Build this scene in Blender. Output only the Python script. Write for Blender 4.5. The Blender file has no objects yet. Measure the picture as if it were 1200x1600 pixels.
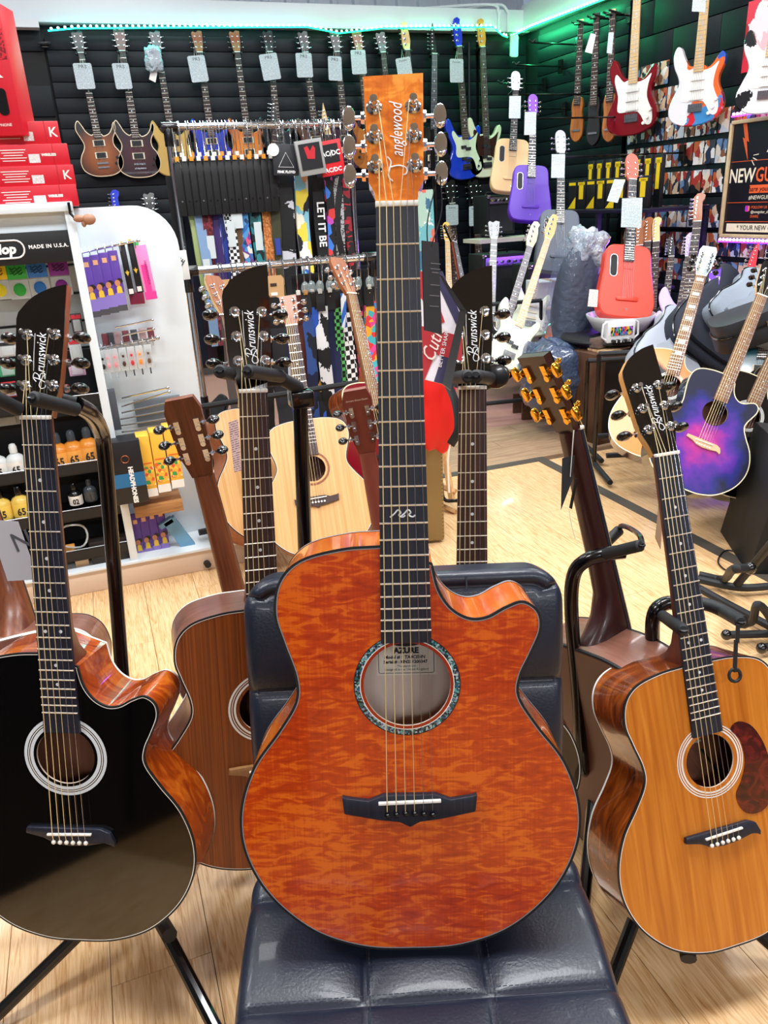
import bpy, bmesh, math, random
from math import sin, cos, pi, radians, sqrt
from mathutils import Vector, Matrix
from mathutils.geometry import tessellate_polygon

random.seed(7)
SC = bpy.context.scene
COL = SC.collection

# ------------------------------------------------------------------ camera
F = 1200.0
PITCH, ROLL, YAW, CAMH = radians(22), radians(3), radians(-19.5), 1.36
_f = Vector((-sin(YAW)*cos(PITCH), cos(YAW)*cos(PITCH), -sin(PITCH)))
_r = Vector((cos(YAW), sin(YAW), 0))
_u = _r.cross(_f)
CR = _r*cos(ROLL) - _u*sin(ROLL)
CU = _r*sin(ROLL) + _u*cos(ROLL)
CF = _f
CP = Vector((0, 0, CAMH))
cam_d = bpy.data.cameras.new('camera')
cam_d.sensor_fit = 'VERTICAL'; cam_d.sensor_height = 36.0; cam_d.lens = 27.0
cam_d.clip_start = 0.05; cam_d.clip_end = 60
cam = bpy.data.objects.new('camera', cam_d); COL.objects.link(cam)
m = Matrix((CR, CU, -CF)).transposed().to_4x4(); m.translation = CP
cam.matrix_world = m
SC.camera = cam
SC.view_settings.view_transform = 'Standard'
SC.view_settings.look = 'None'
SC.view_settings.gamma = 1.0
SC.view_settings.use_curve_mapping = False
SC.view_settings.exposure = 0.2

# ------------------------------------------------------------------ light
world = bpy.data.worlds.new('world'); SC.world = world
world.use_nodes = True
world.node_tree.nodes['Background'].inputs[0].default_value = (0.75, 0.85, 1.0, 1)
world.node_tree.nodes['Background'].inputs[1].default_value = 0.6

def area(loc, size, power, color, rot=(0, 0, 0), name='lamp_light'):
    d = bpy.data.lights.new(name, 'AREA'); d.shape = 'RECTANGLE'
    d.size, d.size_y = size; d.energy = power; d.color = color
    o = bpy.data.objects.new(name, d); COL.objects.link(o)
    o.location = loc; o.rotation_euler = rot
    return o
LAMPS = [(x, y) for y in (-3.5, 1.1, 3.1, 5.2) for x in (-1.6, 0.7, 3.0)]
for (x, y) in LAMPS:
    area((x, y, 3.52), (1.15, 0.5), {-3.5: 62, 1.1: 58, 3.1: 36, 5.2: 21}[y], (0.94, 0.97, 1.0))

# ------------------------------------------------------------------ helpers
def ray(px, py): return CF + CR*((px-600)/F) + CU*((800-py)/F)
def P(px, py, d): return CP + ray(px, py)*d                 # by depth along the view
def onz(px, py, z):
    r = ray(px, py); return CP + r*((z-CP.z)/r.z)
def onx(px, py, x):
    r = ray(px, py); return CP + r*((x-CP.x)/r.x)
def ony(px, py, y):
    r = ray(px, py); return CP + r*((y-CP.y)/r.y)
HEAD = Vector((-sin(YAW), cos(YAW), 0))                     # heading of the view on the floor
RIGHT = Vector((cos(YAW), sin(YAW), 0))
UP = Vector((0, 0, 1))

def pose(B, N, L, face):
    """frame: origin B, Y to N, Z towards face; scale |BN|/L"""
    y = (N-B); s = y.length/L; y.normalize()
    z = face - y*face.dot(y); z.normalize(); x = y.cross(z)
    M = Matrix((x*s, y*s, z*s)).transposed().to_4x4(); M.translation = B
    return M
def far_end(pb, pn, dn, L, sg=1):
    N = P(pn[0], pn[1], dn); r = ray(*pb); w = CP-N
    a = r.dot(r); b = 2*r.dot(w); c = w.dot(w)-L*L
    D = max(0, b*b-4*a*c); t = (-b+sg*sqrt(D))/(2*a)
    return CP+r*t, N
def frame(x, y, z, o):
    M = Matrix((x, y, z)).transposed().to_4x4(); M.translation = o; return M
def T(x=0, y=0, z=0): return Matrix.Translation((x, y, z))
def Rz(a): return Matrix.Rotation(a, 4, 'Z')
def Rx(a): return Matrix.Rotation(a, 4, 'X')
def Ry(a): return Matrix.Rotation(a, 4, 'Y')
def S(x, y, z): return Matrix.Diagonal((x, y, z, 1))

def lin(h):
    h = h.lstrip('#'); out = []
    for i in (0, 2, 4):
        c = int(h[i:i+2], 16)/255
        out.append(c/12.92 if c <= .04045 else ((c+.055)/1.055)**2.4)
    return (*out, 1)

_mats = {}
class NT:
    def __init__(s, name):
        s.m = bpy.data.materials.new(name); s.m.use_nodes = True
        s.t = s.m.node_tree; s.b = s.t.nodes['Principled BSDF']
    def n(s, ty, **kw):
        o = s.t.nodes.new(ty)
        for k, v in kw.items():
            if k in o.inputs and not hasattr(o, k): o.inputs[k].default_value = v
            elif hasattr(o, k): setattr(o, k, v)
            else: o.inputs[k].default_value = v
        return o
    def l(s, a, b): s.t.links.new(a, b)
    def coords(s, scale=(1, 1, 1), rnd=False, rot=(0, 0, 0)):
        tc = s.n('ShaderNodeTexCoord'); mp = s.n('ShaderNodeMapping')
        mp.inputs['Scale'].default_value = scale; mp.inputs['Rotation'].default_value = rot
        s.l(tc.outputs['Object'], mp.inputs['Vector'])
        if rnd:
            oi = s.n('ShaderNodeObjectInfo'); mu = s.n('ShaderNodeMath', operation='MULTIPLY')
            mu.inputs[1].default_value = 37.0
            s.l(oi.outputs['Random'], mu.inputs[0]); s.l(mu.outputs[0], mp.inputs['Location'])
        return mp.outputs['Vector']
    def ramp(s, fac, stops, mode='LINEAR'):
        r = s.n('ShaderNodeValToRGB'); cr = r.color_ramp; cr.interpolation = mode
        while len(cr.elements) < len(stops): cr.elements.new(0.5)
        for e, (p, c) in zip(cr.elements, stops):
            e.position = p; e.color = lin(c) if isinstance(c, str) else c
        s.l(fac, r.inputs['Fac']); return r.outputs['Color']
    def bump(s, h, strength, dist=.001):
        b = s.n('ShaderNodeBump'); b.inputs['Strength'].default_value = strength
        b.inputs['Distance'].default_value = dist
        s.l(h, b.inputs['Height']); s.l(b.outputs['Normal'], s.b.inputs['Normal'])

def mat(name, color, rough=.5, metal=0, coat=0, emit=0, alpha=1, trans=0, spec=.5, bumps=None, sheen=0):
    if name in _mats: return _mats[name]
    t = NT(name); b = t.b
    b.inputs['Base Color'].default_value = lin(color)
    b.inputs['Roughness'].default_value = rough; b.inputs['Metallic'].default_value = metal
    b.inputs['Coat Weight'].default_value = coat; b.inputs['Coat Roughness'].default_value = .06
    b.inputs['Specular IOR Level'].default_value = spec
    b.inputs['Transmission Weight'].default_value = trans; b.inputs['Alpha'].default_value = alpha
    if emit:
        b.inputs['Emission Color'].default_value = lin(color); b.inputs['Emission Strength'].default_value = emit
    if bumps:
        sc, st, di = bumps
        n = t.n('ShaderNodeTexNoise'); n.inputs['Scale'].default_value = sc; n.inputs['Detail'].default_value = 4
        t.l(t.coords(), n.inputs['Vector']); t.bump(n.outputs['Fac'], st, di)
    _mats[name] = t.m; return t.m

def wood(name, c1, c2, c3=None, scale=(40, 2, 40), rough=.35, coat=0, rnd=False, nscale=1, distort=1.5, bump=0, rot=(0, 0, 0), lo=.3, hi=.7, detail=6):
    if name in _mats: return _mats[name]
    t = NT(name)
    v = t.coords(scale, rnd, rot)
    n = t.n('ShaderNodeTexNoise'); n.inputs['Scale'].default_value = nscale
    n.inputs['Detail'].default_value = detail; n.inputs['Distortion'].default_value = distort
    t.l(v, n.inputs['Vector'])
    st = [(lo, c1), (hi, c2)] if c3 is None else [(lo, c1), ((lo+hi)/2, c3), (hi, c2)]
    t.l(t.ramp(n.outputs['Fac'], st), t.b.inputs['Base Color'])
    t.b.inputs['Roughness'].default_value = rough; t.b.inputs['Coat Weight'].default_value = coat
    t.b.inputs['Coat Roughness'].default_value = .05
    if bump: t.bump(n.outputs['Fac'], bump, .002)
    _mats[name] = t.m; return t.m

def quilt(name, d, mcol, l, sx=26, sy=95, rough=.3, coat=1.0, amp=.25):
    if name in _mats: return _mats[name]
    t = NT(name)
    v = t.coords((sx, sy, 30))
    n = t.n('ShaderNodeTexNoise'); n.inputs['Scale'].default_value = 1.0
    n.inputs['Detail'].default_value = 5; n.inputs['Roughness'].default_value = .5; n.inputs['Distortion'].default_value = 1.1
    t.l(v, n.inputs['Vector'])
    v2 = t.coords((9, 5, 9)); n2 = t.n('ShaderNodeTexNoise'); n2.inputs['Scale'].default_value = 1.0
    n2.inputs['Detail'].default_value = 2; t.l(v2, n2.inputs['Vector'])
    v3 = t.coords((420, 9, 40)); n3 = t.n('ShaderNodeTexNoise'); n3.inputs['Scale'].default_value = 1.0
    n3.inputs['Detail'].default_value = 3; n3.inputs['Distortion'].default_value = .6; t.l(v3, n3.inputs['Vector'])
    a = t.n('ShaderNodeMath', operation='MULTIPLY_ADD'); a.inputs[1].default_value = .55
    t.l(n2.outputs['Fac'], a.inputs[0]); t.l(n.outputs['Fac'], a.inputs[2])
    a2 = t.n('ShaderNodeMath', operation='MULTIPLY_ADD'); a2.inputs[1].default_value = .22
    t.l(n3.outputs['Fac'], a2.inputs[0]); t.l(a.outputs[0], a2.inputs[2])
    t.l(t.ramp(a2.outputs[0], [(.58, d), (.86, mcol), (1.0, l)]), t.b.inputs['Base Color'])
    t.b.inputs['Roughness'].default_value = rough; t.b.inputs['Coat Weight'].default_value = coat
    t.b.inputs['Coat Roughness'].default_value = .04
    _mats[name] = t.m; return t.m

def patches(name, cols, scale=(20, 20, 20), rough=.6, rnd=False, feature='F1', rand=1.0, coat=0, noise=0):
    """flat multicoloured print"""
    if name in _mats: return _mats[name]
    t = NT(name); v = t.coords(scale, rnd)
    if noise:
        n = t.n('ShaderNodeTexNoise'); n.inputs['Scale'].default_value = noise; t.l(v, n.inputs['Vector'])
        mx = t.n('ShaderNodeMix', data_type='VECTOR'); mx.inputs[0].default_value = .5
        t.l(v, mx.inputs[4]); t.l(n.outputs['Color'], mx.inputs[5]); v = mx.outputs[1]
    vo = t.n('ShaderNodeTexVoronoi'); vo.inputs['Scale'].default_value = 1; vo.inputs['Randomness'].default_value = rand
    t.l(v, vo.inputs['Vector'])
    sp = t.n('ShaderNodeSeparateColor'); t.l(vo.outputs['Color'], sp.inputs[0])
    k = len(cols)
    t.l(t.ramp(sp.outputs[0], [(i/k, c) for i, c in enumerate(cols)], 'CONSTANT'), t.b.inputs['Base Color'])
    t.b.inputs['Roughness'].default_value = rough; t.b.inputs['Coat Weight'].default_value = coat
    _mats[name] = t.m; return t.m

def checker(name, a, b, s):
    if name in _mats: return _mats[name]
    t = NT(name); v = t.coords((1, 1, 1)); c = t.n('ShaderNodeTexChecker')
    c.inputs['Color1'].default_value = lin(a); c.inputs['Color2'].default_value = lin(b)
    c.inputs['Scale'].default_value = s; t.l(v, c.inputs['Vector'])
    t.l(c.outputs['Color'], t.b.inputs['Base Color']); t.b.inputs['Roughness'].default_value = .7
    _mats[name] = t.m; return t.m

def lined(name, bg, ink, n_per_m, w=.35, axis=1):
    """paper with rows of small print: stripes broken into words"""
    if name in _mats: return _mats[name]
    t = NT(name); tc = t.n('ShaderNodeTexCoord'); sp = t.n('ShaderNodeSeparateXYZ')
    t.l(tc.outputs['Object'], sp.inputs[0])
    mu = t.n('ShaderNodeMath', operation='MULTIPLY'); mu.inputs[1].default_value = n_per_m
    t.l(sp.outputs[axis], mu.inputs[0])
    fr = t.n('ShaderNodeMath', operation='FRACT'); t.l(mu.outputs[0], fr.inputs[0])
    lt = t.n('ShaderNodeMath', operation='LESS_THAN'); lt.inputs[1].default_value = w; t.l(fr.outputs[0], lt.inputs[0])
    no = t.n('ShaderNodeTexNoise'); no.inputs['Scale'].default_value = n_per_m*1.3; t.l(tc.outputs['Object'], no.inputs['Vector'])
    g = t.n('ShaderNodeMath', operation='GREATER_THAN'); g.inputs[1].default_value = .46; t.l(no.outputs['Fac'], g.inputs[0])
    m2 = t.n('ShaderNodeMath', operation='MULTIPLY'); t.l(lt.outputs[0], m2.inputs[0]); t.l(g.outputs[0], m2.inputs[1])
    t.l(t.ramp(m2.outputs[0], [(0, bg), (.5, ink)], 'CONSTANT'), t.b.inputs['Base Color'])
    t.b.inputs['Roughness'].default_value = .5
    _mats[name] = t.m; return t.m

def radial(name, stops, center=(0, .2), scale=(1, 1), rough=.25, coat=1, noise=.1, nsc=6):
    """finish that changes from the centre of a body outwards (a sprayed burst)"""
    if name in _mats: return _mats[name]
    t = NT(name); tc = t.n('ShaderNodeTexCoord'); mp = t.n('ShaderNodeMapping')
    mp.inputs['Location'].default_value = (-center[0]*scale[0], -center[1]*scale[1], 0)
    mp.inputs['Scale'].default_value = (scale[0], scale[1], 0)
    t.l(tc.outputs['Object'], mp.inputs['Vector'])
    ln = t.n('ShaderNodeVectorMath', operation='LENGTH'); t.l(mp.outputs[0], ln.inputs[0])
    no = t.n('ShaderNodeTexNoise'); no.inputs['Scale'].default_value = nsc; no.inputs['Detail'].default_value = 5
    t.l(tc.outputs['Object'], no.inputs['Vector'])
    a = t.n('ShaderNodeMath', operation='MULTIPLY_ADD'); a.inputs[1].default_value = noise
    t.l(no.outputs['Fac'], a.inputs[0]); t.l(ln.outputs['Value'], a.inputs[2])
    t.l(t.ramp(a.outputs[0], stops), t.b.inputs['Base Color'])
    t.b.inputs['Roughness'].default_value = rough; t.b.inputs['Coat Weight'].default_value = coat
    _mats[name] = t.m; return t.m

# ------------------------------------------------------------------ mesh builder
class MB:
    def __init__(s): s.v = []; s.f = []; s.mi = []
    def add(s, vs, fs, m=0, M=None):
        k = len(s.v)
        s.v += [tuple(M @ Vector(p)) if M is not None else tuple(p) for p in vs]
        flip = M is not None and M.determinant() < 0
        for f in fs:
            f = [i+k for i in f]
            s.f.append(f[::-1] if flip else f); s.mi.append(m)
        return s
    def box(s, c, d, m=0, M=None):
        x, y, z = c; a, b, e = d[0]/2, d[1]/2, d[2]/2
        vs = [(x+i*a, y+j*b, z+k*e) for k in (-1, 1) for j in (-1, 1) for i in (-1, 1)]
        return s.add(vs, [(0, 2, 3, 1), (4, 5, 7, 6), (0, 1, 5, 4), (2, 6, 7, 3), (1, 3, 7, 5), (0, 4, 6, 2)], m, M)
    def prism(s, pts, z0, z1, m=0, M=None, ms=None, holes=(), capb=True, capt=True):
        if poly_area(pts) < 0: pts = pts[::-1]
        loops = [list(pts)]+[list(h) if poly_area(h) > 0 else list(h)[::-1] for h in holes]
        allp = [p for l in loops for p in l]; n = len(allp)
        tri = tessellate_polygon([[Vector((p[0], p[1], 0)) for p in l] for l in loops])
        top = []; 
        for t in tri:
            a, b, c = (allp[i] for i in t)
            ar = (b[0]-a[0])*(c[1]-a[1])-(b[1]-a[1])*(c[0]-a[0])
            top.append(tuple(t) if ar > 0 else tuple(t)[::-1])
        vs = [(p[0], p[1], z0) for p in allp]+[(p[0], p[1], z1) for p in allp]
        if capt: s.add(vs, [tuple(i+n for i in t) for t in top], m, M)
        if capb: s.add(vs, [t[::-1] for t in top], m, M)
        o = 0; side = []
        for li, l in enumerate(loops):
            k = len(l)
            for i in range(k):
                a, b = o+i, o+(i+1) % k
                q = (a, b, b+n, a+n)
                side.append(q if li == 0 else q[::-1])
            o += k
        if abs(z1-z0) > 1e-7: s.add(vs, side, m if ms is None else ms, M)
        return s
    def strip(s, A, B, z0, m=0, M=None, closed=True, z1=None):
        n = len(A); z1 = z0 if z1 is None else z1
        vs = [(p[0], p[1], z0) for p in A]+[(p[0], p[1], z1) for p in B]
        fs = [(i, (i+1) % n, n+(i+1) % n, n+i) for i in range(n if closed else n-1)]
        return s.add(vs, fs, m, M)
    def tube(s, pts, r, n=10, m=0, M=None, cap=True, flat=1.0, closed=False):
        pts = [Vector(p) for p in pts]
        rs = r if isinstance(r, (list, tuple)) else [r]*len(pts)
        t0 = (pts[1]-pts[0]).normalized()
        ref = Vector((0, 0, 1)) if abs(t0.z) < .9 else Vector((0, 1, 0))
        u = t0.cross(ref).normalized(); vs = []
        for i, p in enumerate(pts):
            a = pts[max(i-1, 0)]; b = pts[min(i+1, len(pts)-1)]
            if closed: a = pts[i-1]; b = pts[(i+1) % len(pts)]
            t = (b-a); t = t.normalized() if t.length > 1e-9 else t0
            u = (u-t*u.dot(t)).normalized(); w = t.cross(u)
            for k in range(n):
                an = 2*pi*k/n; vs.append(p+(u*cos(an)+w*sin(an)*flat)*rs[i])
        fs = []; L = len(pts)
        for i in range(L if closed else L-1):
            for k in range(n):
                a = i*n+k; b = i*n+(k+1) % n; j = (i+1) % L
                fs.append((a, b, j*n+(k+1) % n, j*n+k))
        if cap and not closed: fs += [tuple(range(n))[::-1], tuple(range((L-1)*n, L*n))]
        return s.add(vs, fs, m, M)
    def lathe(s, prof, n=16, m=0, M=None, cap=True):
        vs = [(r*cos(2*pi*k/n), r*sin(2*pi*k/n), z) for r, z in prof for k in range(n)]
        fs = [(i*n+k, i*n+(k+1) % n, (i+1)*n+(k+1) % n, (i+1)*n+k) for i in range(len(prof)-1) for k in range(n)]
        if cap: fs += [tuple(range(n))[::-1], tuple(range((len(prof)-1)*n, len(prof)*n))]
        return s.add(vs, fs, m, M)
    def ball(s, c, r, m=0, M=None, n=10):
        prof = [(max(1e-4, sin(pi*i/6)), -cos(pi*i/6)) for i in range(7)]
        rr = r if isinstance(r, (tuple, list)) else (r, r, r)
        MM = T(*c) @ S(*rr)
        return s.lathe(prof, n, m, (M @ MM) if M is not None else MM, cap=False)
    def loft(s, rings, m=0, M=None, closed=True, cap=True):
        n = len(rings[0]); vs = [p for r in rings for p in r]; fs = []
        for i in range(len(rings)-1):
            for k in range(n if closed else n-1):
                fs.append((i*n+k, i*n+(k+1) % n, (i+1)*n+(k+1) % n, (i+1)*n+k))
        if cap: fs += [tuple(range(n))[::-1], tuple(range((len(rings)-1)*n, len(rings)*n))]
        return s.add(vs, fs, m, M)
    def mesh(s, name, mats, smooth=35, bevel=0, fixn=False):
        me = bpy.data.meshes.new(name)
        me.from_pydata(s.v, [], s.f)
        me.polygons.foreach_set('material_index', s.mi)
        for mm in (mats if isinstance(mats, (list, tuple)) else [mats]): me.materials.append(mm)
        if bevel or fixn:
            bm = bmesh.new(); bm.from_mesh(me)
            if fixn: bmesh.ops.recalc_face_normals(bm, faces=bm.faces)
            if bevel:
                bmesh.ops.remove_doubles(bm, verts=bm.verts, dist=1e-6)
                ed = [e for e in bm.edges if len(e.link_faces) == 2 and e.calc_face_angle(0) > .6]
                bmesh.ops.bevel(bm, geom=ed, offset=bevel, segments=2, profile=.5, affect='EDGES', clamp_overlap=True)
            bm.to_mesh(me); bm.free()
        if smooth:
            if bevel: smooth = min(smooth, 29)
            me.polygons.foreach_set('use_smooth', [True]*len(me.polygons))
            me.set_sharp_from_angle(angle=radians(smooth))
        return me
def poly_area(p):
    return sum(p[i-1][0]*p[i][1]-p[i][0]*p[i-1][1] for i in range(len(p)))/2

_cache = {}
def part(name, mb, mats, parent=None, smooth=35, bevel=0, key=None, M=None, label=None, kind=None, fixn=False):
    """one mesh object; mb may be a function building it, shared under key"""
    if key is not None and key in _cache: me = _cache[key]
    else:
        b = mb() if callable(mb) else mb
        me = b.mesh(name, mats, smooth, bevel, fixn)
        if key is not None: _cache[key] = me
    o = bpy.data.objects.new(name, me); COL.objects.link(o)
    if parent is not None: o.parent = parent
    if M is not None: o.matrix_basis = M
    if label: o['label'] = label
    if kind: o['kind'] = kind
    return o
def thing(name, label, cat, M=None, group=None):
    o = bpy.data.objects.new(name, None); COL.objects.link(o); o.empty_display_size = .05
    if M is not None: o.matrix_basis = M
    o['label'] = label; o['category'] = cat
    if group: o['group'] = group
    return o
def single(name, mb, mats, label, cat, M=None, group=None, **kw):
    o = part(name, mb, mats, None, M=M, label=label, **kw); o['category'] = cat
    if group: o['group'] = group
    return o
def struct(name, mb, mats, **kw): return part(name, mb, mats, kind='structure', **kw)
_txt = {}
def text(s, size, mt, parent, M, shear=0, ext=.0002, name='lettering', fat=0, sx=1, align='CENTER', sp=1):
    k = (s, size, mt.name, shear, ext, fat, sx, align, sp)
    if k not in _txt:
        c = bpy.data.curves.new('t', 'FONT'); c.body = s; c.size = size; c.shear = shear
        c.extrude = ext; c.align_x = align; c.align_y = 'CENTER'; c.offset = fat; c.resolution_u = 2
        c.space_character = sp
        o = bpy.data.objects.new('t', c); COL.objects.link(o)
        bpy.context.view_layer.update()
        me = bpy.data.meshes.new_from_object(o.evaluated_get(bpy.context.evaluated_depsgraph_get()))
        bpy.data.objects.remove(o); bpy.data.curves.remove(c)
        me.name = name; me.materials.clear(); me.materials.append(mt)
        me.transform(S(sx, 1, 1)); _txt[k] = me
    o = bpy.data.objects.new(name, _txt[k]); COL.objects.link(o)
    if parent is not None: o.parent = parent
    o.matrix_basis = M
    return o

def spline(pts, n=8, closed=False):
    pts = [Vector(p) for p in pts]; out = []; L = len(pts)
    for i in range(L if closed else L-1):
        if closed: p0, p1, p2, p3 = pts[i-1], pts[i], pts[(i+1) % L], pts[(i+2) % L]
        else:
            p1, p2 = pts[i], pts[i+1]
            p0 = pts[i-1] if i else p1*2-p2
            p3 = pts[i+2] if i+2 < L else p2*2-p1
        for k in range(n):
            t = k/n
            out.append(.5*((2*p1)+(p2-p0)*t+(2*p0-5*p1+4*p2-p3)*t*t+(3*p1-p0-3*p2+p3)*t**3))
    if not closed: out.append(pts[-1])
    return out
def circle(r, n=32, cx=0, cy=0): return [(cx+r*cos(2*pi*k/n), cy+r*sin(2*pi*k/n)) for k in range(n)]
def rrect(w, h, r, n=5, cx=0, cy=0):
    out = []
    for (sx, sy, a) in ((1, 1, 0), (-1, 1, 90), (-1, -1, 180), (1, -1, 270)):
        for k in range(n+1):
            t = radians(a+90*k/n); out.append((cx+sx*(w/2-r)+r*cos(t), cy+sy*(h/2-r)+r*sin(t)))
    return out
def inset(pts, d):
    if poly_area(pts) < 0: d = -d
    out = []; n = len(pts)
    for i in range(n):
        a, b = pts[i-1], pts[(i+1) % n]; tx, ty = b[0]-a[0], b[1]-a[1]; l = sqrt(tx*tx+ty*ty) or 1
        out.append((pts[i][0]-ty/l*d, pts[i][1]+tx/l*d))
    return out
# ------------------------------------------------------------------ finishes
chrome = mat('chrome', '#d8dce2', .12, 1)
steel = mat('brushed_steel', '#b8bcc2', .28, 1)
gold = mat('gold_plate', '#e0a93c', .18, 1)
bronze = mat('bronze_string', '#f2dca6', .35, .35)
plain_string = mat('plain_string', '#d0d0d4', .25, .9)
blackgloss = mat('black_gloss', '#020204', .08, 0, 1)
black_plastic = mat('black_plastic', '#0b0b0d', .25, 0, .5)
black_matte = mat('black_matte', '#0d0e11', .55)
rubber = mat('black_foam', '#15171b', .6, bumps=(400, .2, .001))
powder = mat('black_steel', '#060709', .22, .2, .4)
white_pl = mat('white_plastic', '#f2f0ea', .3)
cream = mat('cream_plastic', '#e8dcc0', .35)
fretwire = mat('fret_wire', '#f0e6d8', .25, .7)
pearl = mat('pearl', '#d8dfe6', .2, 0, .5)
shell = patches('abalone_shell', ['#1e5f7a', '#5fa8a8', '#8c88a8', '#10222a', '#b8c8c8', '#2c5f5c', '#0d141c', '#1a1c24'], (480, 480, 480), .2, coat=1)
ebony = wood('ebony', '#12141f', '#23273a', scale=(200, 4, 40), rough=.45)
rosewood = wood('rosewood', '#1e100d', '#4a2b22', scale=(260, 5, 40), rough=.5)
rosewood2 = wood('pale_rosewood', '#6b4630', '#8d6547', scale=(260, 5, 40), rough=.5)
maple = wood('maple_neck', '#e2b878', '#f0cf98', scale=(80, 3, 40), rough=.3, coat=.4)
mahog_neck = wood('mahogany_neck', '#3e150b', '#6a2a17', scale=(90, 3, 60), rough=.35, coat=.1)
mahog_satin = wood('mahogany_satin', '#5e2c14', '#7e4526', scale=(80, 4, 60), rough=.38, coat=.05)
mahog_pale = wood('mahogany_pale', '#7f4520', '#a45f34', scale=(80, 4, 60), rough=.4, coat=.1)
side_gloss = wood('mahogany_side_gloss', '#7e2a08', '#d0701c', '#a84510', scale=(6, 12, 22), rough=.25, coat=1, distort=2.5, detail=8)
side_amber = wood('mahogany_side_amber', '#55200a', '#b05c20', '#7e3910', scale=(5, 9, 26), rough=.25, coat=1, distort=2.5, detail=8)
side_main = wood('maple_side_orange', '#c8500a', '#f08a28', '#e06a14', scale=(25, 25, 3), rough=.25, coat=1, distort=1.5)
side_satin = wood('mahogany_side_satin', '#6a4034', '#8a5c4c', scale=(6, 20, 50), rough=.3, coat=.15)
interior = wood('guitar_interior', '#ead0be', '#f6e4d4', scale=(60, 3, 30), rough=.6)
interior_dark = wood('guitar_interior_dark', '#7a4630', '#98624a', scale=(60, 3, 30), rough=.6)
quilt_top = quilt('quilted_maple_orange', '#a02800', '#c64004', '#e2660e', 34, 120)
quilt_head = quilt('quilted_maple_amber', '#b4520c', '#d77016', '#ee9436', 40, 60)
teak_top = wood('teak_top', '#552208', '#a9571c', '#834010', scale=(150, 1.2, 10), rough=.4, coat=.15, lo=.25, hi=.75)
amber_top = wood('amber_spruce', '#b4600f', '#d8882c', '#c8741c', scale=(90, 4, 10), rough=.25, coat=1, distort=.5)
spruce_top = wood('pale_spruce', '#c8955a', '#e0b47c', scale=(120, 1.5, 10), rough=.3, coat=.5, distort=.3)
torty = wood('tortoise_shell', '#2a0808', '#7c2218', '#52120e', scale=(28, 28, 10), rough=.15, coat=1, distort=2)
farblack = mat('black_satin', '#040406', .35, 0, .1)
bl_wh = white_pl

OM = [(0, 0), (.06, .004), (.12, .027), (.17, .074), (.197, .13), (.2, .185), (.182, .24), (.15, .285), (.129, .32), (.128, .35), (.14, .39), (.1485, .425), (.142, .462), (.117, .487), (.07, .499), (.026, .5015)]
CUT = OM[:9]+[(.13, .345), (.142, .372), (.153, .400), (.15, .422), (.133, .434), (.113, .428), (.092, .417), (.072, .416), (.052, .428), (.038, .45), (.031, .48)]
DREAD = [(0, 0), (.07, .005), (.14, .03), (.185, .08), (.2, .14), (.193, .2), (.17, .26), (.146, .3), (.138, .335), (.143, .375), (.148, .42), (.142, .462), (.117, .487), (.07, .499), (.026, .5015)]
def outline(cut=False, kind=OM, sx=1.0, n=6, cutpts=None):
    L = spline([(-.06*sx, .004, 0)]+[(x*sx, y, 0) for x, y in kind], n)[n:]
    R = (cutpts or CUT) if cut else kind
    Rr = spline([(-.06*sx, .004, 0)]+[(x*sx, y, 0) for x, y in R], n)[n:]
    left = [(-p.x, p.y) for p in L]; right = [(p.x, p.y) for p in Rr]
    return right+left[::-1][:-1]                       # CCW: bottom, up the right, down the left

def fret_y(nut, sc, n): return nut-sc*(1-2**(-n/12))
HEADS = {
 'square': [(-.0215, 0), (-.0225, .012), (-.0285, .024), (-.032, .139), (.031, .141), (.0285, .024), (.0225, .012), (.0215, 0)],
 'slant': [(-.022, 0), (-.024, .012), (-.033, .038), (-.0345, .06), (-.0365, .145)]+[(p.x, p.y) for p in spline([(-.034, .155, 0), (-.015, .176, 0), (.012, .190, 0), (.037, .196, 0)], 5)]+[(.0355, .12), (.033, .06), (.031, .038), (.024, .012), (.022, 0)],
 'snub': [(-.022, 0), (-.026, .02), (-.034, .05), (-.037, .15), (-.028, .175), (.028, .175), (.037, .15), (.034, .05), (.026, .02), (.022, 0)],
 'round': [(-.02, 0), (-.03, .025)]+[(-.033, .11)]+[(.033*cos(radians(a)), .12+.04*sin(radians(a))) for a in range(160, 19, -20)]+[(.033, .11), (.03, .025), (.02, 0)],
}
def neck_rings(nut, w0, w1, y1, heel, t0=.0195, t1=.022):
    rings = []
    ys = [nut, nut-.12, y1+.14, y1+.07, y1+.035, y1+.015, y1+.004, y1]
    ts = [t0, t0+.001, t1, t1+.004, .042, .066, heel*.92, heel] if heel else [t0, t0+.001, t1, t1, t1, t1, t1, t1]
    for y, t in zip(ys, ts):
        k = (nut-y)/(nut-y1); w = w0+(w1-w0)*k
        ww = w/2 if not heel else w/2*(1-.0*k)
        rings.append([(ww*cos(pi+pi*j/10)*(1), y, (-.0005-t*abs(sin(pi*j/10))**(.8 if t < .04 else .45))) for j in range(11)])
    return rings

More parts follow.
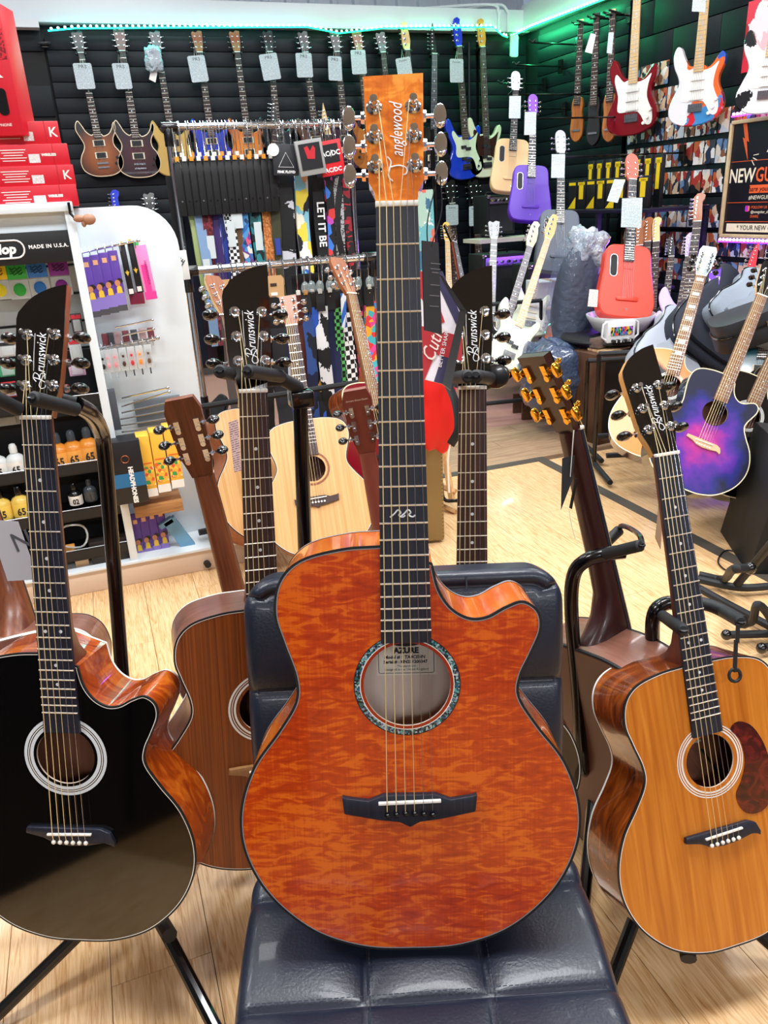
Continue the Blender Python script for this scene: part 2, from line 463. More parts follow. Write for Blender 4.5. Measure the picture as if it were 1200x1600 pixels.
def tuner(parent, x, y, zh, side, post, btn, style, far, key, behind=False):
    """post and bushing on the face, shaft and button at the side"""
    M = zh @ T(x, y, 0)
    def post_mb():
        b = MB(); n = 8 if far else 14
        b.lathe([(.0085, 0), (.0085, .0012), (.0065, .003), (.0045, .0032), (.0042, .009), (.0032, .0095), (.0030, .013), (.0044, .0145), (.004, .0175), (.001, .018)], n)
        b.box((.0, 0, -.0165), (.011, .02, .007)) if side > 0 else b.box((0, 0, -.0165), (.011, .02, .007))
        b.tube([(0, 0, -.018), (side*(.041-abs(x)+.002), 0, -.018)], .0022, 8)
        b.lathe([(.0065, 0), (.006, .004)], 8, 0, T(side*.0105, 0, -.018) @ Ry(pi/2*side))
        if behind: b.lathe([(.006, -.0155), (.0055, -.0215)], 10, 0, T(0, -.012, 0))
        return b
    o = part('machine_head', post_mb, post, parent, key=('post', side, far, key, behind, round(x, 4)), M=M)
    def btn_mb():
        b = MB(); Mx = T(side*(.041-abs(x)), 0, -.018)
        if style == 'oval':
            b.lathe([(.003, 0), (.004, .002)], 8, 0, Mx @ Ry(side*pi/2))
            b.ball((side*.0145, 0, 0), (.0125, .0085, .0145), 0, Mx, n=12)
        else:
            pts = [(.001, -.004), (.004, -.010), (.008, -.0125), (.0125, -.010), (.0145, -.004), (.0145, .004), (.0125, .010), (.008, .0125), (.004, .010), (.001, .004)]
            b.prism([(px*side, py) for px, py in pts], -.0045, .0045, 0, Mx)
        return b
    part('tuner_button', btn_mb, btn, o, key=('btn', side, style, btn.name, round(x, 4)), bevel=0 if style == 'oval' else .0014)

def acoustic(name, label, M, top, side=side_gloss, back=None, head='slant', headf=blackgloss, neck=mahog_neck, fb=ebony,
             cut=False, kind=OM, sx=1, D=.1, far=False, bridge='wing', bmat=None, pins=white_pl, pg=None, btn=black_plastic,
             post=chrome, bstyle='oval', logo=None, rosette=None, bind=(white_pl, black_matte), nf=20, nut=.86, saddle=.205,
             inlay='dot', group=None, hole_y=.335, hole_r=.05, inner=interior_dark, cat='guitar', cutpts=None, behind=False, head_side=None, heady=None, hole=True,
             sb=None, headtilt=14, fbe=None):
    g = thing(name, label, cat, M, group)
    bmat = bmat or fb
    out = outline(cut, kind, sx, 4 if far else 7, cutpts)
    ok = (cut, id(kind), sx, far, D, id(cutpts))
    back = back or side
    def body():
        b = MB(); ins = inset(out, .004)
        b.strip(out, out, -D+.004, 0, z1=-.001)
        b.strip(ins, out, -D, 1, z1=-D+.004)
        b.prism(ins, -D-.0001, -D, 1, capt=False)
        b.prism(ins, -D+.003, -D+.0032, 2, capb=False)
        if not hole: b.prism(out, -.001, -.0005, 0, capb=False)
        return b
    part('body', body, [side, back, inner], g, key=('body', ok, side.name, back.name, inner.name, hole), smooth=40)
    hol = [circle(hole_r, 20 if far else 48, 0, hole_y)] if hole else []
    def sbd():
        b = MB(); b.prism(out, -.003, 0, 0, holes=hol, ms=1); return b
    part('soundboard', sbd, [top, interior], g, key=('sb', ok, top.name, hole_y, hole, hole_r), smooth=0)
    if bind:
        def bnd(o0, o1, z, zz):
            def f():
                b = MB(); A = inset(out, o0) if o0 else out; B = inset(out, o1)
                b.strip(A, B, z, 0)
                if o0 <= 0: b.strip(out, A, -.004, 0, z1=z)
                return b
            return f
        part('binding', bnd(-.0006, .0022, .0005, 0), bind[1] if isinstance(bind[1], bpy.types.Material) else bind[1], g, key=('bd', ok, bind[1].name), smooth=60)
        part('purfling', bnd(.0022, .0034, .0004, 0), bind[0], g, key=('pf', ok, bind[0].name), smooth=60)
        if not far or behind:
            def bb():
                b = MB(); A = inset(out, -.0006); b.strip(A, A, -D+.001, 0, z1=-D+.006); b.strip(inset(out, .002), A, -D-.0003, 0, z1=-D+.001); return b
            part('back_binding', bb, bind[0], g, key=('bb', ok, bind[0].name))
    if hole:
        for (r0, r1, rm) in (rosette or [(.053, .056, white_pl), (.058, .060, white_pl), (.062, .064, white_pl)]):
            def rs():
                b = MB(); n = 24 if far else 56; b.strip(circle(r0, n, 0, hole_y), circle(r1, n, 0, hole_y), .0004); return b
            part('rosette_ring', rs, rm, g, key=('rs', r0, r1, rm.name, hole_y, far))
        def lb():
            b = MB(); b.box((.012, hole_y+.018, -D+.0045), (.085, .06, .0008)); return b
        if sb is None and not far: part('paper_label', lb, lined('label_paper', '#e6dccb', '#6b5c4c', 170), g, key=('lab', hole_y, D))
    # neck, heel, fingerboard
    n1 = .5 if not cut else .47
    part('neck', lambda: MB().loft(neck_rings(nut, .043, .053, n1, D*.88), 0, closed=False), neck, g, key=('nk', nut, neck.name, n1, D), fixn=True, smooth=50)
    fe = fbe or hole_y+hole_r+.002; wN, wE = .0435, .0435+.0135*(nut-fe)/.46
    def wid(y): return wN+(wE-wN)*(nut-y)/(nut-fe)
    part('fingerboard', lambda: MB().prism([(-wN/2, nut), (-wE/2, fe), (wE/2, fe), (wN/2, nut)], .0002, .0062), fb, g, key=('fb', fe, nut, fb.name), smooth=0)
    ys = [fret_y(nut, nut-saddle+.003, i+1) for i in range(nf)]; ys = [y for y in ys if y > fe+.003]
    if far:
        def fr():
            b = MB()
            for y in ys: b.box((0, y, .0066), (wid(y)-.001, .0022, .0012))
            return b
        part('fret', fr, fretwire, g, key=('fr', tuple(ys)), kind='stuff')
    else:
        for y in ys:
            w = wid(y)
            part('fret', lambda: MB().loft([[(sx_*w/2, dy, .0062+z) for dy, z in ((-.0011, 0), (-.0007, .0009), (0, .0012), (.0007, .0009), (.0011, 0))] for sx_ in (-1, 1)], 0), fretwire, g, key=('f1', round(w, 4)), M=T(0, y, 0), fixn=True)
    part('nut', lambda: MB().box((0, nut+.0028, .0042), (wN+.001, .0056, .009)), white_pl, g, key=('nut', nut), bevel=.0008)
    if inlay == 'dot':
        for i, n in enumerate((3, 5, 7, 9, 12, 12, 15, 17)):
            if n >= len(ys): continue
            y = (ys[n-1]+ys[n-2])/2; x = 0 if n != 12 else (-.012 if i == 4 else .012)
            part('inlay_dot', lambda: MB().lathe([(.0027, 0), (.0027, .0004)], 12), pearl, g, key='dot', M=T(x, y, .0061))
    elif inlay == 'block':
        for n in (1, 3, 5, 7, 9, 12, 15):
            y = (ys[n-1]+(ys[n-2] if n > 1 else nut))/2
            part('inlay_block', lambda: MB().box((0, 0, 0), (.03, .015, .0006)), pearl, g, key='blk', M=T(0, y, .0062))
    # headstock (tilted back)
    H = T(0, nut+.004, 0) @ Rx(-radians(headtilt))
    hp = HEADS[head]
    part('headstock', lambda: MB().prism(hp, -.015, -.001, 1, ms=1).prism(inset(hp, -.0002), -.001, .001, 0, ms=0), [headf, head_side or neck], g, key=('hd', head, headf.name, (head_side or neck).name), M=H, bevel=0, smooth=30)
    ty = heady or ((.045, .083, .121) if head != 'square' else (.036, .075, .114))
    tp = []
    for sd in (-1, 1):
        for k, y in enumerate(ty):
            x = sd*(.021 if head == 'slant' else .0205) + (.002 if head == 'slant' else -.001)
            tp.append((x, y, sd, k)); tuner(g, x, y, H @ T(0, 0, .001), sd, post, btn, bstyle, far, head+post.name, behind)
    # bridge
    bs = {'pointed': [(-.079, .205), (-.077, .183), (-.036, .1745), (-.012, .1715), (0, .165), (.012, .1715), (.036, .1745), (.077, .183), (.079, .205), (.074, .203), (.048, .199), (.03, .206), (-.03, .206), (-.048, .199), (-.074, .203)],
          'wing': [(-.071, .207), (-.073, .197), (-.045, .190), (-.025, .179), (0, .176), (.03, .178), (.055, .183), (.066, .180), (.072, .176), (.073, .184), (.066, .2), (.05, .207)],
          'plain': [(-.07, .2), (-.065, .187), (-.03, .18), (.03, .18), (.065, .187), (.07, .2), (.03, .206), (-.03, .206)]}[bridge]
    dy = saddle-.198
    part('bridge', lambda: MB().prism([(x, y+dy) for x, y in bs], 0, .008), bmat, g, key=('br', bridge, bmat.name, dy), bevel=.0016 if not far else 0)
    part('saddle', lambda: MB().box((0, 0, 0), (.073, .0034, .005)), white_pl, g, key='sad', M=T(0, saddle, .0092) @ Rz(.03), bevel=.0008)
    for i in range(6):
        x = -.0265+i*.0106
        if not far: part('bridge_pin', lambda: MB().lathe([(.0022, 0), (.0024, .001), (.0036, .0018), (.0034, .0038), (.0015, .005)], 12), pins, g, key=('pin', pins.name), M=T(x, saddle-.014-.001*abs(i-2.5)*(bridge == 'pointed'), .0075))
    if far:
        part('bridge_pin', lambda: [b := MB(), [b.lathe([(.0036, 0), (.0034, .004)], 8, 0, T(-.0265+i*.0106, saddle-.014, .0075)) for i in range(6)]][0], pins, g, key=('pinf', pins.name, saddle), kind='stuff')
    # strings
    for i in range(6):
        xs = -.0265+i*.0106; xn = -.0178+i*.0071
        sd = -1 if i < 3 else 1; k = (0, 1, 2)[i] if i < 3 else (2, 1, 0)[i-3]
        tx, tyy = [(a, b) for a, b, c, d in tp if c == sd and d == k][0]
        hpnt = H @ Vector((tx-sd*.0042, tyy, .010))
        r = (.00066, .0006, .0005, .00042, .0003, .00026)[i]
        def st():
            return MB().tube([(xs, saddle-.011, .0105), (xs, saddle, .0122), (xn, nut+.003, .0094), hpnt], r*(1 if not far else 1.1), 5)
        part('string', st, bronze if i < 4 else plain_string, g, key=('st', i, nut, saddle, head, headtilt, far, sx))
    if pg:
        pp = spline([(.050, .378, 0), (.068, .388, 0), (.094, .372, 0), (.113, .33, 0), (.117, .28, 0), (.105, .235, 0), (.078, .222, 0), (.052, .232, 0), (.042, .262, 0), (.058, .288, 0), (.069, .32, 0), (.065, .355, 0)], 5, closed=True)
        ring = [(p.x, p.y) for p in pp]
        part('pickguard', lambda: MB().prism([(x-.003, y-.003) for x, y in ring], .0003, .0015), pg, g, key=('pg', pg.name))
    if logo:
        lm = mat('logo_pearl', '#eef0f4', .25)
        L = H @ T(.0035, .085, .0014) @ Rz(pi/2)
        if logo == 'Tanglewood':
            L = H @ T(.001, .068, .0014) @ Rz(pi/2)
            text('anglewood', .0195, lm, g, L @ T(.011, -.001, 0), shear=.42, sx=.68, name='headstock_lettering')
            script(g, lm, L @ T(-.030, -.0015, 0), [[(-.014, .006), (-.009, .0105), (-.001, .009), (.007, .0075), (.0125, .011)], [(.001, .0085), (.0025, .002), (.002, -.004), (-.001, -.009), (-.006, -.0085), (-.0075, -.005)]])
        else:
            text('runswick', .0205, lm, g, L @ T(.008, 0, 0), shear=.35, sx=.78, name='headstock_lettering')
            script(g, lm, L @ T(-.029, 0, 0), [[(.001, .009), (-.002, 0), (-.006, -.007), (-.013, -.008), (-.015, -.002), (-.009, .001), (.002, -.004), (.006, -.008)],
                                             [(-.005, .006), (.001, .0105), (.008, .009), (.005, .003), (-.001, .001), (.006, .0), (.007, -.006), (-.001, -.007)]])
            script(g, lm, L @ T(.01, .0105, 0), [[(-.028, 0), (0, .0005), (.028, .0)]], r=.0004)
    return g
def script(g, lm, M, strokes, r=.0007):
    b = MB()
    for s in strokes: b.tube([tuple(p) for p in spline([(x, y, 0) for x, y in s], 5)], r, 5)
    part('script_initial', b, lm, g, M=M)

# ------------------------------------------------------------------ electric guitars
def mir(h): return h+[(-x, y) for x, y in h[::-1] if abs(x) > 1e-6]
E_OUT = {
 'prs': [(0, 0), (.08, .01), (.14, .05), (.158, .11), (.142, .17), (.112, .215), (.112, .26), (.137, .305), (.147, .345), (.138, .375), (.122, .362), (.112, .335), (.085, .300), (.045, .285), (.028, .30), (-.028, .30), (-.045, .295), (-.075, .32), (-.098, .365), (-.12, .395), (-.142, .375), (-.15, .33), (-.13, .28), (-.112, .235), (-.118, .2), (-.148, .15), (-.16, .1), (-.142, .045), (-.08, .008)],
 'strat': [(0, 0), (.07, .012), (.13, .04), (.155, .095), (.145, .15), (.118, .205), (.115, .25), (.135, .3), (.14, .345), (.122, .368), (.1, .35), (.075, .315), (.045, .295), (.028, .31), (-.028, .31), (-.06, .318), (-.09, .36), (-.115, .412), (-.14, .415), (-.155, .37), (-.145, .315), (-.118, .26), (-.113, .22), (-.138, .165), (-.162, .105), (-.15, .045), (-.09, .008)],
 'lp': [(0, 0), (.09, .008), (.145, .045), (.165, .105), (.145, .165), (.112, .215), (.112, .26), (.132, .3), (.128, .33), (.1, .335), (.065, .31), (.035, .305), (.028, .34), (-.028, .36), (-.07, .37), (-.115, .355), (-.138, .315), (-.125, .265), (-.112, .22), (-.14, .165), (-.162, .105), (-.145, .045), (-.09, .008)],
 'tele': [(0, 0), (.08, .006), (.14, .04), (.158, .1), (.14, .16), (.112, .215), (.112, .255), (.13, .3), (.128, .335), (.105, .35), (.075, .33), (.045, .31), (.028, .32), (-.028, .37), (-.07, .385), (-.12, .37), (-.14, .325), (-.125, .27), (-.112, .22), (-.14, .16), (-.158, .1), (-.14, .04), (-.08, .006)],
 'travel': [(0, 0), (.09, .004), (.13, .02), (.148, .06), (.15, .1), (.14, .18), (.128, .26), (.124, .32), (.118, .36), (.095, .385), (.05, .392), (-.05, .392), (-.095, .385), (-.118, .36), (-.124, .32), (-.128, .26), (-.14, .18), (-.15, .1), (-.148, .06), (-.13, .02), (-.09, .004)],
 'slim': [(0, 0), (.035, .02), (.055, .06), (.058, .14), (.045, .22), (.05, .28), (.03, .34), (-.028, .34), (-.05, .28), (-.045, .2), (-.055, .1), (-.04, .03)],
 'bass': [(0, 0), (.07, .012), (.13, .04), (.158, .1), (.15, .16), (.12, .22), (.118, .265), (.14, .315), (.148, .365), (.13, .39), (.105, .37), (.08, .33), (.045, .31), (.028, .33), (-.028, .33), (-.065, .34), (-.095, .39), (-.12, .45), (-.148, .455), (-.162, .4), (-.15, .34), (-.12, .28), (-.115, .23), (-.14, .17), (-.165, .11), (-.15, .045), (-.09, .008)],
}
E_HEAD = {
 'sym3': [(-.02, 0), (-.027, .02), (-.034, .07), (-.04, .13), (-.03, .142), (-.008, .132), (.012, .148), (.038, .142), (.035, .07), (.027, .02), (.02, 0)],
 'six': [(-.02, 0), (-.026, .02), (-.03, .06), (-.034, .12), (-.036, .155), (-.02, .178), (.004, .182), (.024, .168), (.022, .145), (.012, .128), (.018, .06), (.02, .03), (.02, 0)],
 'bass4': [(-.021, 0), (-.028, .02), (-.036, .05), (-.034, .11), (-.03, .16), (-.02, .19), (.004, .198), (.026, .182), (.02, .155), (.03, .12), (.034, .06), (.026, .02), (.021, 0)],
 'point': [(-.02, 0), (-.028, .03), (-.03, .11), (-.012, .2), (.012, .07), (.02, 0)],
 'round': HEADS['round'],
 'none': [(-.02, 0), (-.02, .02), (.02, .02), (.02, 0)],
}
def electric(name, label, M, kind, bodym, head='sym3', headm=None, neck=maple, fb=rosewood, guard=None, btn=chrome, hw=chrome,
             pickups=2, pu_m=None, total=.98, D=.044, group=None, guardshape=True, holem=None, sidem=None, label_tag=None, bind=None, cat='guitar', pu_col=None, mirror=False):
    g = thing(name, label, cat, M, group)
    pts = [(p.x, p.y) for p in spline([(x, y, 0) for x, y in E_OUT[kind]], 4, closed=True)]
    sm = sidem or bodym
    part('body', lambda: MB().prism(inset(pts, .006), -.001, 0, 0, ms=0).strip(inset(pts, .006), pts, 0, 0, z1=-.006).strip(pts, pts, -.006, 1, z1=-D+.006).strip(pts, inset(pts, .006), -D+.006, 1, z1=-D).prism(inset(pts, .006), -D, -D+.001, 1, capt=False), [bodym, sm], g, key=('eb', kind, bodym.name, sm.name), smooth=40)
    hl = max(p[1] for p in E_HEAD[head]); nut = total-hl
    jy = {'prs': .285, 'strat': .30, 'lp': .31, 'tele': .31, 'travel': .3, 'slim': .3, 'bass': .32}[kind]
    fe = jy-.02 if kind != 'travel' else .30
    if bind: part('binding', lambda: MB().strip(inset(pts, .001), inset(pts, .007), -.0005, 0, z1=.0006), bind, g, key=('ebd', kind, bind.name))
    part('neck', lambda: MB().loft(neck_rings(nut, .042, .054, jy-.04, 0), 0, closed=False), neck, g, key=('en', nut, jy, neck.name), fixn=True, M=T(0, 0, .003), smooth=50)
    part('fingerboard', lambda: MB().prism([(-.021, nut), (-.028, fe), (.028, fe), (.021, nut)], .003, .0095), fb, g, key=('ef', nut, fe, fb.name), smooth=0)
    sc = (nut-fe)/.72
    def fr():
        b = MB()
        for i in range(1, 22): b.box((0, fret_y(nut, sc, i), .0098), (.042+.011*i/21, .0028, .0014))
        return b
    part('fret', fr, fretwire, g, key=('efr', nut, sc), kind='stuff')
    part('inlay', lambda: [b := MB(), [b.box((0, (fret_y(nut, sc, n)+fret_y(nut, sc, n-1))/2, .0096), (.01, .010, .0008)) for n in (3, 5, 7, 9, 12, 15, 17)]][0], pearl, g, key=('ei', nut, sc), kind='stuff')
    H = T(0, nut, .003) @ Rx(-radians(9 if head in ('sym3', 'round') else 3))
    part('headstock', lambda: MB().prism(E_HEAD[head], -.014, 0), headm or neck, g, key=('eh', head, (headm or neck).name), M=H)
    part('nut', lambda: MB().box((0, nut+.002, .008), (.043, .004, .008)), white_pl, g, key=('enut', nut))
    if head in ('sym3', 'round'): spots = [(s*.02, .035+.036*k, s) for s in (-1, 1) for k in range(3)]
    elif head == 'six': spots = [(-.017+.0*k, .03+.024*k, -1) for k in range(6)]
    elif head == 'bass4': spots = [(-.012, .04+.037*k, -1) for k in range(4)]
    elif head == 'point': spots = [(-.014, .03+.024*k, -1) for k in range(6)]
    else: spots = []
    big = 1.7 if head == 'bass4' else 1
    for (x, y, s) in spots:
        part('machine_head', lambda: MB().lathe([(.006*big, 0), (.006*big, .002), (.003*big, .003), (.003*big, .012)], 8).tube([(0, 0, -.012), (s*.028, 0, -.012)], .0025, 6).ball((s*.033, 0, -.012), (.009, .0045*big, .009*big), n=8), btn, g, key=('em', s, big, btn.name), M=H @ T(x, y, 0))
    if guard and guardshape:
        k = .84; gp = [(x*k*(.92 if x < 0 else 1), y*.9+.02) for x, y in pts if y > .06]
        gp = {'strat': [(-.028, .3), (-.06, .295), (-.105, .34), (-.115, .3), (-.09, .22), (-.09, .14), (-.04, .13), (.04, .125), (.09, .055), (.125, .06), (.125, .12), (.09, .2), (.095, .27), (.11, .32), (.075, .295), (.03, .285)],
              'bass': [(-.028, .32), (-.06, .32), (-.1, .37), (-.115, .34), (-.085, .26), (-.09, .2), (-.07, .17), (.03, .165), (.07, .13), (.09, .06), (.13, .07), (.125, .13), (.09, .22), (.1, .29), (.115, .34), (.08, .31), (.03, .29)],
              'tele': [(-.03, .33), (-.08, .345), (-.11, .31), (-.095, .25), (-.09, .2), (-.05, .17), (.05, .17), (.09, .2), (.09, .24), (.03, .3)],
              'prs': [(-.02, .25), (-.06, .2), (-.04, .16), (.04, .16), (.05, .22)], 'lp': [(.03, .28), (.06, .27), (.085, .2), (.06, .15), (.035, .15)]}[kind]
        gp = [(p.x, p.y) for p in spline([(x, y, 0) for x, y in gp], 3, closed=True)]
        part('pickguard', lambda: MB().prism(gp, 0, .0025), guard, g, key=('eg', kind, guard.name))
    pm = pu_m or black_matte
    if kind == 'travel':
        hm = holem or black_matte
        part('soundhole', lambda: MB().prism(rrect(.036, .115, .017, 5, -.078, .275), 0, .002), hm, g, key=('ts', hm.name))
        part('soundhole_rim', lambda: MB().strip(rrect(.036, .115, .017, 5, -.078, .275), rrect(.040, .119, .019, 5, -.078, .275), .0025), steel, g, key='tsr')
        part('bridge', lambda: MB().prism(rrect(.12, .022, .01, 5, 0, .1), 0, .008), bodym, g, key=('tb', bodym.name), bevel=.002)
        part('badge', lambda: MB().lathe([(.006, 0), (.005, .001)], 10), chrome, g, key='badge', M=T(0, .045, 0))
        by = .1
    elif kind == 'slim':
        part('bridge', lambda: MB().box((0, .09, .004), (.07, .014, .009)), steel, g, key='slb'); by = .09
    else:
        ysp = {1: [.17], 2: [.235, .15], 3: [.245, .195, .145]}[pickups]
        for i, y in enumerate(ysp):
            if kind == 'bass': sh = lambda: MB().box((-.02, .008, .004), (.045, .022, .009)).box((.02, -.008, .004), (.045, .022, .009))
            elif kind in ('strat', 'tele') or pickups == 3: sh = lambda: MB().box((0, 0, .004), (.08, .018, .008))
            else: sh = lambda: MB().box((0, 0, .003), (.088, .044, .006), 1).box((0, 0, .007), (.068, .036, .005), 0)
            part('pickup', sh, [pm, pu_col or cream], g, key=('pu', kind, pickups, pm.name, (pu_col or cream).name), M=T(0, y, .002))
        by = .095
        part('bridge', lambda: MB().box((0, by, .006), (.082, .03 if kind != 'prs' else .012, .01)).box((0, by-.03, .005), (.085, .01, .01)) if kind in ('prs', 'lp') else MB().box((0, by, .006), (.082, .042, .01)), hw, g, key=('ebr', kind, hw.name))
        for (x, y) in ((.1, .09), (.115, .13), (.08, .06))[: 2 if kind == 'prs' else 3]:
            part('control_knob', lambda: MB().lathe([(.011, 0), (.009, .014)], 10), hw if kind == 'bass' else (guard or black_matte), g, key=('kn', (hw if kind == 'bass' else (guard or black_matte)).name), M=T(x, y, .002))
    part('string', lambda: [b := MB(), [b.tube([((-.5+i/5)*.052, by, .012), ((-.5+i/5)*.035, nut, .0125)], .0007, 4) for i in range(6)]][0], steel, g, key=('es', by, nut), kind='stuff')
    return g
# ------------------------------------------------------------------ room
XR, YB, ZT = 4.05, 7.0, 2.67
floor_m = wood('oak_laminate', '#bf8850', '#f0cfa2', '#e2b986', scale=(95, 6, 10), rough=.33, rnd=True, distort=2.2, lo=.28, hi=.72, coat=.25)
tan_m = wood('tan_planks', '#8d7259', '#b99d80', '#a88a6c', scale=(5, 60, 10), rough=.5, rnd=True, distort=1.5, lo=.3, hi=.7)
carpet_m = mat('red_brown_carpet', '#b58878', .9, bumps=(300, .5, .003))
base_m = mat('subfloor', '#6e5a42', .8)
wall_dark = mat('wall_black_paint', '#0d1118', .55, bumps=(60, .3, .002))
slat_m = mat('slatwall_black', '#0e131c', .5, spec=.3)
slot_m = mat('slatwall_slot', '#020305', .7)
beam_m = mat('white_beam_paint', '#dfe8ee', .4)
roof_m = mat('corrugated_white', '#d5deec', .45)
ceil_m = mat('ceiling_grey', '#c8ccd0', .8)
room_grey = mat('wall_grey_paint', '#5c5e62', .8)

struct('floor', MB().box((.2, 1.6, -.04), (8.6, 12.6, .04)), base_m)
fl = thing('floor_planking', 'golden oak laminate planks covering the shop floor', 'flooring', T(0, 0, 0))
fl['kind'] = 'structure'
del fl['category']
def plank_mb(w, l, h=.02): return lambda: MB().box((0, 0, 0), (w, l, h))
def lay(parent, x0, x1, y0, y1, w, l, mt, along='y', name='plank'):
    i = 0
    if along == 'y':
        x = x0
        while x < x1-.01:
            ww = min(w, x1-x); y = y0-((i*.37) % 1)*l; i += 1
            while y < y1-.01:
                a, b = max(y, y0), min(y+l, y1)
                if b-a > .02:
                    part(name, plank_mb(ww-.0012, b-a-.0012), mt, parent, key=('pl', mt.name, round(ww, 3), round(b-a, 3)), M=T(x+ww/2, (a+b)/2, -.0101), bevel=.0005, smooth=0)
                y += l
            x += w
    else:
        y = y0
        while y < y1-.01:
            ww = min(w, y1-y); x = x0-((i*.37) % 1)*l; i += 1
            while x < x1-.01:
                a, b = max(x, x0), min(x+l, x1)
                if b-a > .02:
                    part(name, plank_mb(b-a-.003, ww-.003), mt, parent, key=('pl2', mt.name, round(ww, 3), round(b-a, 3)), M=T((a+b)/2, y+ww/2, -.0101), bevel=.0005, smooth=0)
                x += l
            y += w
lay(fl, -1.9, 4.05, .3, 3.47, .19, 1.28, floor_m)
struct('trim_1', MB().box((1.1, 3.5, -.006), (2.2, .06, .016)).box((2.17, 2.2, -.002), (.06, 2.65, .01)), mat('grey_strip', '#4c463e', .5))
fl2 = thing('rear_planking', 'tan planks laid crosswise beyond the grey floor strip', 'flooring', T(0, 0, 0))
fl2['kind'] = 'structure'; del fl2['category']
lay(fl2, -1.0, 4.05, 3.53, 4.18, .13, .95, tan_m, 'x')
struct('carpet', MB().box((.2, 5.59, -.012), (7.8, 2.82, .02)), carpet_m)
struct('rear_floor', MB().box((.2, -2.2, -.012), (8.6, 4.98, .02)), wood('oak_laminate_rear', '#9b7040', '#c79c68', scale=(60, 5, 10), rough=.35))
struct('ceiling', MB().box((.2, 1.8, 3.66), (8.8, 12.8, .1)), ceil_m)
struct('wall_left', MB().box((-3.6, 1.8, 1.8), (.1, 12.4, 3.7)), room_grey)
struct('wall_rear', MB().box((.2, -4.3, 1.8), (8.2, .1, 3.7)), room_grey)
struct('wall_right', MB().box((XR+.1, 1.8, 1.4), (.12, 12.4, 2.7)), wall_dark)
struct('wall_back', MB().box((.2, YB+.1, 1.4), (8.0, .12, 2.7)), wall_dark)
struct('wall_right_upper', MB().box((XR+.55, 1.8, 3.1), (.1, 12.4, 1.1)), roof_m)
struct('wall_skirt', MB().box((XR+.35, 1.8, 2.72), (.5, 12.4, .04)).box((.2, YB+.35, 2.72), (8.6, .5, .04)), beam_m)

ctr = thing('added_dark_counter', 'unseen black counter added outside the left edge to darken the black guitar top reflection', 'counter', T(-1.35, -.3, 0))  # unseen dark block in counter form, added for the black guitar top's reflection
part('counter_body', MB().box((0, 0, .44), (.8, 2.2, .86)), mat('counter_black', '#0c0c0f', .5), ctr, bevel=.004)
part('counter_top', MB().box((0, 0, .89), (.86, 2.26, .03)), mat('counter_top_grey', '#26262a', .4), ctr, bevel=.004)
for i in range(4): part('front_panel', MB().box((.405, -.8+i*.535, .44), (.012, .5, .8)), mat('counter_black', '#0c0c0f', .5), ctr, bevel=.003)
# slatted panels: each board between two slots is a piece
def slat_panel(name, x0, x1, y, z0, z1, pitch, axis, label):
    b = MB(); t = .02
    if axis == 'x': b.box(((x0+x1)/2, y+t*.6, (z0+z1)/2), (x1-x0, .012, z1-z0))
    else: b.box((y+t*.6, (x0+x1)/2, (z0+z1)/2), (.012, x1-x0, z1-z0))
    g = struct(name, b, slot_m); g['label'] = label
    n = int(round((z1-z0)/pitch)); L = x1-x0
    for i in range(n):
        z = z0+(i+.5)*pitch
        if axis == 'x': part('slat', lambda: MB().box((0, 0, 0), (L, t, pitch-.006)), slat_m, g, key=('sl', L), M=T((x0+x1)/2, y+.004, z), bevel=.0008)
        else: part('slat', lambda: MB().box((0, 0, 0), (t, L, pitch-.006)), slat_m, g, key=('slr', L), M=T(y+.004, (x0+x1)/2, z), bevel=.0008)
    return g
slat_panel('wall_panel_back', .02, 3.55, 6.98, .1, 2.62, .105, 'x', 'black slatted board panel along the back wall')
slat_panel('wall_panel_corner', 3.58, 4.04, 6.98, .1, 2.62, .105, 'x', 'narrow black slatted panel beside the corner')
slat_panel('wall_panel_right', 5.46, 6.72, 4.03, .1, 2.66, .105, 'y', 'black slatted board panel on the right wall')
# painted blocks of the right wall and of the far left strip
bw = struct('wall_blocks_right', MB().box((4.075, 3.1, 1.4), (.01, 4.7, 2.8)), slot_m)
bm_ = mat('painted_block', '#0c1119', .55, spec=.3, bumps=(90, .4, .002))
for r in range(14):
    for c in range(11):
        y1 = 5.44-.45*c+(.22 if r % 2 else 0); y0 = y1-.45
        y1 = min(y1, 5.44)
        if y0 < .6: continue
        L = round(y1-y0, 3)
        part('block', lambda: MB().box((0, 0, 0), (.03, L-.003, .209)), bm_, bw, key=('bk', L), M=T(4.06, (y0+y1)/2, .1+r*.215), bevel=.002)
bl = struct('wall_blocks_left', MB().box((-1.6, 7.0, 1.4), (3.2, .02, 2.8)), slot_m)
for r in range(7):
    for c in range(4):
        part('block', lambda: MB().box((0, 0, 0), (.44, .03, .207)), bm_, bl, key='bkl', M=T(-.22-.45*c-(.22 if r % 2 else 0)+.0, 6.985, 1.32+r*.215), bevel=.004)
# header beams
struct('trim_2', MB().box((.2, YB-.03, 2.765), (7.7, .12, .17)), beam_m, bevel=.006)
struct('trim_3', MB().box((XR-.01, 2.4, 2.79), (.12, 9.1, .2)), beam_m, bevel=.006)
struct('trim_4', MB().box((-1.0, YB-.1, 2.66), (2.0, .1, .05)), beam_m)
# corrugated sheets seen over the beam
cs = struct('wall_upper', MB().box((.2, 7.72, 3.15), (8.4, .05, 1.1)), roof_m)
for i in range(40):
    part('rib', lambda: MB().prism([(-.04, 0), (-.022, -.04), (.022, -.04), (.04, 0)], -.5, .5), roof_m, cs, key='rib', M=T(-3.8+i*.21, 7.7, 3.15), smooth=0)
single('cable_hook', MB().tube([(0, 0, 0), (.1, 0, .03), (.4, 0, .0)], .006, 6), steel, 'thin cable drooping over the white beam at the top left of centre', 'cable', M=T(1.05, 7.3, 2.95))

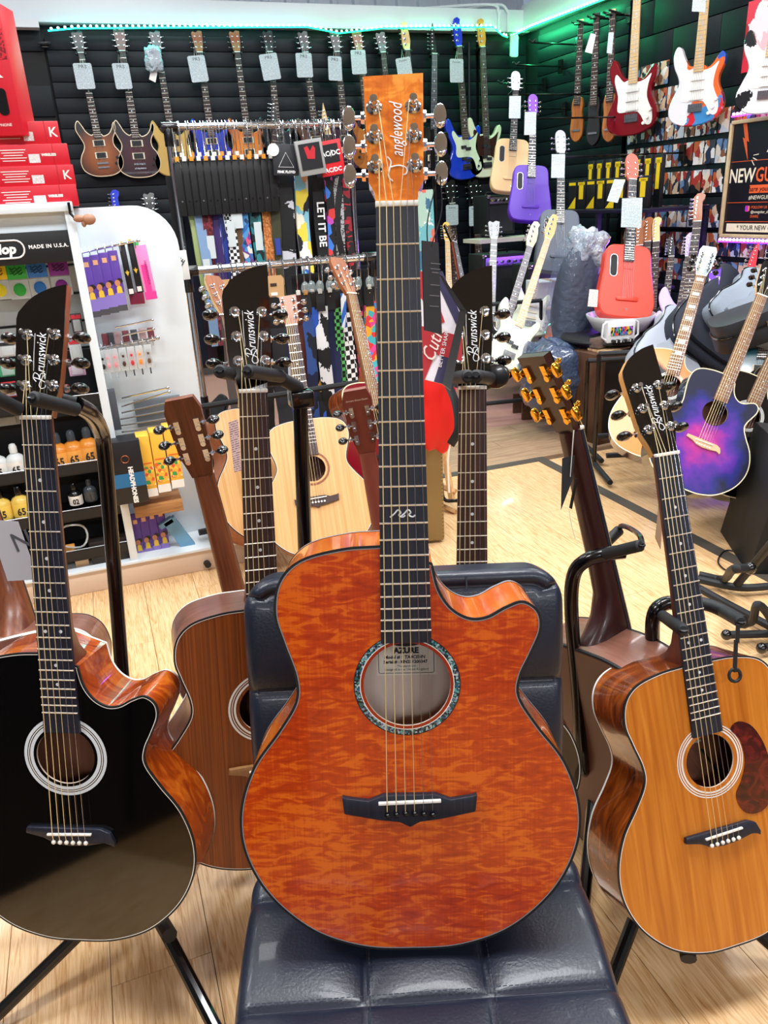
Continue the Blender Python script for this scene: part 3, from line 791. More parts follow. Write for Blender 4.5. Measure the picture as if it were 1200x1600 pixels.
# ceiling lamps
diff = mat('lamp_diffuser', '#ffffff', .5, emit=4)
for (x, y) in LAMPS:
    g = thing('ceiling_light', ('left', 'middle', 'right')[LAMPS.index((x, y)) % 3]+' rectangular ceiling light panel in the '+('rear', 'second', 'third', 'farthest')[LAMPS.index((x, y))//3]+' row', 'light', T(x, y, 3.58), 'ceiling light panels')
    part('frame', lambda: MB().box((0, 0, 0), (1.24, .6, .05)), beam_m, g, key='clf')
    part('diffuser', lambda: MB().box((0, 0, -.028), (1.18, .54, .006)), diff, g, key='cld')

# LED strips
def led(pts, color, emit, label, name='led_strip', step=.042):
    g = thing(name, label, 'light strip', T(*pts[0]))
    o = Vector(pts[0])
    core = mat('led_core_'+color[1:], color, .4, emit=emit)
    part('strip', MB().tube([Vector(p)-o for p in pts], .006, 6), core, g)
    b = MB(); L = [Vector(p)-o for p in pts]
    for i in range(len(L)-1):
        d = (L[i+1]-L[i]).length; n = max(1, int(d/step))
        for k in range(n):
            p = L[i].lerp(L[i+1], (k+.5)/n); b.ball(tuple(p+Vector((0, 0, .012))), .009, n=6)
    part('led_bead', b, mat('led_bead_'+color[1:], '#%02x%02x%02x' % tuple(int(255*(.55+.45*int(color[i:i+2], 16)/255)) for i in (1, 3, 5)), .4, emit=emit*2.2), g, kind='stuff')
    return g
a0 = ony(118, 44, 6.86); a1 = ony(480, 42, 6.86); a2 = ony(530, 52, 6.86); a3 = ony(600, 44, 6.86)
led([ony(75, 48, 6.86), a0, a1], '#1fd8c8', 5, 'cyan end of the light strip under the white beam on the back wall')
led([a1, a2, a3, ony(770, 42, 6.86), ony(785, 55, 6.8), ony(793, 58, 6.7)], '#18e08a', 5, 'green middle of the light strip dipping toward the room corner')
led([onx(797, 58, 3.93), onx(830, 42, 3.93), onx(980, -15, 3.93)], '#20f080', 5, 'green light strip climbing along the right wall beam')
area((1.4, 6.80, 2.63), (2.6, .03), 7, (.05, 1, .85), (radians(-35), 0, 0), 'strip_glow')
area((3.0, 6.80, 2.63), (1.4, .03), 6, (.03, 1, .45), (radians(-35), 0, 0), 'strip_glow')
area((3.90, 6.3, 2.66), (1.3, .03), 10, (.03, 1, .35), (radians(35), 0, radians(-90)), 'strip_glow')
# controller and conduits at the corner
single('led_controller', MB().prism(rrect(.075, .17, .015), -.01, .01), mat('pale_green_plastic', '#c8efe0', .4), 'small pale rectangular controller box hanging in the wall corner', 'controller', M=frame(Vector((1, 0, 0)), UP, Vector((0, -1, 0)), ony(803, 72, 6.85)), bevel=.003)
for i, (px, lab) in enumerate(((779, 'left of two white conduits curving over the beam near the corner'), (793, 'right of two white conduits curving over the beam near the corner'))):
    top = ony(px, 18, 6.88); bot = ony(px+1, 50, 6.9)
    pts = [tuple(bot), tuple(ony(px+1, 28, 6.88)), tuple(top), tuple(top+Vector((-.06, .05, .06))), tuple(top+Vector((-.3-.3*(i == 0), .2, .05)))]
    q = spline([Vector(p)-bot for p in pts], 6)
    single('conduit', MB().tube(q, .012, 8), beam_m, lab, 'conduit', M=T(*bot))
single('vertical_pipe', MB().tube([(0, 0, 0), (0, 0, 2.2)], .014, 8), slat_m, 'black pipe running down the back wall near the corner', 'pipe', M=T(3.46, 6.93, .4))
# ------------------------------------------------------------------ chair
leather = mat('black_leather', '#1a2131', .38, 0, .1, bumps=(260, .35, .0012))
thread = mat('grey_thread', '#2c3444', .6)
seatz = .50
cx_dir = Vector((.433, -.143, 0)).normalized()            # left to right along the seat
cy_dir = Vector((.143, .433, 0)).normalized()             # front to back
rear_mid = Vector((.293, .778, 0))
CH = frame(cx_dir, cy_dir, UP, rear_mid-cy_dir*.45)       # origin: floor under the front edge, middle
chair = thing('chair', 'black leather chair with stitched panels carrying the orange guitar', 'chair', CH)
def cushion(w, l, th, us, vs, R, puff=.010, n=72, flare=0):
    """pad with seams at us (across) and vs (along), z up"""
    b = MB()
    def h(x, y):
        gx = min([abs(x-u) for u in us]+[9]); gy = min([abs(y-v) for v in vs]+[9])
        g = min(gx, gy); e = min(w/2-abs(x), y, l-y); e = max(e, 0)
        z = puff*(1-math.exp(-(gx/.022)))*(1-math.exp(-(gy/.022)))-.002*math.exp(-(g/.004)**2)
        ed = R*(1-sqrt(max(0, 1-(1-min(e, R)/R)**2)))
        return z-ed
    xs = sorted(set([-w/2+w*(.5-.5*cos(pi*i/n)) for i in range(n+1)]+[u+d for u in us for d in (-.006, -.003, 0, .003, .006)]))
    ys = sorted(set([l*(.5-.5*cos(pi*i/n)) for i in range(n+1)]+[v+d for v in vs for d in (-.006, -.003, 0, .003, .006)]))
    def cr(x, y):                                          # round the corners in plan
        rc = .05; ax, ay = abs(x), y
        for (cy_, sgn) in ((l-rc, 1), (rc, -1)):
            if ax > w/2-rc and (ay-cy_)*sgn > 0:
                dx, dy = ax-(w/2-rc), (ay-cy_); m_ = max(dx, abs(dy)); L = sqrt(dx*dx+dy*dy)
                if L > 0: k = m_/L; ax, ay = (w/2-rc)+dx*k, cy_+dy*k; break
        return (ax if x > 0 else -ax), ay
    vs_ = []
    for y in ys:
        for x in xs:
            X, Y = cr(x, y); vs_.append((X, Y, th+h(x, y)))
    nx, ny = len(xs), len(ys)
    fs = [(j*nx+i, j*nx+i+1, (j+1)*nx+i+1, (j+1)*nx+i) for j in range(ny-1) for i in range(nx-1)]
    b.add(vs_, fs)
    rim = [i for i in range(nx)]+[j*nx+nx-1 for j in range(1, ny)]+[(ny-1)*nx+i for i in range(nx-2, -1, -1)]+[j*nx for j in range(ny-2, 0, -1)]
    top = [vs_[i] for i in rim]
    mid = [(x*1.0, y, .5*th) for x, y, z in top]; bot = [(x*.985, y, 0) for x, y, z in top]
    b.loft([bot, mid, top], cap=False); b.add(bot, [tuple(range(len(bot)))[::-1]])
    return b
def stitches(pts, parent, M, name='stitching', r=.0006, step=.007):
    b = MB()
    for a, c in pts:
        a, c = Vector(a), Vector(c); n = int((c-a).length/step); d = (c-a)/n
        for i in range(n): b.tube([a+d*(i+.15), a+d*(i+.8)], r, 4)
    part(name, b, thread, parent, M=M, kind='stuff', smooth=0)
W_, L_ = .455, .47
TH = .075
seat = part('seat', cushion(W_, L_, TH, [-.073, .073], [.08, .245, .40], .022), leather, chair, M=T(0, -.01, seatz-TH-.006), smooth=80)
stitches([((u+o, .012, TH+.0072), (u+o, L_-.012, TH+.0072)) for u in (-.073, .073) for o in (.006,)]+[((-W_/2+.012, v+.006, TH+.0075), (W_/2-.012, v+.006, TH+.0075)) for v in (.08, .245)]+[((s*(W_/2-.018), .02, TH+.0005), (s*(W_/2-.018), L_-.02, TH+.0005)) for s in (-1, 1)], seat, None)
part('seat_frame', MB().box((0, .22, seatz-TH-.02), (.40, .40, .03)), powder, chair, bevel=.004)
for sx_ in (-1, 1):
    for yy, oy in ((.05, -.03), (.41, .05)):
        part('leg', MB().tube([(sx_*.18, yy, seatz-TH-.02), (sx_*.2, yy+oy, .0)], .014, 12), chrome, chair)
# backrest
bt_l, bt_r = P(383, 905, 1.115), P(884, 905, 1.085)
bw_ = .462
b0 = Vector((rear_mid.x, rear_mid.y, .452))+cy_dir*.045
b1 = (bt_l+bt_r)/2; b1.z = .866
yax = (b1-b0); BL_ = yax.length; yax.normalize(); xax = cx_dir-yax*cx_dir.dot(yax); xax.normalize(); zax = xax.cross(yax)
if zax.dot(cy_dir) > 0: zax = -zax
BM = frame(yax.cross(zax), yax, zax, b0)
BMl = CH.inverted() @ BM
bk = part('backrest', cushion(bw_, BL_, .05, [], [.12, .262, BL_-.022], .018, n=60), leather, chair, M=BMl @ T(0, 0, -.05), smooth=80)
stitches([((-bw_/2+.012, v-.006, .0575), (bw_/2-.012, v-.006, .0575)) for v in (.12, .262)]+[((-bw_/2+.04, BL_-.03, .0575), (bw_/2-.04, BL_-.03, .0575))]+[((s*(bw_/2-.015), .02, .051), (s*(bw_/2-.015), BL_-.05, .051)) for s in (-1, 1)], bk, None)
part('back_seam', MB().tube([(.09, BL_-.028, .0565), (.09, BL_-.006, .0545)], .0012, 5), thread, bk)

# ------------------------------------------------------------------ main guitar
Bp, Np = far_end((645, 1483), (620, 325), .80, .86, 1)
Bp = P(645, 1483, .934); Bp.z = max(Bp.z, seatz+.012)
MG = pose(Bp, Np, .86, -HEAD*1.0+Vector((0, 0, 0))+RIGHT*-.02)
azure = [(.0535, .0545, white_pl), (.0545, .0605, shell), (.0605, .0615, black_matte), (.050, .0535, mat('rosette_red', '#a02a08', .2, 0, 1))]
mg = acoustic('acoustic_guitar', 'glossy orange cutaway acoustic guitar with quilted figured top standing upright on the black chair', MG, quilt_top, side=side_main,
              head='square', headf=quilt_head, neck=mat('maple_neck_orange', '#c8680f', .25, 0, 1), fb=ebony, cut=True, bridge='pointed', pins=black_plastic, btn=chrome, bstyle='plate', logo='Tanglewood',
              rosette=azure, inlay='none', inner=interior, hole_y=.338, saddle=.198, nut=.86, D=.095, sb=False, heady=(.0405, .0725, .1045), headtilt=13, head_side=side_main, nf=20, bind=(mat('grey_binding', '#8f8f95', .3), black_matte))
# paper label inside the soundhole
lp_ = thing('x', 'x', 'x'); bpy.data.objects.remove(lp_)
paper = mat('label_cream', '#fff2e0', .6); ink = mat('label_ink', '#2c2a2e', .6)
lab = part('paper_label', MB().box((.001, .356, -.0905), (.076, .082, .0006)), paper, mg)
part('label_border', MB().tube([(x+.001, y+.356, -.0900) for x, y in rrect(.070, .076, .002, 2)], .0004, 4, closed=True), ink, lab)
LZ = -.0898
part('label_emblem', MB().prism([(.001+.023*cos(a*pi/12), .361+.008*sin(a*pi/12)) for a in range(24)], LZ-.0001, LZ), ink, lab)
text('AZURE', .0100, ink, lab, T(0.0010, 0.3475, LZ), fat=.0006)
text('Model # :  TA4CEHN', .0058, ink, lab, T(-0.0010, 0.3390, LZ), shear=.1, fat=.0002)
text('Serial # : MN251200347', .0056, ink, lab, T(0.0000, 0.3328, LZ), fat=.0002)
text('- Thunderchord -', .0040, ink, lab, T(0.0010, 0.3272, LZ))
text('Designed in the United Kingdom', .0042, ink, lab, T(0.0010, 0.3228, LZ))
# wave inlay at the twelfth fret
wy = (fret_y(.86, .665, 12)+fret_y(.86, .665, 11))/2
b = MB()
for dx in (-.007, .004):
    b.tube([(dx+p.x, wy+p.y, .0064) for p in spline([(-.008, -.003, 0), (-.003, .001, 0), (.001, .005, 0), (.004, .002, 0), (.002, -.001, 0), (.006, -.003, 0), (.009, -.001, 0)], 4)], .0010, 5)
part('wave_inlay', b, pearl, mg)
part('strap_button', MB().lathe([(.004, 0), (.003, .006), (.006, .008), (.005, .011)], 12), chrome, mg, M=T(0, 0, -.05) @ Rx(pi/2))

# hang tags on the main guitar
card = mat('charcoal_card', '#34343b', .5); cardprint = mat('card_print', '#8d8d96', .5)
def tagcard(name, label, cat, corners, mats, th=.0012):
    """card from its four corners (top left, top right, bottom right, bottom left)"""
    a, b_, c, d = [Vector(p) for p in corners]
    x = (b_-a).normalized(); z = x.cross((a-d)).normalized(); y = z.cross(x)
    M = frame(x, y, z, (c+d)/2)
    Mi = M.inverted(); pts = [(Mi @ p) for p in (a, b_, c, d)]
    o = single(name, MB().prism([(p.x, p.y) for p in pts], -th/2, th/2), mats, label, cat, M=M)
    return o, M, (b_-a).length, (a-d).length
tg, tM, tw, th_ = tagcard('swing_tag', 'dark grey swing tag hanging on black cord beside the orange guitar neck', 'tag', [P(658, 376, .80), P(684, 379, .81), P(691, 523, .83), P(662, 516, .82)], card)
for y, w, s in ((.072, .012, 'Tanglewood Guitars'), (.066, .02, 'handcrafted instruments'), (.045, .018, 'solid top and sides'), (.036, .02, 'designed in the UK')):
    pass
for k, (yy, ww) in enumerate(((.78, .6), (.72, .6), (.68, .4), (.54, .55), (.42, .6), (.30, .55))):
    part('print_line', MB().box((0, yy*th_, .0008), (tw*ww, .0007, .0002)), cardprint, tg)
part('cord', MB().tube([tM.inverted() @ v for v in spline([P(684, 272, .79), P(678, 300, .80), P(668, 345, .80), P(668, 380, .805), P(672, 388, .806), P(676, 378, .805), P(690, 330, .80), P(688, 276, .79)], 5)], .0007, 5), black_matte, tg)
def polycard(name, label, cat, polys, d_, mats, th):
    o = P(polys[0][0][0], polys[0][0][1], d_); M = frame(CR, CU, -CF, o); Mi = M.inverted(); b = MB()
    for pl in polys: b.prism([tuple((Mi @ P(x, y, d_)).xy) for x, y in pl], -th/2, th/2)
    return single(name, b, mats, label, cat, M=M), M
folder, fM = polycard('tag_folder', 'black folded leaflet tag slanting between the orange guitar and a black headstock', 'tag', [[(686, 430), (691, 432), (729, 487), (719, 486)], [(719, 482), (729, 487), (704, 610), (691, 600)]], .955, mat('black_card', '#0c0a0e', .25, 0, .4), .004)
uj_r, uj_w, uj_b = mat('flag_red', '#b5202c', .5), mat('flag_white', '#eeeaf2', .5), mat('flag_blue', '#2e2a52', .5)
uw, uh = .055, .142
uj, uM = polycard('flag_booklet', 'red white and blue flag print booklet hanging behind the grey swing tag', 'booklet', [[(659, 428), (688, 434), (722, 486), (699, 602), (659, 592)]], .97, uj_w, .002)
UO = uM.inverted() @ P(688, 600, .97)
def upoly(pts, m, z): part('printed_band', MB().prism([((x-.5)*uw+UO.x, y*uh+UO.y) for x, y in pts], z+.0005, z+.0008), m, uj)
upoly([(.3, 1), (.55, 1), (.95, .62), (.95, .45)], uj_b, .0007)
upoly([(0, .52), (1, .42), (1, .2), (0, .3)], uj_r, .0009)
upoly([(.35, .02), (.55, .0), (.85, .42), (.7, .45)], uj_b, .0007)
upoly([(.1, .3), (.4, .28), (.1, .0), (0, 0)], uj_r, .0008)
upoly([(.0, 1), (.2, 1), (.6, .55), (.45, .52), (0, .8)], uj_r, .0008)
text('Cutie', .026, mat('script_cream', '#f4e6dc', .5), uj, T(UO.x-.009, UO.y+.050, .0022) @ Rz(radians(72)), shear=.4, sx=.8)
text('BETTER SHARP', .0075, mat('caps_white', '#f4f0f4', .5), uj, T(UO.x+.004, UO.y+.045, .0022) @ Rz(radians(78)))

# ------------------------------------------------------------------ near guitars
FACE = -HEAD
B1, N1 = far_end((127, 1470), (58, 655), 1.12, .86)
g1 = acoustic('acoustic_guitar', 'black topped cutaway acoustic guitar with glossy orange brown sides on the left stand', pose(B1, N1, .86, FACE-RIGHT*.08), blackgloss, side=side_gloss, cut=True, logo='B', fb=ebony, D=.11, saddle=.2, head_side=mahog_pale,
              rosette=[(.052, .0575, pearl), (.059, .0605, white_pl), (.062, .067, pearl)], hole_r=.047, hole_y=.33, fbe=.372)
B2, N2 = far_end((428, 1352), (395, 613), 1.2, .86)
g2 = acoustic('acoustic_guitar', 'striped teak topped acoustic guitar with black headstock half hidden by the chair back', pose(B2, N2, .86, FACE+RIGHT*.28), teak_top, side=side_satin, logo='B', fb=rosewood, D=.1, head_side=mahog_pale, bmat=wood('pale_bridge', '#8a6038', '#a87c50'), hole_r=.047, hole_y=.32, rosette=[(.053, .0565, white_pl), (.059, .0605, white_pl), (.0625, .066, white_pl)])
B3, N3 = far_end((735, 1335), (738, 608), 1.24, .86)
g3 = acoustic('acoustic_guitar', 'acoustic guitar with black headstock and rosewood fingerboard standing behind the chair right side', pose(B3, N3, .86, FACE), blackgloss, side=mahog_neck, logo='B', fb=rosewood, D=.1, head_side=mahog_pale)
B4 = P(1152, 1478, 1.335); N4 = P(1040, 712, 1.30)
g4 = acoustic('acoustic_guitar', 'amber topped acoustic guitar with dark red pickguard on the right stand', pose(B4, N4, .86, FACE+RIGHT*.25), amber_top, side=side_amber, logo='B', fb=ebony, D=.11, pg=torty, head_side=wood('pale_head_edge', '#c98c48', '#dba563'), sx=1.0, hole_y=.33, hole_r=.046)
# guitars seen from behind
def back_pose(Bq, Nq, f): return pose(Bq, Nq, .86, f)
B5, N5 = P(455, 1270, 1.72), P(318, 742, 1.50)
g5 = acoustic('acoustic_guitar', 'brown mahogany acoustic guitar turned away showing black tuners and neck back', back_pose(B5, N5, HEAD*1-RIGHT*.1), spruce_top, side=side_satin, headf=mahog_satin, head='snub', neck=mahog_satin, btn=black_plastic, behind=True, heady=(.05, .085, .12), sb=False)
B6, N6 = P(150, 1330, 1.62), P(-58, 690, 1.46)
g6 = acoustic('acoustic_guitar', 'brown acoustic guitar turned away behind the black topped guitar at the left edge', back_pose(B6, N6, HEAD*1-RIGHT*.2), spruce_top, side=side_satin, headf=mahog_satin, head='snub', neck=mahog_satin, behind=True, sb=False)
B7, N7 = P(1048, 1340, 1.66), P(893, 672, 1.42)
g7 = acoustic('acoustic_guitar', 'matte dark brown acoustic guitar turned away with gold tuners on its headstock', back_pose(B7, N7, HEAD*.55+RIGHT*1.0), spruce_top, side=wood('brown_satin_side', '#7a4c3c', '#8f6150', scale=(6, 20, 50), rough=.28, coat=.2), back=mat('brown_back', '#6b4433', .4), headf=blackgloss, head='square', neck=mat('dark_brown_neck', '#3b1a18', .35, 0, .2), btn=gold, post=gold, behind=True, bstyle='plate', sb=False, bind=(black_matte, black_matte))
part('strap_button', MB().lathe([(.004, 0), (.003, .006), (.0065, .008), (.006, .012)], 12), gold, g7, M=T(.01, .5, -.06) @ Rx(-pi/2))
pa = part('preamp_panel', MB().box((0, 0, 0), (.008, .065, .045)), mat('preamp_olive', '#3a3222', .5), g7, M=T(-.150, .41, -.045), bevel=.002)
for z in (-.01, .01): part('dial', MB().lathe([(.005, 0), (.004, .004)], 10), gold, pa, M=T(-.004, 0, z) @ Ry(-pi/2))
B8, N8 = P(655, 1150, 2.15), P(574, 706, 1.92)
g8 = acoustic('acoustic_guitar', 'reddish brown guitar turned away whose headstock shows left of the orange guitar neck', back_pose(B8, N8, HEAD), spruce_top, side=side_satin, headf=mahog_satin, head='snub', neck=mat('red_brown_neck', '#7b3a2c', .4), behind=True, sb=False, far=False)
text('Concert Grand Classic', .006, mat('cream_ink', '#d8c0ac', .5), g8, T(0, 1.005, -.0) @ T(0, 0, -.058) @ Rx(-radians(14)) @ Ry(pi), shear=.2)

# dangling tags of the guitar with gold tuners
t1, m1, _, _ = tagcard('swing_tag', 'black swing tag hanging from the gold tuners, the larger left one', 'tag', [P(879, 716, 1.38), P(899, 711, 1.38), P(893, 752, 1.39), P(877, 797, 1.39)], black_matte)
part('cord', MB().tube([m1.inverted() @ v for v in (P(896, 672, 1.37), P(893, 716, 1.38), P(891, 745, 1.38), P(897, 672, 1.375))], .0006, 5), white_pl, t1)
t2, m2, _, _ = tagcard('swing_tag', 'narrow black swing tag under the gold tuners seen edge on', 'tag', [P(897, 748, 1.40), P(901, 747, 1.42), P(895, 796, 1.42), P(888, 793, 1.40)], black_matte)
single('cord_tail', MB().tube(spline([P(889, 795, 1.4)-P(889, 795, 1.4), P(893, 820, 1.4)-P(889, 795, 1.4), P(899, 842, 1.4)-P(889, 795, 1.4)], 5), .0008, 5), cream, 'pale cord tail below the narrow black swing tag', 'cord', M=T(*P(889, 795, 1.4)))
t3, m3, _, _ = tagcard('paper_tag', 'kraft coloured paper tag behind the amber guitar neck with a white sticker', 'tag', [P(1028, 778, 1.42), P(1034, 786, 1.43), P(1034, 858, 1.43), P(1022, 840, 1.42)], mat('kraft_paper', '#b99678', .7))
t4, m4, w4, h4 = tagcard('price_tag', 'large grey card tag on the brown guitar at the left picture edge', 'tag', [P(-20, 812, 1.40), P(28, 815, 1.40), P(60, 905, 1.42), P(12, 908, 1.42)], mat('pale_grey_card', '#a9a7ad', .5))
text('N', .05, mat('dark_grey_ink', '#4a4a50', .5), t4, T(.0, h4*.62, .0012) @ Rz(.4))
t5, m5, w5, h5 = tagcard('price_tag', 'pink printed tag hanging beside the rosewood neck over the cutaway guitar', 'tag', [P(357, 660, 1.6), P(372, 655, 1.6), P(377, 735, 1.62), P(366, 738, 1.62)], lined('pink_tag', '#d9b9b4', '#6d4a50', 220))

# ------------------------------------------------------------------ stands
def arm(parent, a, b_, r=.0105, name='cradle_arm', M=None):
    o = Vector(a); 
    mb = MB().tube([Vector(a), Vector(a).lerp(Vector(b_), .03), Vector(a).lerp(Vector(b_), .97), Vector(b_)], [r*.7, r, r, r*.7], 12)
    part(name, mb, rubber, parent)
    part('arm_cap', MB().lathe([(r*.7, 0), (r*.65, .002), (.002, .0022)], 12), black_plastic, parent, M=T(*b_))
def stand(name, label, base, pole, legs, yoke, arms, r=.0135, group=None, hub=True, rests=()):
    b0 = Vector(base); g = thing(name, label, 'stand', T(*b0), group)
    lo = lambda ps: [Vector(p)-b0 for p in ps]
    part('pole', MB().tube(lo(pole), r, 14), powder, g)
    if hub: 
        h = Vector(pole[-1])-b0
        part('hub', MB().tube([h+Vector((0, 0, .03)), h-Vector((0, 0, .04))], r*1.9, 14), black_plastic, g, bevel=.003)
    for L in legs:
        a, c = lo(L); part('leg', MB().tube([a, c], .0125, 10, flat=1.0), powder, g)
        part('foot', MB().ball(tuple(c), .018), rubber, g)
    if yoke: part('cradle_yoke', MB().tube(lo(yoke), .012, 12), rubber, g)
    for a, c in arms: arm(g, Vector(a)-b0, Vector(c)-b0)
    for L in rests: part('rest_arm', MB().tube(lo(L), .014, 10), rubber, g)
    return g
def fz(x, y): return Vector((x, y, .018))
# left stand (holds the black topped guitar)
hb = P(215, 1370, 1.52)
stand('guitar_stand', 'black tubular guitar stand with bent pole holding the black topped guitar', (hb.x, hb.y, 0),
      spline([P(118, 632, 1.17), P(140, 645, 1.22), P(155, 668, 1.29), P(163, 705, 1.33), P(175, 850, 1.40), P(190, 1040, 1.48), P(212, 1330, 1.52)], 6),
      [(hb, onz(380, 1690, .018)), (hb, onz(-30, 1610, .018)), (hb+Vector((.03, 0, .02)), onz(420, 1275, .018))],
      [P(36, 600, 1.16), P(75, 622, 1.155), P(118, 632, 1.17)], [(P(30, 640, 1.11), P(-14, 618, 1.06)), (P(120, 640, 1.13), P(50, 622, 1.045))],
      rests=[[hb+Vector((0, 0, -.02)), P(265, 1462, 1.36)], [hb+Vector((0, 0, -.02)), P(120, 1440, 1.36)]])
hb2 = P(482, 1010, 1.62); 
b2 = onz(500, 1180, 0)
stand('guitar_stand', 'straight black pole guitar stand holding the teak topped guitar', (b2.x, b2.y, 0),
      [P(468, 606, 1.36), P(478, 900, 1.46), Vector((b2.x, b2.y, .22))],
      [(Vector((b2.x, b2.y, .24)), fz(b2.x+.3, b2.y-.1)), (Vector((b2.x, b2.y, .24)), fz(b2.x-.25, b2.y-.2)), (Vector((b2.x, b2.y, .24)), fz(b2.x, b2.y+.32))],
      [P(372, 585, 1.27), P(400, 596, 1.29), P(440, 592, 1.30), P(466, 606, 1.35)], [(P(376, 588, 1.25), P(343, 580, 1.14)), (P(440, 588, 1.25), P(386, 580, 1.13))])
part('clamp', MB().box(tuple(P(470, 622, 1.36)-Vector((b2.x, b2.y, 0))), (.04, .04, .03)), black_plastic, bpy.data.objects['guitar_stand.001'], bevel=.004)
b3 = onz(745, 1130, 0)
stand('guitar_stand', 'black guitar stand behind the chair holding the guitar in the right middle', (b3.x, b3.y, 0),
      [P(745, 612, 1.36), P(745, 900, 1.46), Vector((b3.x, b3.y, .22))],
      [(Vector((b3.x, b3.y, .24)), fz(b3.x+.28, b3.y-.15)), (Vector((b3.x, b3.y, .24)), fz(b3.x-.25, b3.y-.15)), (Vector((b3.x, b3.y, .24)), fz(b3.x, b3.y+.3))],
      [P(715, 595, 1.30), P(745, 606, 1.34), P(776, 590, 1.30)], [(P(712, 590, 1.26), P(732, 588, 1.16)), (P(772, 592, 1.27), P(743, 588, 1.16))])
part('cradle_disc', MB().tube([P(778, 586, 1.30)-Vector((b3.x, b3.y, 0)), P(776, 588, 1.24)-Vector((b3.x, b3.y, 0))], .020, 18), black_plastic, bpy.data.objects['guitar_stand.002'], bevel=.003)
# right rear stand (gold tuners)
b4 = onz(925, 1290, 0)
stand('guitar_stand', 'black foam padded stand hooking the neck of the guitar with gold tuners', (b4.x, b4.y, 0),
      spline([P(975, 862, 1.40), P(945, 866, 1.40), P(915, 876, 1.41), P(896, 900, 1.43), P(893, 960, 1.46), P(903, 1080, 1.53), P(912, 1200, 1.60), Vector((b4.x, b4.y, .2))], 5),
      [(Vector((b4.x, b4.y, .2)), fz(b4.x-.2, b4.y-.25)), (Vector((b4.x, b4.y, .2)), fz(b4.x+.3, b4.y-.1)), (Vector((b4.x, b4.y, .2)), fz(b4.x, b4.y+.32))],
      None, [(P(945, 866, 1.38), P(1002, 852, 1.30)), (P(968, 828, 1.50), P(932, 862, 1.46))])
part('gate_hook', MB().tube([v-Vector((b4.x, b4.y, 0)) for v in spline([P(1003, 853, 1.30), P(1000, 838, 1.33), P(985, 826, 1.42), P(970, 822, 1.48), P(968, 832, 1.50)], 5)], .005, 8), black_plastic, bpy.data.objects['guitar_stand.003'])
# right stand (amber guitar)
b5 = Vector((B4.x+.02, B4.y+.2, 0)); hub5 = b5+Vector((0, 0, .25))
stand('guitar_stand', 'black foam padded stand gripping the neck of the amber guitar', tuple(b5),
      spline([P(1062, 944, 1.42), P(1040, 943, 1.42), P(1022, 960, 1.42), P(1020, 1010, 1.45), P(1030, 1120, 1.5), b5+Vector((0, 0, .22))], 5),
      [(hub5, onz(948, 1550, .018)), (hub5, onz(1250, 1500, .018)), (hub5, fz(b5.x+.05, b5.y+.35))],
      spline([P(1062, 944, 1.42), P(1090, 942, 1.42), P(1120, 950, 1.40), P(1160, 972, 1.34)], 5), [(P(1035, 962, 1.40), P(1068, 985, 1.22)), (P(1130, 956, 1.38), P(1158, 972, 1.30))],
      rests=[[hub5-Vector((0, 0, .1)), P(1076, 1499, 1.33)], [hub5-Vector((0, 0, .1)), P(1235, 1500, 1.36)]])
lk = thing('rubber_lock', 'black rubber strap link dangling from the right stand arm', 'strap', T(*P(1156, 980, 1.30)))
o_ = P(1156, 980, 1.30)
for i, (a, c) in enumerate((((1153, 976), (1152, 1004)), ((1150, 1000), (1148, 1050)))):
    part('link', MB().tube([P(a[0], a[1], 1.29)-o_, P(c[0], c[1], 1.29)-o_], .0035, 6), rubber, lk)
part('ring', MB().tube([P(1148+9*cos(t*pi/6), 1055+10*sin(t*pi/6), 1.29)-o_ for t in range(12)], .003, 6, closed=True), rubber, lk)
# ------------------------------------------------------------------ middle distance
sunb = radial('amber_burst', [(.0, '#d98a3a'), (.5, '#a34e16'), (.95, '#3a1206')], (0, .2), (3.6, 3.0))
galaxy = radial('galaxy_paint', [(.3, '#e07ad0'), (.5, '#b01f8c'), (.68, '#5a1a9c'), (.85, '#16187a'), (1, '#050a30')], (0, .2), (3.2, 2.6), noise=.8, nsc=9, rough=.45, coat=.1)
oramb = radial('orange_band_paint', [(.0, '#f0892a'), (.52, '#f28a28'), (.56, '#0a0e16'), (.8, '#0a0e16'), (.83, '#f2a26a'), (1, '#ef8420')], (-.12, .0), (2.9, 1.7), noise=.16, nsc=5, rough=.4, coat=.2)
darkblue = mat('dark_blue_gloss', '#0a1440', .15, 0, 1)
cream_bind = mat('cream_binding', '#efe2bd', .3)
def ac2(label, B, N, face, **kw):
    kw.setdefault('far', True); kw.setdefault('group', None)
    return acoustic('acoustic_guitar', label, pose(B, N, .86, face), **kw)
ac2('pale spruce concert guitar standing behind the straight black stand pole', P(508, 868, 2.80), P(456, 510, 2.96), -HEAD+RIGHT*.1, top=spruce_top, side=mahog_pale, fb=rosewood, head='square', headf=mahog_pale, bmat=rosewood, bridge='pointed', rosette=[(.054, .062, mahog_pale)], btn=chrome, hole_y=.315, hole_r=.047)
ac2('pale cutaway guitar with brown sides left of the spruce concert guitar', P(432, 845, 3.02), P(355, 492, 3.1), -HEAD+RIGHT*.85, top=spruce_top, side=mahog_pale, neck=maple, fb=rosewood, head='snub', headf=mahog_pale, cut=True, bmat=rosewood, btn=chrome, rosette=[(.054, .058, mahog_pale)])
ac2('red burst guitar with glossy brown sides standing behind the orange guitar neck', P(622, 795, 3.2), P(549, 460, 3.3), -HEAD+RIGHT*.75, top=mat('deep_red_gloss', '#7c1420', .15, 0, 1), side=side_amber, neck=mahog_pale, fb=rosewood2, head='snub', headf=mahog_pale, bmat=rosewood, bind=(cream_bind, cream_bind), btn=chrome)
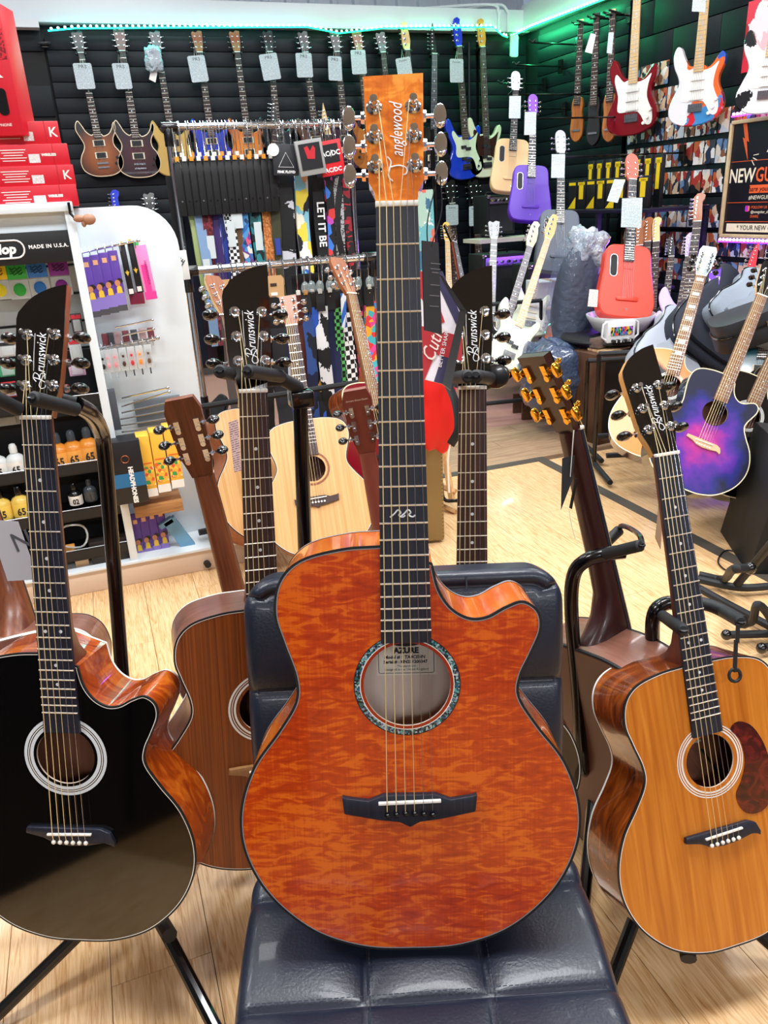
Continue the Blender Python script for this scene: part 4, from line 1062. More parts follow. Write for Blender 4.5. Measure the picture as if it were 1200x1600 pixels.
ac2('acoustic guitar with orange and black banded top and block inlaid neck', P(1012, 716, 3.42), P(1095, 432, 3.55), -HEAD-RIGHT*.45, top=oramb, side=mat('dark_red_gloss', '#4a0c10', .15, 0, 1), neck=mahog_neck, fb=rosewood2, head='snub', headf=mat('mirror_head', '#6a7478', .3, .5), bmat=rosewood, bind=(cream_bind, cream_bind), inlay='block', kind=DREAD, cut=True)
ac2('cutaway guitar painted as a purple and pink galaxy', P(1070, 765, 2.95), P(1190, 463, 3.02), -HEAD-RIGHT*.25, top=galaxy, side=blackgloss, neck=maple, fb=rosewood2, head='snub', headf=blackgloss, bmat=mat('pale_bridge_wood', '#d9b48c', .4), bind=(cream_bind, cream_bind), cut=True, kind=DREAD, inlay='dot', rosette=[(.05, .052, black_matte)])
ac2('glossy black cutaway guitar with cream binding directly behind the galaxy guitar', P(1118, 768, 3.12), P(1246, 470, 3.22), -HEAD-RIGHT*.25, top=blackgloss, side=blackgloss, neck=maple, fb=rosewood2, head='snub', headf=blackgloss, bind=(cream_bind, cream_bind), cut=True, kind=DREAD)
ac2('dark blue cutaway guitar with cream binding at the right picture edge', P(1160, 758, 3.28), P(1296, 470, 3.4), -HEAD-RIGHT*.25, top=darkblue, side=darkblue, neck=maple, fb=rosewood2, head='snub', headf=blackgloss, bind=(cream_bind, cream_bind), cut=True, kind=DREAD)
def rack(name, label, x, y, w, h, ang, d=.3):
    g = thing(name, label, 'stand', T(x, y, 0) @ Rz(ang))
    for s in (-1, 1):
        part('upright', MB().tube([(s*w/2, 0, .02), (s*w/2, .02, h)], .012, 8), powder, g)
        part('foot_bar', MB().tube([(s*w/2, -d, .03), (s*w/2, d*.4, .03)], .014, 8), rubber, g)
    part('cross_bar', MB().tube([(-w/2, .02, h), (w/2, .02, h)], .013, 8), rubber, g)
    part('cradle_bar', MB().tube([(-w/2, -d*.7, .14), (w/2, -d*.7, .14)], .014, 8), rubber, g)
    return g
rc = onz(1150, 770, 0); rack('guitar_rack', 'low black rack holding the galaxy painted guitar and its neighbours', rc.x+.05, rc.y+.45, .9, .6, -.35)
rc = onz(1000, 720, 0); rack('guitar_rack', 'low black rack under the orange and black banded guitar', rc.x+.05, rc.y+.25, .4, .5, -.3)
rc = onz(500, 860, 0); rack('guitar_rack', 'black floor rack holding the pale spruce guitars', rc.x-.05, rc.y+.35, .9, .6, .1)

# cabinet
def box3(name, label, cat, A, Ul, Vr, h, mats, bevel=.003, **kw):
    """box: near bottom corner A, edges Ul and Vr on the floor plane, height h"""
    Ul, Vr = Vector(Ul), Vector(Vr)
    M = frame(Vr.normalized(), UP.cross(Vr).normalized() if UP.cross(Vr).dot(Ul) > 0 else -UP.cross(Vr).normalized(), UP, A)
    w, d = Vr.length, Ul.length
    return single(name, MB().box((w/2, d/2, h/2), (w, d, h)), mats, label, cat, M=M, bevel=bevel, **kw), M, w, d
walnut = wood('dark_walnut', '#3b2416', '#5c3c26', scale=(30, 30, 3), rough=.5)
A = onz(934, 696, 0); ch = 0
r_ = ray(946, 557); t_ = (Vector((A.x, A.y))-CP.xy).length/r_.xy.length; ch = (CP+r_*t_).z
Lc = onz(897, 546, ch); Rc = onz(1013, 545, ch)
A.z = .0
Ul = Vector((Lc.x-A.x, Lc.y-A.y, 0)); Vr = Vector((Rc.x-A.x, Rc.y-A.y, 0)); n_ = UP.cross(Vr).normalized(); Ul = n_*Ul.dot(n_)
cabg = thing('speaker_cabinet', 'dark walnut wooden cabinet with open black front beside the carpet', 'cabinet', frame(Vr.normalized(), n_, UP, A))
w, d = Vr.length, Ul.length
for nm, c, dd in (('side_panel', (.012, d/2, ch/2), (.024, d, ch)), ('side_panel', (w-.012, d/2, ch/2), (.024, d, ch)), ('top_panel', (w/2, d/2, ch-.012), (w-.049, d, .024)), ('bottom_panel', (w/2, d/2, .012), (w-.049, d, .024)), ('back_panel', (w/2, d-.01, ch/2), (w-.049, .02, ch-.05))):
    part(nm, MB().box(c, dd), walnut, cabg, bevel=.002)
part('grille', MB().box((w/2, .03, ch/2), (w-.05, .01, ch-.05)), black_matte, cabg)
tp_ = A+Vr*.45+Ul*.5+UP*(ch+.001)
tray = thing('wooden_tray', 'pale slatted wooden stand pieces lying on top of the walnut cabinet', 'tray', T(*tp_) @ Rz(.3))
for i in range(4): part('slat', MB().box((0, 0, 0), (.22-.02*i, .03, .012)), mat('pale_ply', '#c9a67c', .5), tray, M=T(.0, -.06+i*.04, .006+.0*i))
part('clear_box', MB().box((-.04, .02, .045), (.1, .07, .05)), mat('clear_acrylic', '#d9b8a8', .1, trans=.8), tray)
# little mdf stand
mdf = wood('brown_mdf', '#4c3524', '#63462f', scale=(20, 20, 20), rough=.6)
a = onz(822, 652, 0)
ms = thing('floor_stand', 'small brown wooden floor stand with notched uprights', 'stand', T(a.x+.12, a.y+.02, 0) @ Rz(-.2))
for s in (-1, 1): part('notched_side', MB().prism([(-.16, 0), (.12, 0), (.12, .1), (.09, .1), (.08, .05), (-.08, .05), (-.12, .13), (-.16, .13)], -.008, .008), mdf, ms, M=T(0, s*.09, 0) @ Rx(pi/2))
part('cross_panel', MB().box((0, 0, .025), (.016, .17, .05)), mdf, ms); part('cross_panel', MB().box((.1, 0, .025), (.016, .17, .05)), mdf, ms)

def el(label, pb, pn, db, dn, face, kind, bodym, total=.98, **kw):
    return electric('electric_guitar' if kind != 'bass' else 'bass_guitar', label, pose(P(pb[0], pb[1], db), P(pn[0], pn[1], dn), total, face), kind, bodym, total=total, **kw)
mint = mat('mint_white', '#dfe8cf', .25, 0, .7)
teleburst = radial('tele_burst', [(0, '#e89a4c'), (.55, '#d06a1c'), (.9, '#6a2a0c')], (0, .18), (4, 3))
el('orange burst electric guitar with white pickguard leaning beside the walnut cabinet', (866, 630), (949, 364), 4.7, 4.9, -HEAD-RIGHT*.3, 'strat', teleburst, head='six', guard=white_pl, pickups=3, pu_m=white_pl, neck=maple, fb=rosewood2)
el('white bass guitar with maple neck leaning rightward on the black rack', (788, 575), (869, 334), 4.6, 4.75, -HEAD, 'bass', mint, total=1.15, head='bass4', guard=white_pl, neck=maple, fb=maple, pickups=1)
el('black bodied bass with pale headstock and dark fretless neck behind the white bass', (765, 590), (840, 345), 4.75, 4.9, -HEAD, 'bass', blackgloss, total=1.15, head='bass4', headm=cream, guard=black_matte, neck=cream, fb=rosewood, pickups=1)
el('mint green electric guitar with white pickguard behind the basses', (826, 524), (848, 345), 4.95, 5.1, -HEAD, 'strat', mint, head='six', guard=white_pl, pickups=3, pu_m=cream, neck=maple, fb=rosewood2)
el('electric guitar with yellow headstock and natural body behind the flag booklet', (704, 512), (698, 346), 6.0, 6.1, -HEAD, 'tele', mat('natural_ash', '#e8c490', .3, 0, .5), head='six', headm=mat('yellow_amber', '#e6ae3c', .3), neck=maple, fb=maple, pickups=1)
el('guitar with red brown neck edge and chrome tuners leaning left of the black headstock', (745, 560), (703, 348), 5.3, 5.5, -HEAD+RIGHT*.9, 'lp', mat('cherry', '#8a3018', .2, 0, .7), neck=mat('cherry_neck', '#a84826', .3), head='sym3', headm=blackgloss, fb=rosewood)
el('guitar with silver three a side headstock rising above the black headstock', (764, 560), (773, 342), 5.2, 5.3, -HEAD, 'lp', mat('silver_top', '#b9bec2', .2, .3, .7), neck=mat('grey_neck', '#a8a8a6', .3), head='sym3', headm=mat('grey_head', '#c9cdd0', .25, .3), fb=mat('grey_board', '#b4b6b4', .4))
rc = P(775, 590, 4.45); rack('guitar_rack', 'black tubular rack holding the two basses', rc.x+.12, rc.y+.55, .95, .72, -.15)
el('slim white guitar low in the rack left of the silver headstock', (650, 580), (655, 420), 6.1, 6.2, -HEAD, 'strat', mat('off_white_gloss', '#e6e6e6', .2, 0, .6), head='six', guard=white_pl)

# amplifiers and boxes at the back
tolex = mat('black_tolex', '#101113', .6, bumps=(500, .4, .001)); cloth = checker('grille_cloth', '#1a1b1e', '#2a2b30', 300)
def amp(label, pc, depth, w, h, d=.25, name='amplifier', knobs=True, ang=0, z=None):
    c = P(pc[0], pc[1], depth)
    g = thing(name, label, 'amplifier', T(c.x, c.y, c.z-h/2) @ Rz(ang))
    part('cabinet', MB().box((0, d/2, h/2), (w, d, h)), tolex, g, bevel=.008)
    part('grille', MB().box((0, -.002, h*.4), (w-.05, .008, h*.66)), cloth, g)
    if knobs:
        part('control_panel', MB().box((0, -.002, h*.86), (w-.05, .008, h*.16)), steel, g)
        for i in range(6): part('control_knob', MB().lathe([(.012, 0), (.010, .014)], 10), black_plastic if i % 2 else chrome, g, M=T(-w*.36+i*w*.14, -.006, h*.86) @ Rx(pi/2))
    for s in (-1, 1): part('corner', MB().box((s*(w/2-.012), .0, h-.012), (.03, .03, .03)), chrome, g, bevel=.005)
    part('handle', MB().tube([(-.08, d/2, h), (-.07, d/2, h+.02), (.07, d/2, h+.02), (.08, d/2, h)], .008, 6), black_plastic, g)
    return g
amp('small black practice amplifier on the pale wall shelf', (783, 335), 6.3, .26, .3)
single('wall_shelf', MB().box((0, .1, -.015), (.62, .3, .03)), mat('pale_board', '#d9d2c0', .5), 'pale wooden shelf carrying the small amplifier below the purple guitar', 'shelf', M=T(*(P(798, 371, 6.3)+Vector((0, 0, 0)))))
amp('black amplifier with a row of silver knobs behind the silver headstock', (790, 440), 6.0, .4, .42)
amp('large black amplifier on the floor under the hanging gray guitar', (880, 470), 5.75, .6, .55, knobs=False)
amp('black amplifier standing left under the second row of wall guitars', (745, 535), 6.3, .45, .5, knobs=False)
cb = mat('white_carton', '#d9dcdc', .7); kb = mat('kraft_carton', '#b98f5c', .7)
for i, (px, py, d_, w, h, lab, mm) in enumerate(((868, 470, 5.2, .26, .25, 'white printed carton right of the bass rack, upper of two', cb), (862, 515, 5.1, .3, .26, 'white printed carton right of the bass rack, lower of two', cb))):
    c = P(px, py, d_); g = single('carton', MB().box((0, .12, 0), (w, .24, h)), mm, lab, 'box', M=T(*c) @ Rz(-.2), bevel=.004)
    part('printed_panel', MB().box((.05, -.001, 0), (w*.4, .004, h*.5)), kb if i == 0 else patches('carton_print', ['#ffffff', '#cfd3d6', '#e39a86', '#ffffff'], (40, 40, 40)), g)
    part('packing_tape', MB().box((0, .12, h/2), (.05, .24, .002)), mat('tape', '#cbb28a', .3), g)

def blob(name, label, cat, c, rx, ry, rz, mt, amp_=.12, seed=0, M=None, nf=2.2, **kw):
    from mathutils import noise
    bm = bmesh.new(); bmesh.ops.create_icosphere(bm, subdivisions=4, radius=1)
    for v in bm.verts:
        n = noise.noise(v.co*nf+Vector((seed, 0, 0)))+.5*noise.noise(v.co*nf*2.3+Vector((seed, 5, 0)))
        p = v.co.copy(); q = 3.2
        k = (abs(p.x)**q+abs(p.y)**q+abs(p.z)**q)**(-1/q)
        v.co = Vector((p.x*k*rx, p.y*k*ry, p.z*k*rz))*(1+amp_*n)
    me = bpy.data.meshes.new(name); bm.to_mesh(me); bm.free(); me.materials.append(mt)
    me.polygons.foreach_set('use_smooth', [True]*len(me.polygons))
    o = bpy.data.objects.new(name, me); COL.objects.link(o); o.matrix_basis = T(*c) @ (M or Matrix.Identity(4))
    o['label'] = label; o['category'] = cat
    return o
poly = mat('clear_polythene', '#8a9ab4', .08, 0, .6, alpha=.22, bumps=(26, 1.0, .02))
poly2 = mat('crumpled_polythene', '#c4cfda', .15, 0, .8, alpha=.8, bumps=(40, 1.0, .03))
navy_case = mat('dark_navy_nylon', '#141b2c', .6)
gc = thing('wrapped_case', 'tall dark guitar case wrapped in clear crumpled polythene', 'case', T(*P(905, 520, 4.75)))
def tall(name, mt, parent, w, d, h, seed, a):
    o = blob(name, 'x', 'x', (0, 0, 0), w, d, h, mt, a, seed, nf=2.0); del o['label']; del o['category']; o.parent = parent; return o
o1 = tall('case', navy_case, gc, .13, .10, .5, 3, .06); o1.matrix_basis = T(0, .1, -.0) @ Ry(.12)
o2 = tall('wrapping', poly, gc, .155, .13, .55, 8, .16); o2.matrix_basis = T(0, .1, .02) @ Ry(.12)
o3 = tall('bunched_top', poly2, gc, .10, .09, .11, 5, .5); o3.matrix_basis = T(.10, .1, .48)
blob('wrapped_bag', 'clear plastic wrapped dark bag slumped on the floor left of the leaning burst guitar', 'bag', P(862, 585, 4.6), .16, .2, .2, mat('dark_polythene', '#3a4a66', .15, 0, .7, bumps=(26, 1, .02)), .2, 4)
blob('plastic_wrap', 'heap of pale crumpled plastic wrap on the floor behind the bass rack', 'wrap', P(838, 540, 5.6), .3, .2, .12, poly2, .4, 9)

# red travel guitar, tub, display device, stool
redm = mat('coral_red', '#e8432c', .4)
electric('acoustic_guitar', 'coral red smooth bodied travel guitar standing in the white tub', pose(P(978, 496, 4.45), P(990, 236, 4.5), .9, -HEAD), 'travel', redm, head='round', headm=mat('coral_head', '#e0614e', .4), total=.9, D=.08, neck=redm, fb=mat('dark_board', '#23242a', .4))
c = P(978, 497, 4.5); c.z -= .0
tub = thing('white_tub', 'shallow white plastic tub holding up the coral red guitar', 'tub', T(c.x, c.y+.05, c.z-.10))
whp = mat('white_gloss_plastic', '#eef1f4', .3, 0, .3)
part('tub_shell', MB().lathe([(.09, 0), (.15, .03), (.185, .085), (.2, .11), (.2, .12), (.187, .117), (.14, .04), (.08, .015)], 28), whp, tub)
part('pedestal', MB().lathe([(.07, -.06), (.06, 0), (.085, .003)], 20), whp, tub)
c2 = P(972, 517, 4.3)
dv = thing('pick_display', 'small white counter display with rows of coloured picks below the tub', 'display', T(c2.x, c2.y, c2.z-.06) @ Rz(-.15))
part('housing', MB().box((0, .03, .055), (.17, .05, .12)), whp, dv, bevel=.008)
part('pick_window', MB().box((0, .002, .06), (.13, .006, .045)), patches('pick_colours', ['#101010', '#e0503a', '#49b85a', '#3a6ad0', '#e8c33a', '#111111', '#c05ad0'], (120, 20, 60)), dv)
part('lower_tray', MB().box((0, -.005, .008), (.12, .04, .014)), patches('tray_slots', ['#1a1a1c', '#e8e8e8', '#1a1a1c'], (200, 10, 10)), dv)
for s in (-1, 1): part('side_grip', MB().tube([(s*.085, .02, .01), (s*.11, .02, .03), (s*.105, .02, .1), (s*.085, .02, .11)], .006, 6), whp, dv)
c3 = P(965, 540, 4.5)
st_ = thing('round_table', 'black round side table under the white tub', 'table', T(c3.x, c3.y+.1, 0))
part('table_top', MB().lathe([(.27, -.02), (.275, -.01), (.27, 0)], 32), black_matte, st_, M=T(0, 0, c2.z-.062))
part('stem', MB().tube([(0, 0, .02), (0, 0, c2.z-.08)], .03, 12), powder, st_); part('base', MB().lathe([(.2, 0), (.19, .02), (.03, .03)], 24), powder, st_)
tagcard('price_tag', 'white printed tag hanging on the neck of the coral red guitar', 'tag', [P(972, 310, 4.35), P(1004, 309, 4.35), P(1002, 356, 4.36), P(970, 355, 4.36)], lined('tag_print', '#c8d6da', '#8593a0', 120))
tagcard('price_tag', 'white tag tilted left of the coral red headstock', 'tag', [P(960, 280, 4.2), P(977, 281, 4.2), P(965, 317, 4.2), P(948, 314, 4.2)], lined('tag_print', '#c8d6da', '#8593a0', 120))
tagcard('price_tag', 'small paper tag between the leaning burst guitar neck and the coral red body', 'tag', [P(921, 452, 4.15), P(935, 453, 4.15), P(933, 480, 4.15), P(918, 479, 4.15)], lined('tag_small', '#e3d8cf', '#8a7a78', 160))

# bags and cases on the right
nyl = mat('black_nylon', '#1c2130', .75, bumps=(120, .4, .003)); nylg = mat('grey_nylon', '#8d97a4', .8, bumps=(120, .4, .003))
whq = mat('white_quilt', '#ccd2da', .8, bumps=(12, .6, .02))
sb_ = thing('padded_stand', 'long pale padded platform under the guitar bags on the right', 'platform', T(*onz(1110, 640, 0)))
o_ = onz(1110, 640, 0)
part('platform_pad', MB().box((-.05, .25, .30), (.85, .7, .18)), whq, sb_, bevel=.04)
part('platform_base', MB().box((-.05, .28, .10), (.75, .6, .2)), black_matte, sb_)
def bag(label, base, tip, w, mt, dB, dN, mtp=None, lean=0):
    B, N = P(base[0], base[1], dB), P(tip[0], tip[1], dN); L = (N-B).length
    M = frame(*([(lambda y, z: (y.cross(z), y, z))((N-B).normalized(), (lambda y: (-HEAD-y*(-HEAD).dot(y)).normalized())((N-B).normalized()))][0]), B)
    half = [(0, 0), (.7, .02), (.95, .12), (1, .25), (.86, .42), (.8, .5), (.55, .66), (.42, .8), (.38, .93), (.2, 1), (0, 1.01)]
    pts = [(x*w/2, y*L) for x, y in half]; ring = pts+[(-x, y) for x, y in pts[::-1][1:-1]]
    ring = [(p.x, p.y) for p in spline([(x, y, 0) for x, y in ring], 3, closed=True)]
    g = thing('gig_bag', label, 'bag', M)
    part('bag_body', MB().loft([[(x, y, z) for x, y in inset(ring, i)] for z, i in ((-.13, .02), (-.11, .003), (-.02, .003), (0, .02))]), mt, g, smooth=60)
    part('pocket', MB().prism(inset([(x*.8, y*.55+.05*L) for x, y in ring], .01), 0, .025), mtp or mt, g, bevel=.008)
    part('zip', MB().tube([(x, y, -.03) for x, y in inset(ring, -.002)], .004, 5, closed=True), black_plastic, g)
    part('carry_handle', MB().tube([(-.03, L*.5, .02), (-.03, L*.5, .05), (.03, L*.5, .05), (.03, L*.5, .02)], .008, 6), black_plastic, g)
    return g
bag('black nylon guitar bag with front pocket leaning against the shelf', (1100, 560), (1148, 415), .42, nyl, 3.75, 4.0)
bag('pale grey guitar bag leaning at the right picture edge', (1185, 520), (1196, 418), .5, nylg, 3.7, 3.8)
bag('light grey soft bag lying low behind the inlaid guitar neck', (1050, 600), (1068, 478), .42, mat('light_grey_bag', '#a3a9b5', .8), 3.7, 3.95)
hc = thing('hard_case', 'black hard guitar case with latch lying across the padded platform', 'case', frame(Vector((.75, -.55, .35)).normalized(), UP.cross(Vector((.75, -.55, .35))).normalized(), Vector((.75, -.55, .35)).normalized().cross(UP.cross(Vector((.75, -.55, .35))).normalized()), P(1125, 545, 3.35)))
ring = [(p.x, p.y) for p in spline([(-.02, 0, 0), (.02, .16, 0), (.2, .17, 0), (.32, .13, 0), (.5, .15, 0), (.75, .06, 0), (.95, .05, 0), (.95, -.05, 0), (.75, -.06, 0), (.5, -.15, 0), (.32, -.13, 0), (.2, -.17, 0), (.02, -.16, 0)], 4, closed=True)]
part('case_shell', MB().prism(ring, 0, .065), mat('black_case_vinyl', '#14161c', .5), hc, bevel=.012)
part('case_lid', MB().prism(inset(ring, .004), .068, .12), mat('charcoal_case_vinyl', '#23262e', .5), hc, bevel=.012)
part('piping', MB().tube([(x, y, .066) for x, y in ring], .004, 5, closed=True), black_plastic, hc)
part('latch', MB().box((.2, -.172, .066), (.04, .01, .04)), chrome, hc, bevel=.003)
part('yellow_label', MB().box((.12, -.168, .04), (.06, .006, .035)), mat('yellow_sticker', '#d8e02a', .5), hc)
# wedge amp, cables and stands at the lower right
wg = thing('wedge_speaker', 'black slanted speaker cabinet at the right picture edge', 'speaker', T(*onz(1168, 898, 0)) @ Rz(-.5))
part('cabinet', MB().prism([(0, 0), (.5, 0), (.5, .42), (.08, .48)], 0, .4), tolex, wg, M=Rx(pi/2) @ T(0, 0, -.4), bevel=.006)
for p in ((.0, .0, .01), (.08, 0, .46)): part('corner', MB().ball(p, .014), chrome, wg)
for i, (pp, lab) in enumerate((([(1178, 797), (1150, 800), (1133, 820), (1140, 835), (1165, 845)], 'thin black cable looping left of the slanted speaker, upper one'), ([(1170, 868), (1135, 860), (1122, 878), (1140, 893), (1170, 890), (1185, 878)], 'thin black cable coil on the floor at the slanted speaker foot'))):
    q = [onz(x, y, .006) for x, y in pp]; o = q[0].copy()
    single('cable', MB().tube(spline([v-o for v in q], 6), .003, 6), black_matte, lab, 'cable', M=T(*o))
def floorstand(label, pts_list, r=.014):
    o = Vector((pts_list[0][0].x, pts_list[0][0].y, 0)); g = thing('guitar_stand', label, 'stand', T(*o))
    for i, pts in enumerate(pts_list):
        part('tube_leg', MB().tube(spline([p-o for p in pts], 5) if len(pts) > 2 else [p-o for p in pts], r, 10), rubber, g)
        part('foot', MB().ball(tuple(pts[-1]-o), r*1.35), black_plastic, g)
    return g
floorstand('folded black tube stand on the floor below the slanted speaker', [[onz(1090, 905, .03), onz(1155, 918, .03), onz(1215, 915, .03)], [onz(1092, 898, .03), onz(1130, 905, .04), P(1145, 890, 2.35), P(1172, 888, 2.33)], [onz(1150, 915, .03), P(1230, 820, 2.3)], [onz(1090, 918, .03), onz(1145, 948, .03), onz(1215, 985, .03)]])
floorstand('black tube stand with padded ends right of the amber guitar', [[onz(1210, 990, .03), onz(1135, 992, .03)], [onz(1230, 1004, .03), onz(1190, 1013, .03)], [onz(1215, 992, .03), onz(1200, 960, .12), onz(1183, 945, .16), onz(1176, 970, .06), onz(1163, 974, .03)], [onz(1205, 975, .03), onz(1245, 1008, .03)]], .013)
# timber A-frame stand with red pouch
pine = wood('pine', '#c08a50', '#deb27a', scale=(40, 40, 3), rough=.5)
af = onz(690, 795, 0); ad = (af-CP).dot(CF); ag = thing('wooden_stand', 'pine A shaped floor stand behind the orange guitar neck', 'stand', T(*af))
lo = lambda px, py, d_: P(px, py, d_-3.0+ad-.02)-af
for a, c, r in (((687, 560, 3.04), (686, 790, 3.04), .014), ((683, 678, 3.0), (680, 790, 3.0), .022), ((690, 678, 3.0), (706, 780, 2.95), .016), ((668, 780, 3.05), (712, 800, 2.95), .014), ((688, 760, 3.0), (712, 768, 2.95), .014)):
    part('timber', MB().tube([lo(*a), lo(*c)], r, 4), pine, ag, smooth=0)
part('black_bracket', MB().tube(spline([lo(690, 755, 2.98), lo(694, 780, 2.95), lo(715, 782, 2.9), lo(758, 776, 2.9)], 4), .009, 8), black_plastic, ag)
cj = P(672, 790, 3.2)
cj_ = single('tweed_case', MB().box((0, .1, .32), (.12, .2, .62)), checker('tweed', '#7a6238', '#9a8250', 120), 'narrow tweed covered case standing behind the pine stand', 'case', M=T(cj.x, cj.y, 0) @ Rz(-.2), bevel=.01)
rp = P(684, 585, 2.9)
ps = blob('red_pouch', 'bright red soft pouch hanging behind the flag booklet', 'pouch', P(683, 635, 2.95), .075, .05, .17, mat('bright_red_cloth', '#e01410', .6), .15, 2)
bs_ = thing('black_strap', 'black strap hanging in a loop right of the red pouch', 'strap', T(*P(708, 640, 2.8)))
o_ = P(708, 640, 2.8)
part('webbing', MB().tube(spline([P(700, 600, 2.8)-o_, P(712, 630, 2.8)-o_, P(716, 670, 2.8)-o_, P(704, 695, 2.8)-o_], 6), .022, 8, flat=.2), black_matte, bs_)
part('cord', MB().tube(spline([P(704, 690, 2.8)-o_, P(700, 720, 2.8)-o_, P(702, 770, 2.8)-o_], 6), .004, 6), mat('pale_cord', '#dfc9b4', .7), bs_)
# ------------------------------------------------------------------ guitars on the back wall
tagm = lined('tag_print', '#c8d6da', '#8593a0', 120)
def hanger(parent, M):
    part('hanger_block', lambda: MB().box((0, 0, -.045), (.05, .035, .02)), black_plastic, parent, key='hb', M=M)
    part('hanger_yoke', lambda: MB().tube([(-.032, 0, .03), (-.034, 0, 0), (-.015, 0, -.012), (.015, 0, -.012), (.034, 0, 0), (.032, 0, .03)], .008, 8).tube([(0, 0, -.01), (0, 0, -.05)], .008, 8), rubber, parent, key='hy', M=M)
def wall_guitar(label, pn, pb, kind, bm_, tag=None, plane=6.87, total=.98, grp='guitars in the top row on the back wall', tsay=None, head='sym3', **kw):
    N, B = ony(pn[0], pn[1], plane), ony(pb[0], pb[1], plane)
    g = electric('electric_guitar' if kind != 'bass' else 'bass_guitar', label, pose(B, N, total, Vector((0, -1, 0))), kind, bm_, head=head, total=total, **kw)
    hl = max(p[1] for p in E_HEAD[head])
    hg = thing('wall_hanger', 'black hanger carrying the '+' '.join(label.split()[:9]), 'hanger', Matrix.Translation(B.lerp(N, (total-hl-.005)/total)) @ Rz(0), 'wall hangers')
    hanger(hg, T(0, .012, .0) @ Rx(pi/2))
    if tag:
        (x0, y0, x1, y1, lean) = tag
        q = plane-.06
        c = ony((x0+x1)/2, (y0+y1)/2, q)
        w = (ony(x1, (y0+y1)/2, q)-ony(x0, (y0+y1)/2, q)).length; h = (ony((x0+x1)/2, y0, q)-ony((x0+x1)/2, y1, q)).length
        M = frame(Vector((1, 0, 0)), UP, Vector((0, -1, 0)), c) @ Rz(lean)
        o = single('price_tag', MB().prism(rrect(w, h, .012, 3), -.001, .001), tagm, 'white printed price tag on the '+tsay, 'tag', M=M, group='white tags on the wall guitars')
        text('PRS' if kind == 'prs' else 'Fender' if kind == 'bass' else 'Ibanez', .032 if kind == 'prs' else .022, mat('tag_ink', '#39454c', .5), o, T(0, h*.36, .0015), sx=1.2, name='tag_heading')
        part('string_loop', lambda: MB().tube([(-.01, h/2, 0), (0, h/2+.06, .01), (.01, h/2, 0)], .001, 4), white_pl, o)
    return g
def burst(n, a, b, c): return radial(n, [(0, a), (.5, b), (.92, c)], (0, .16), (4.6, 4.2), noise=.12)
bone = mat('bone_binding', '#e8d2b0', .3)
rb = rosewood
wall_guitar('brown burst double cutaway guitar on the back wall with cream pickup rings', (119, 46), (165, 276), 'prs', burst('brown_burst', '#b06a34', '#8a4618', '#1c0a06'), (117, 99, 146, 139, .02), tsay='brown burst guitar', headm=farblack, bind=bone, neck=maple)
wall_guitar('dark red double cutaway guitar on the back wall with pale body edge', (185, 42), (222, 278), 'prs', burst('red_burst', '#5a1420', '#38101c', '#0c0510'), (178, 99, 204, 139, .03), tsay='dark red guitar', headm=mahog_neck, bind=bone, neck=maple)
wall_guitar('pale gold double cutaway guitar on the back wall behind the rail corner', (241, 46), (279, 276), 'prs', mat('gold_top', '#c9a45a', .3, .3, .6), None, headm=mat('grey_head2', '#4a4c50', .3), neck=maple, pu_col=black_matte)
wall_guitar('bright blue double cutaway guitar on the back wall behind the strap rail', (307, 46), (338, 272), 'prs', mat('cobalt_top', '#1c34b8', .2, 0, 1), (296, 87, 323, 128, .08), tsay='bright blue guitar with maple headstock', headm=mahog_pale, neck=mahog_pale)
wall_guitar('orange flamed double cutaway guitar on the back wall behind the strap rail', (366, 46), (394, 270), 'prs', burst('orange_flame', '#e8952e', '#dd7a14', '#b05208'), None, headm=mahog_pale, neck=maple)
wall_guitar('charcoal double cutaway guitar on the back wall above the strap rail', (418, 46), (440, 268), 'prs', mat('charcoal_top', '#20262c', .2, 0, 1), (408, 84, 436, 125, .12), tsay='charcoal guitar', headm=farblack, neck=maple)
wall_guitar('brown topped guitar on the back wall above the black printed cards', (473, 47), (500, 268), 'prs', mat('brown_top', '#5c3a26', .25, 0, 1), (463, 83, 488, 121, .0), tsay='brown topped guitar', headm=farblack, neck=maple)
wall_guitar('dark plum guitar on the back wall above the tip of the upper rail', (523, 46), (545, 266), 'prs', mat('plum_top', '#3a1a30', .25, 0, 1), (513, 88, 534, 126, -.03), tsay='dark plum guitar', headm=farblack, neck=maple)
wall_guitar('maple headed guitar on the back wall left of the orange headstock', (558, 46), (582, 264), 'prs', mat('amber_top2', '#b06a2a', .25, 0, 1), (549, 78, 572, 116, .03), tsay='maple headed guitar', headm=mahog_pale, neck=maple)
wall_guitar('dark headed guitar on the back wall mostly hidden by the orange headstock', (595, 48), (616, 262), 'prs', farblack, None, headm=mat('smoke_head', '#3a3c40', .3), neck=mahog_neck)
wall_guitar('bass guitar with cream headstock on the back wall above the orange headstock', (632, 33), (655, 280), 'bass', black_matte, (620, 90, 643, 121, .15), total=1.15, tsay='bass with cream headstock', head='bass4', headm=maple, neck=maple)
wall_guitar('black pointed headstock guitar on the back wall right of the orange headstock', (679, 35), (676, 280), 'lp', farblack, None, head='point', headm=farblack, neck=farblack, fb=ebony, total=1.05)
wall_guitar('blue bass with mint pickguard and blue headstock on the back wall', (714, 26), (731, 280), 'bass', mat('royal_blue', '#1a3cc4', .2, 0, 1), (703, 92, 724, 129, .0), total=1.15, tsay='blue bass', head='bass4', headm=mat('royal_blue_head', '#1e38d0', .25), guard=mint, neck=maple)
wall_guitar('cream bass with dark brown pickguard and amber headstock on the back wall', (752, 28), (762, 277), 'bass', mat('olympic_cream', '#e6e3c8', .2, 0, 1), None, total=1.15, head='bass4', headm=mat('amber_head', '#dfa13c', .25), guard=mat('brown_guard', '#3a211c', .2, 0, .6), neck=maple)
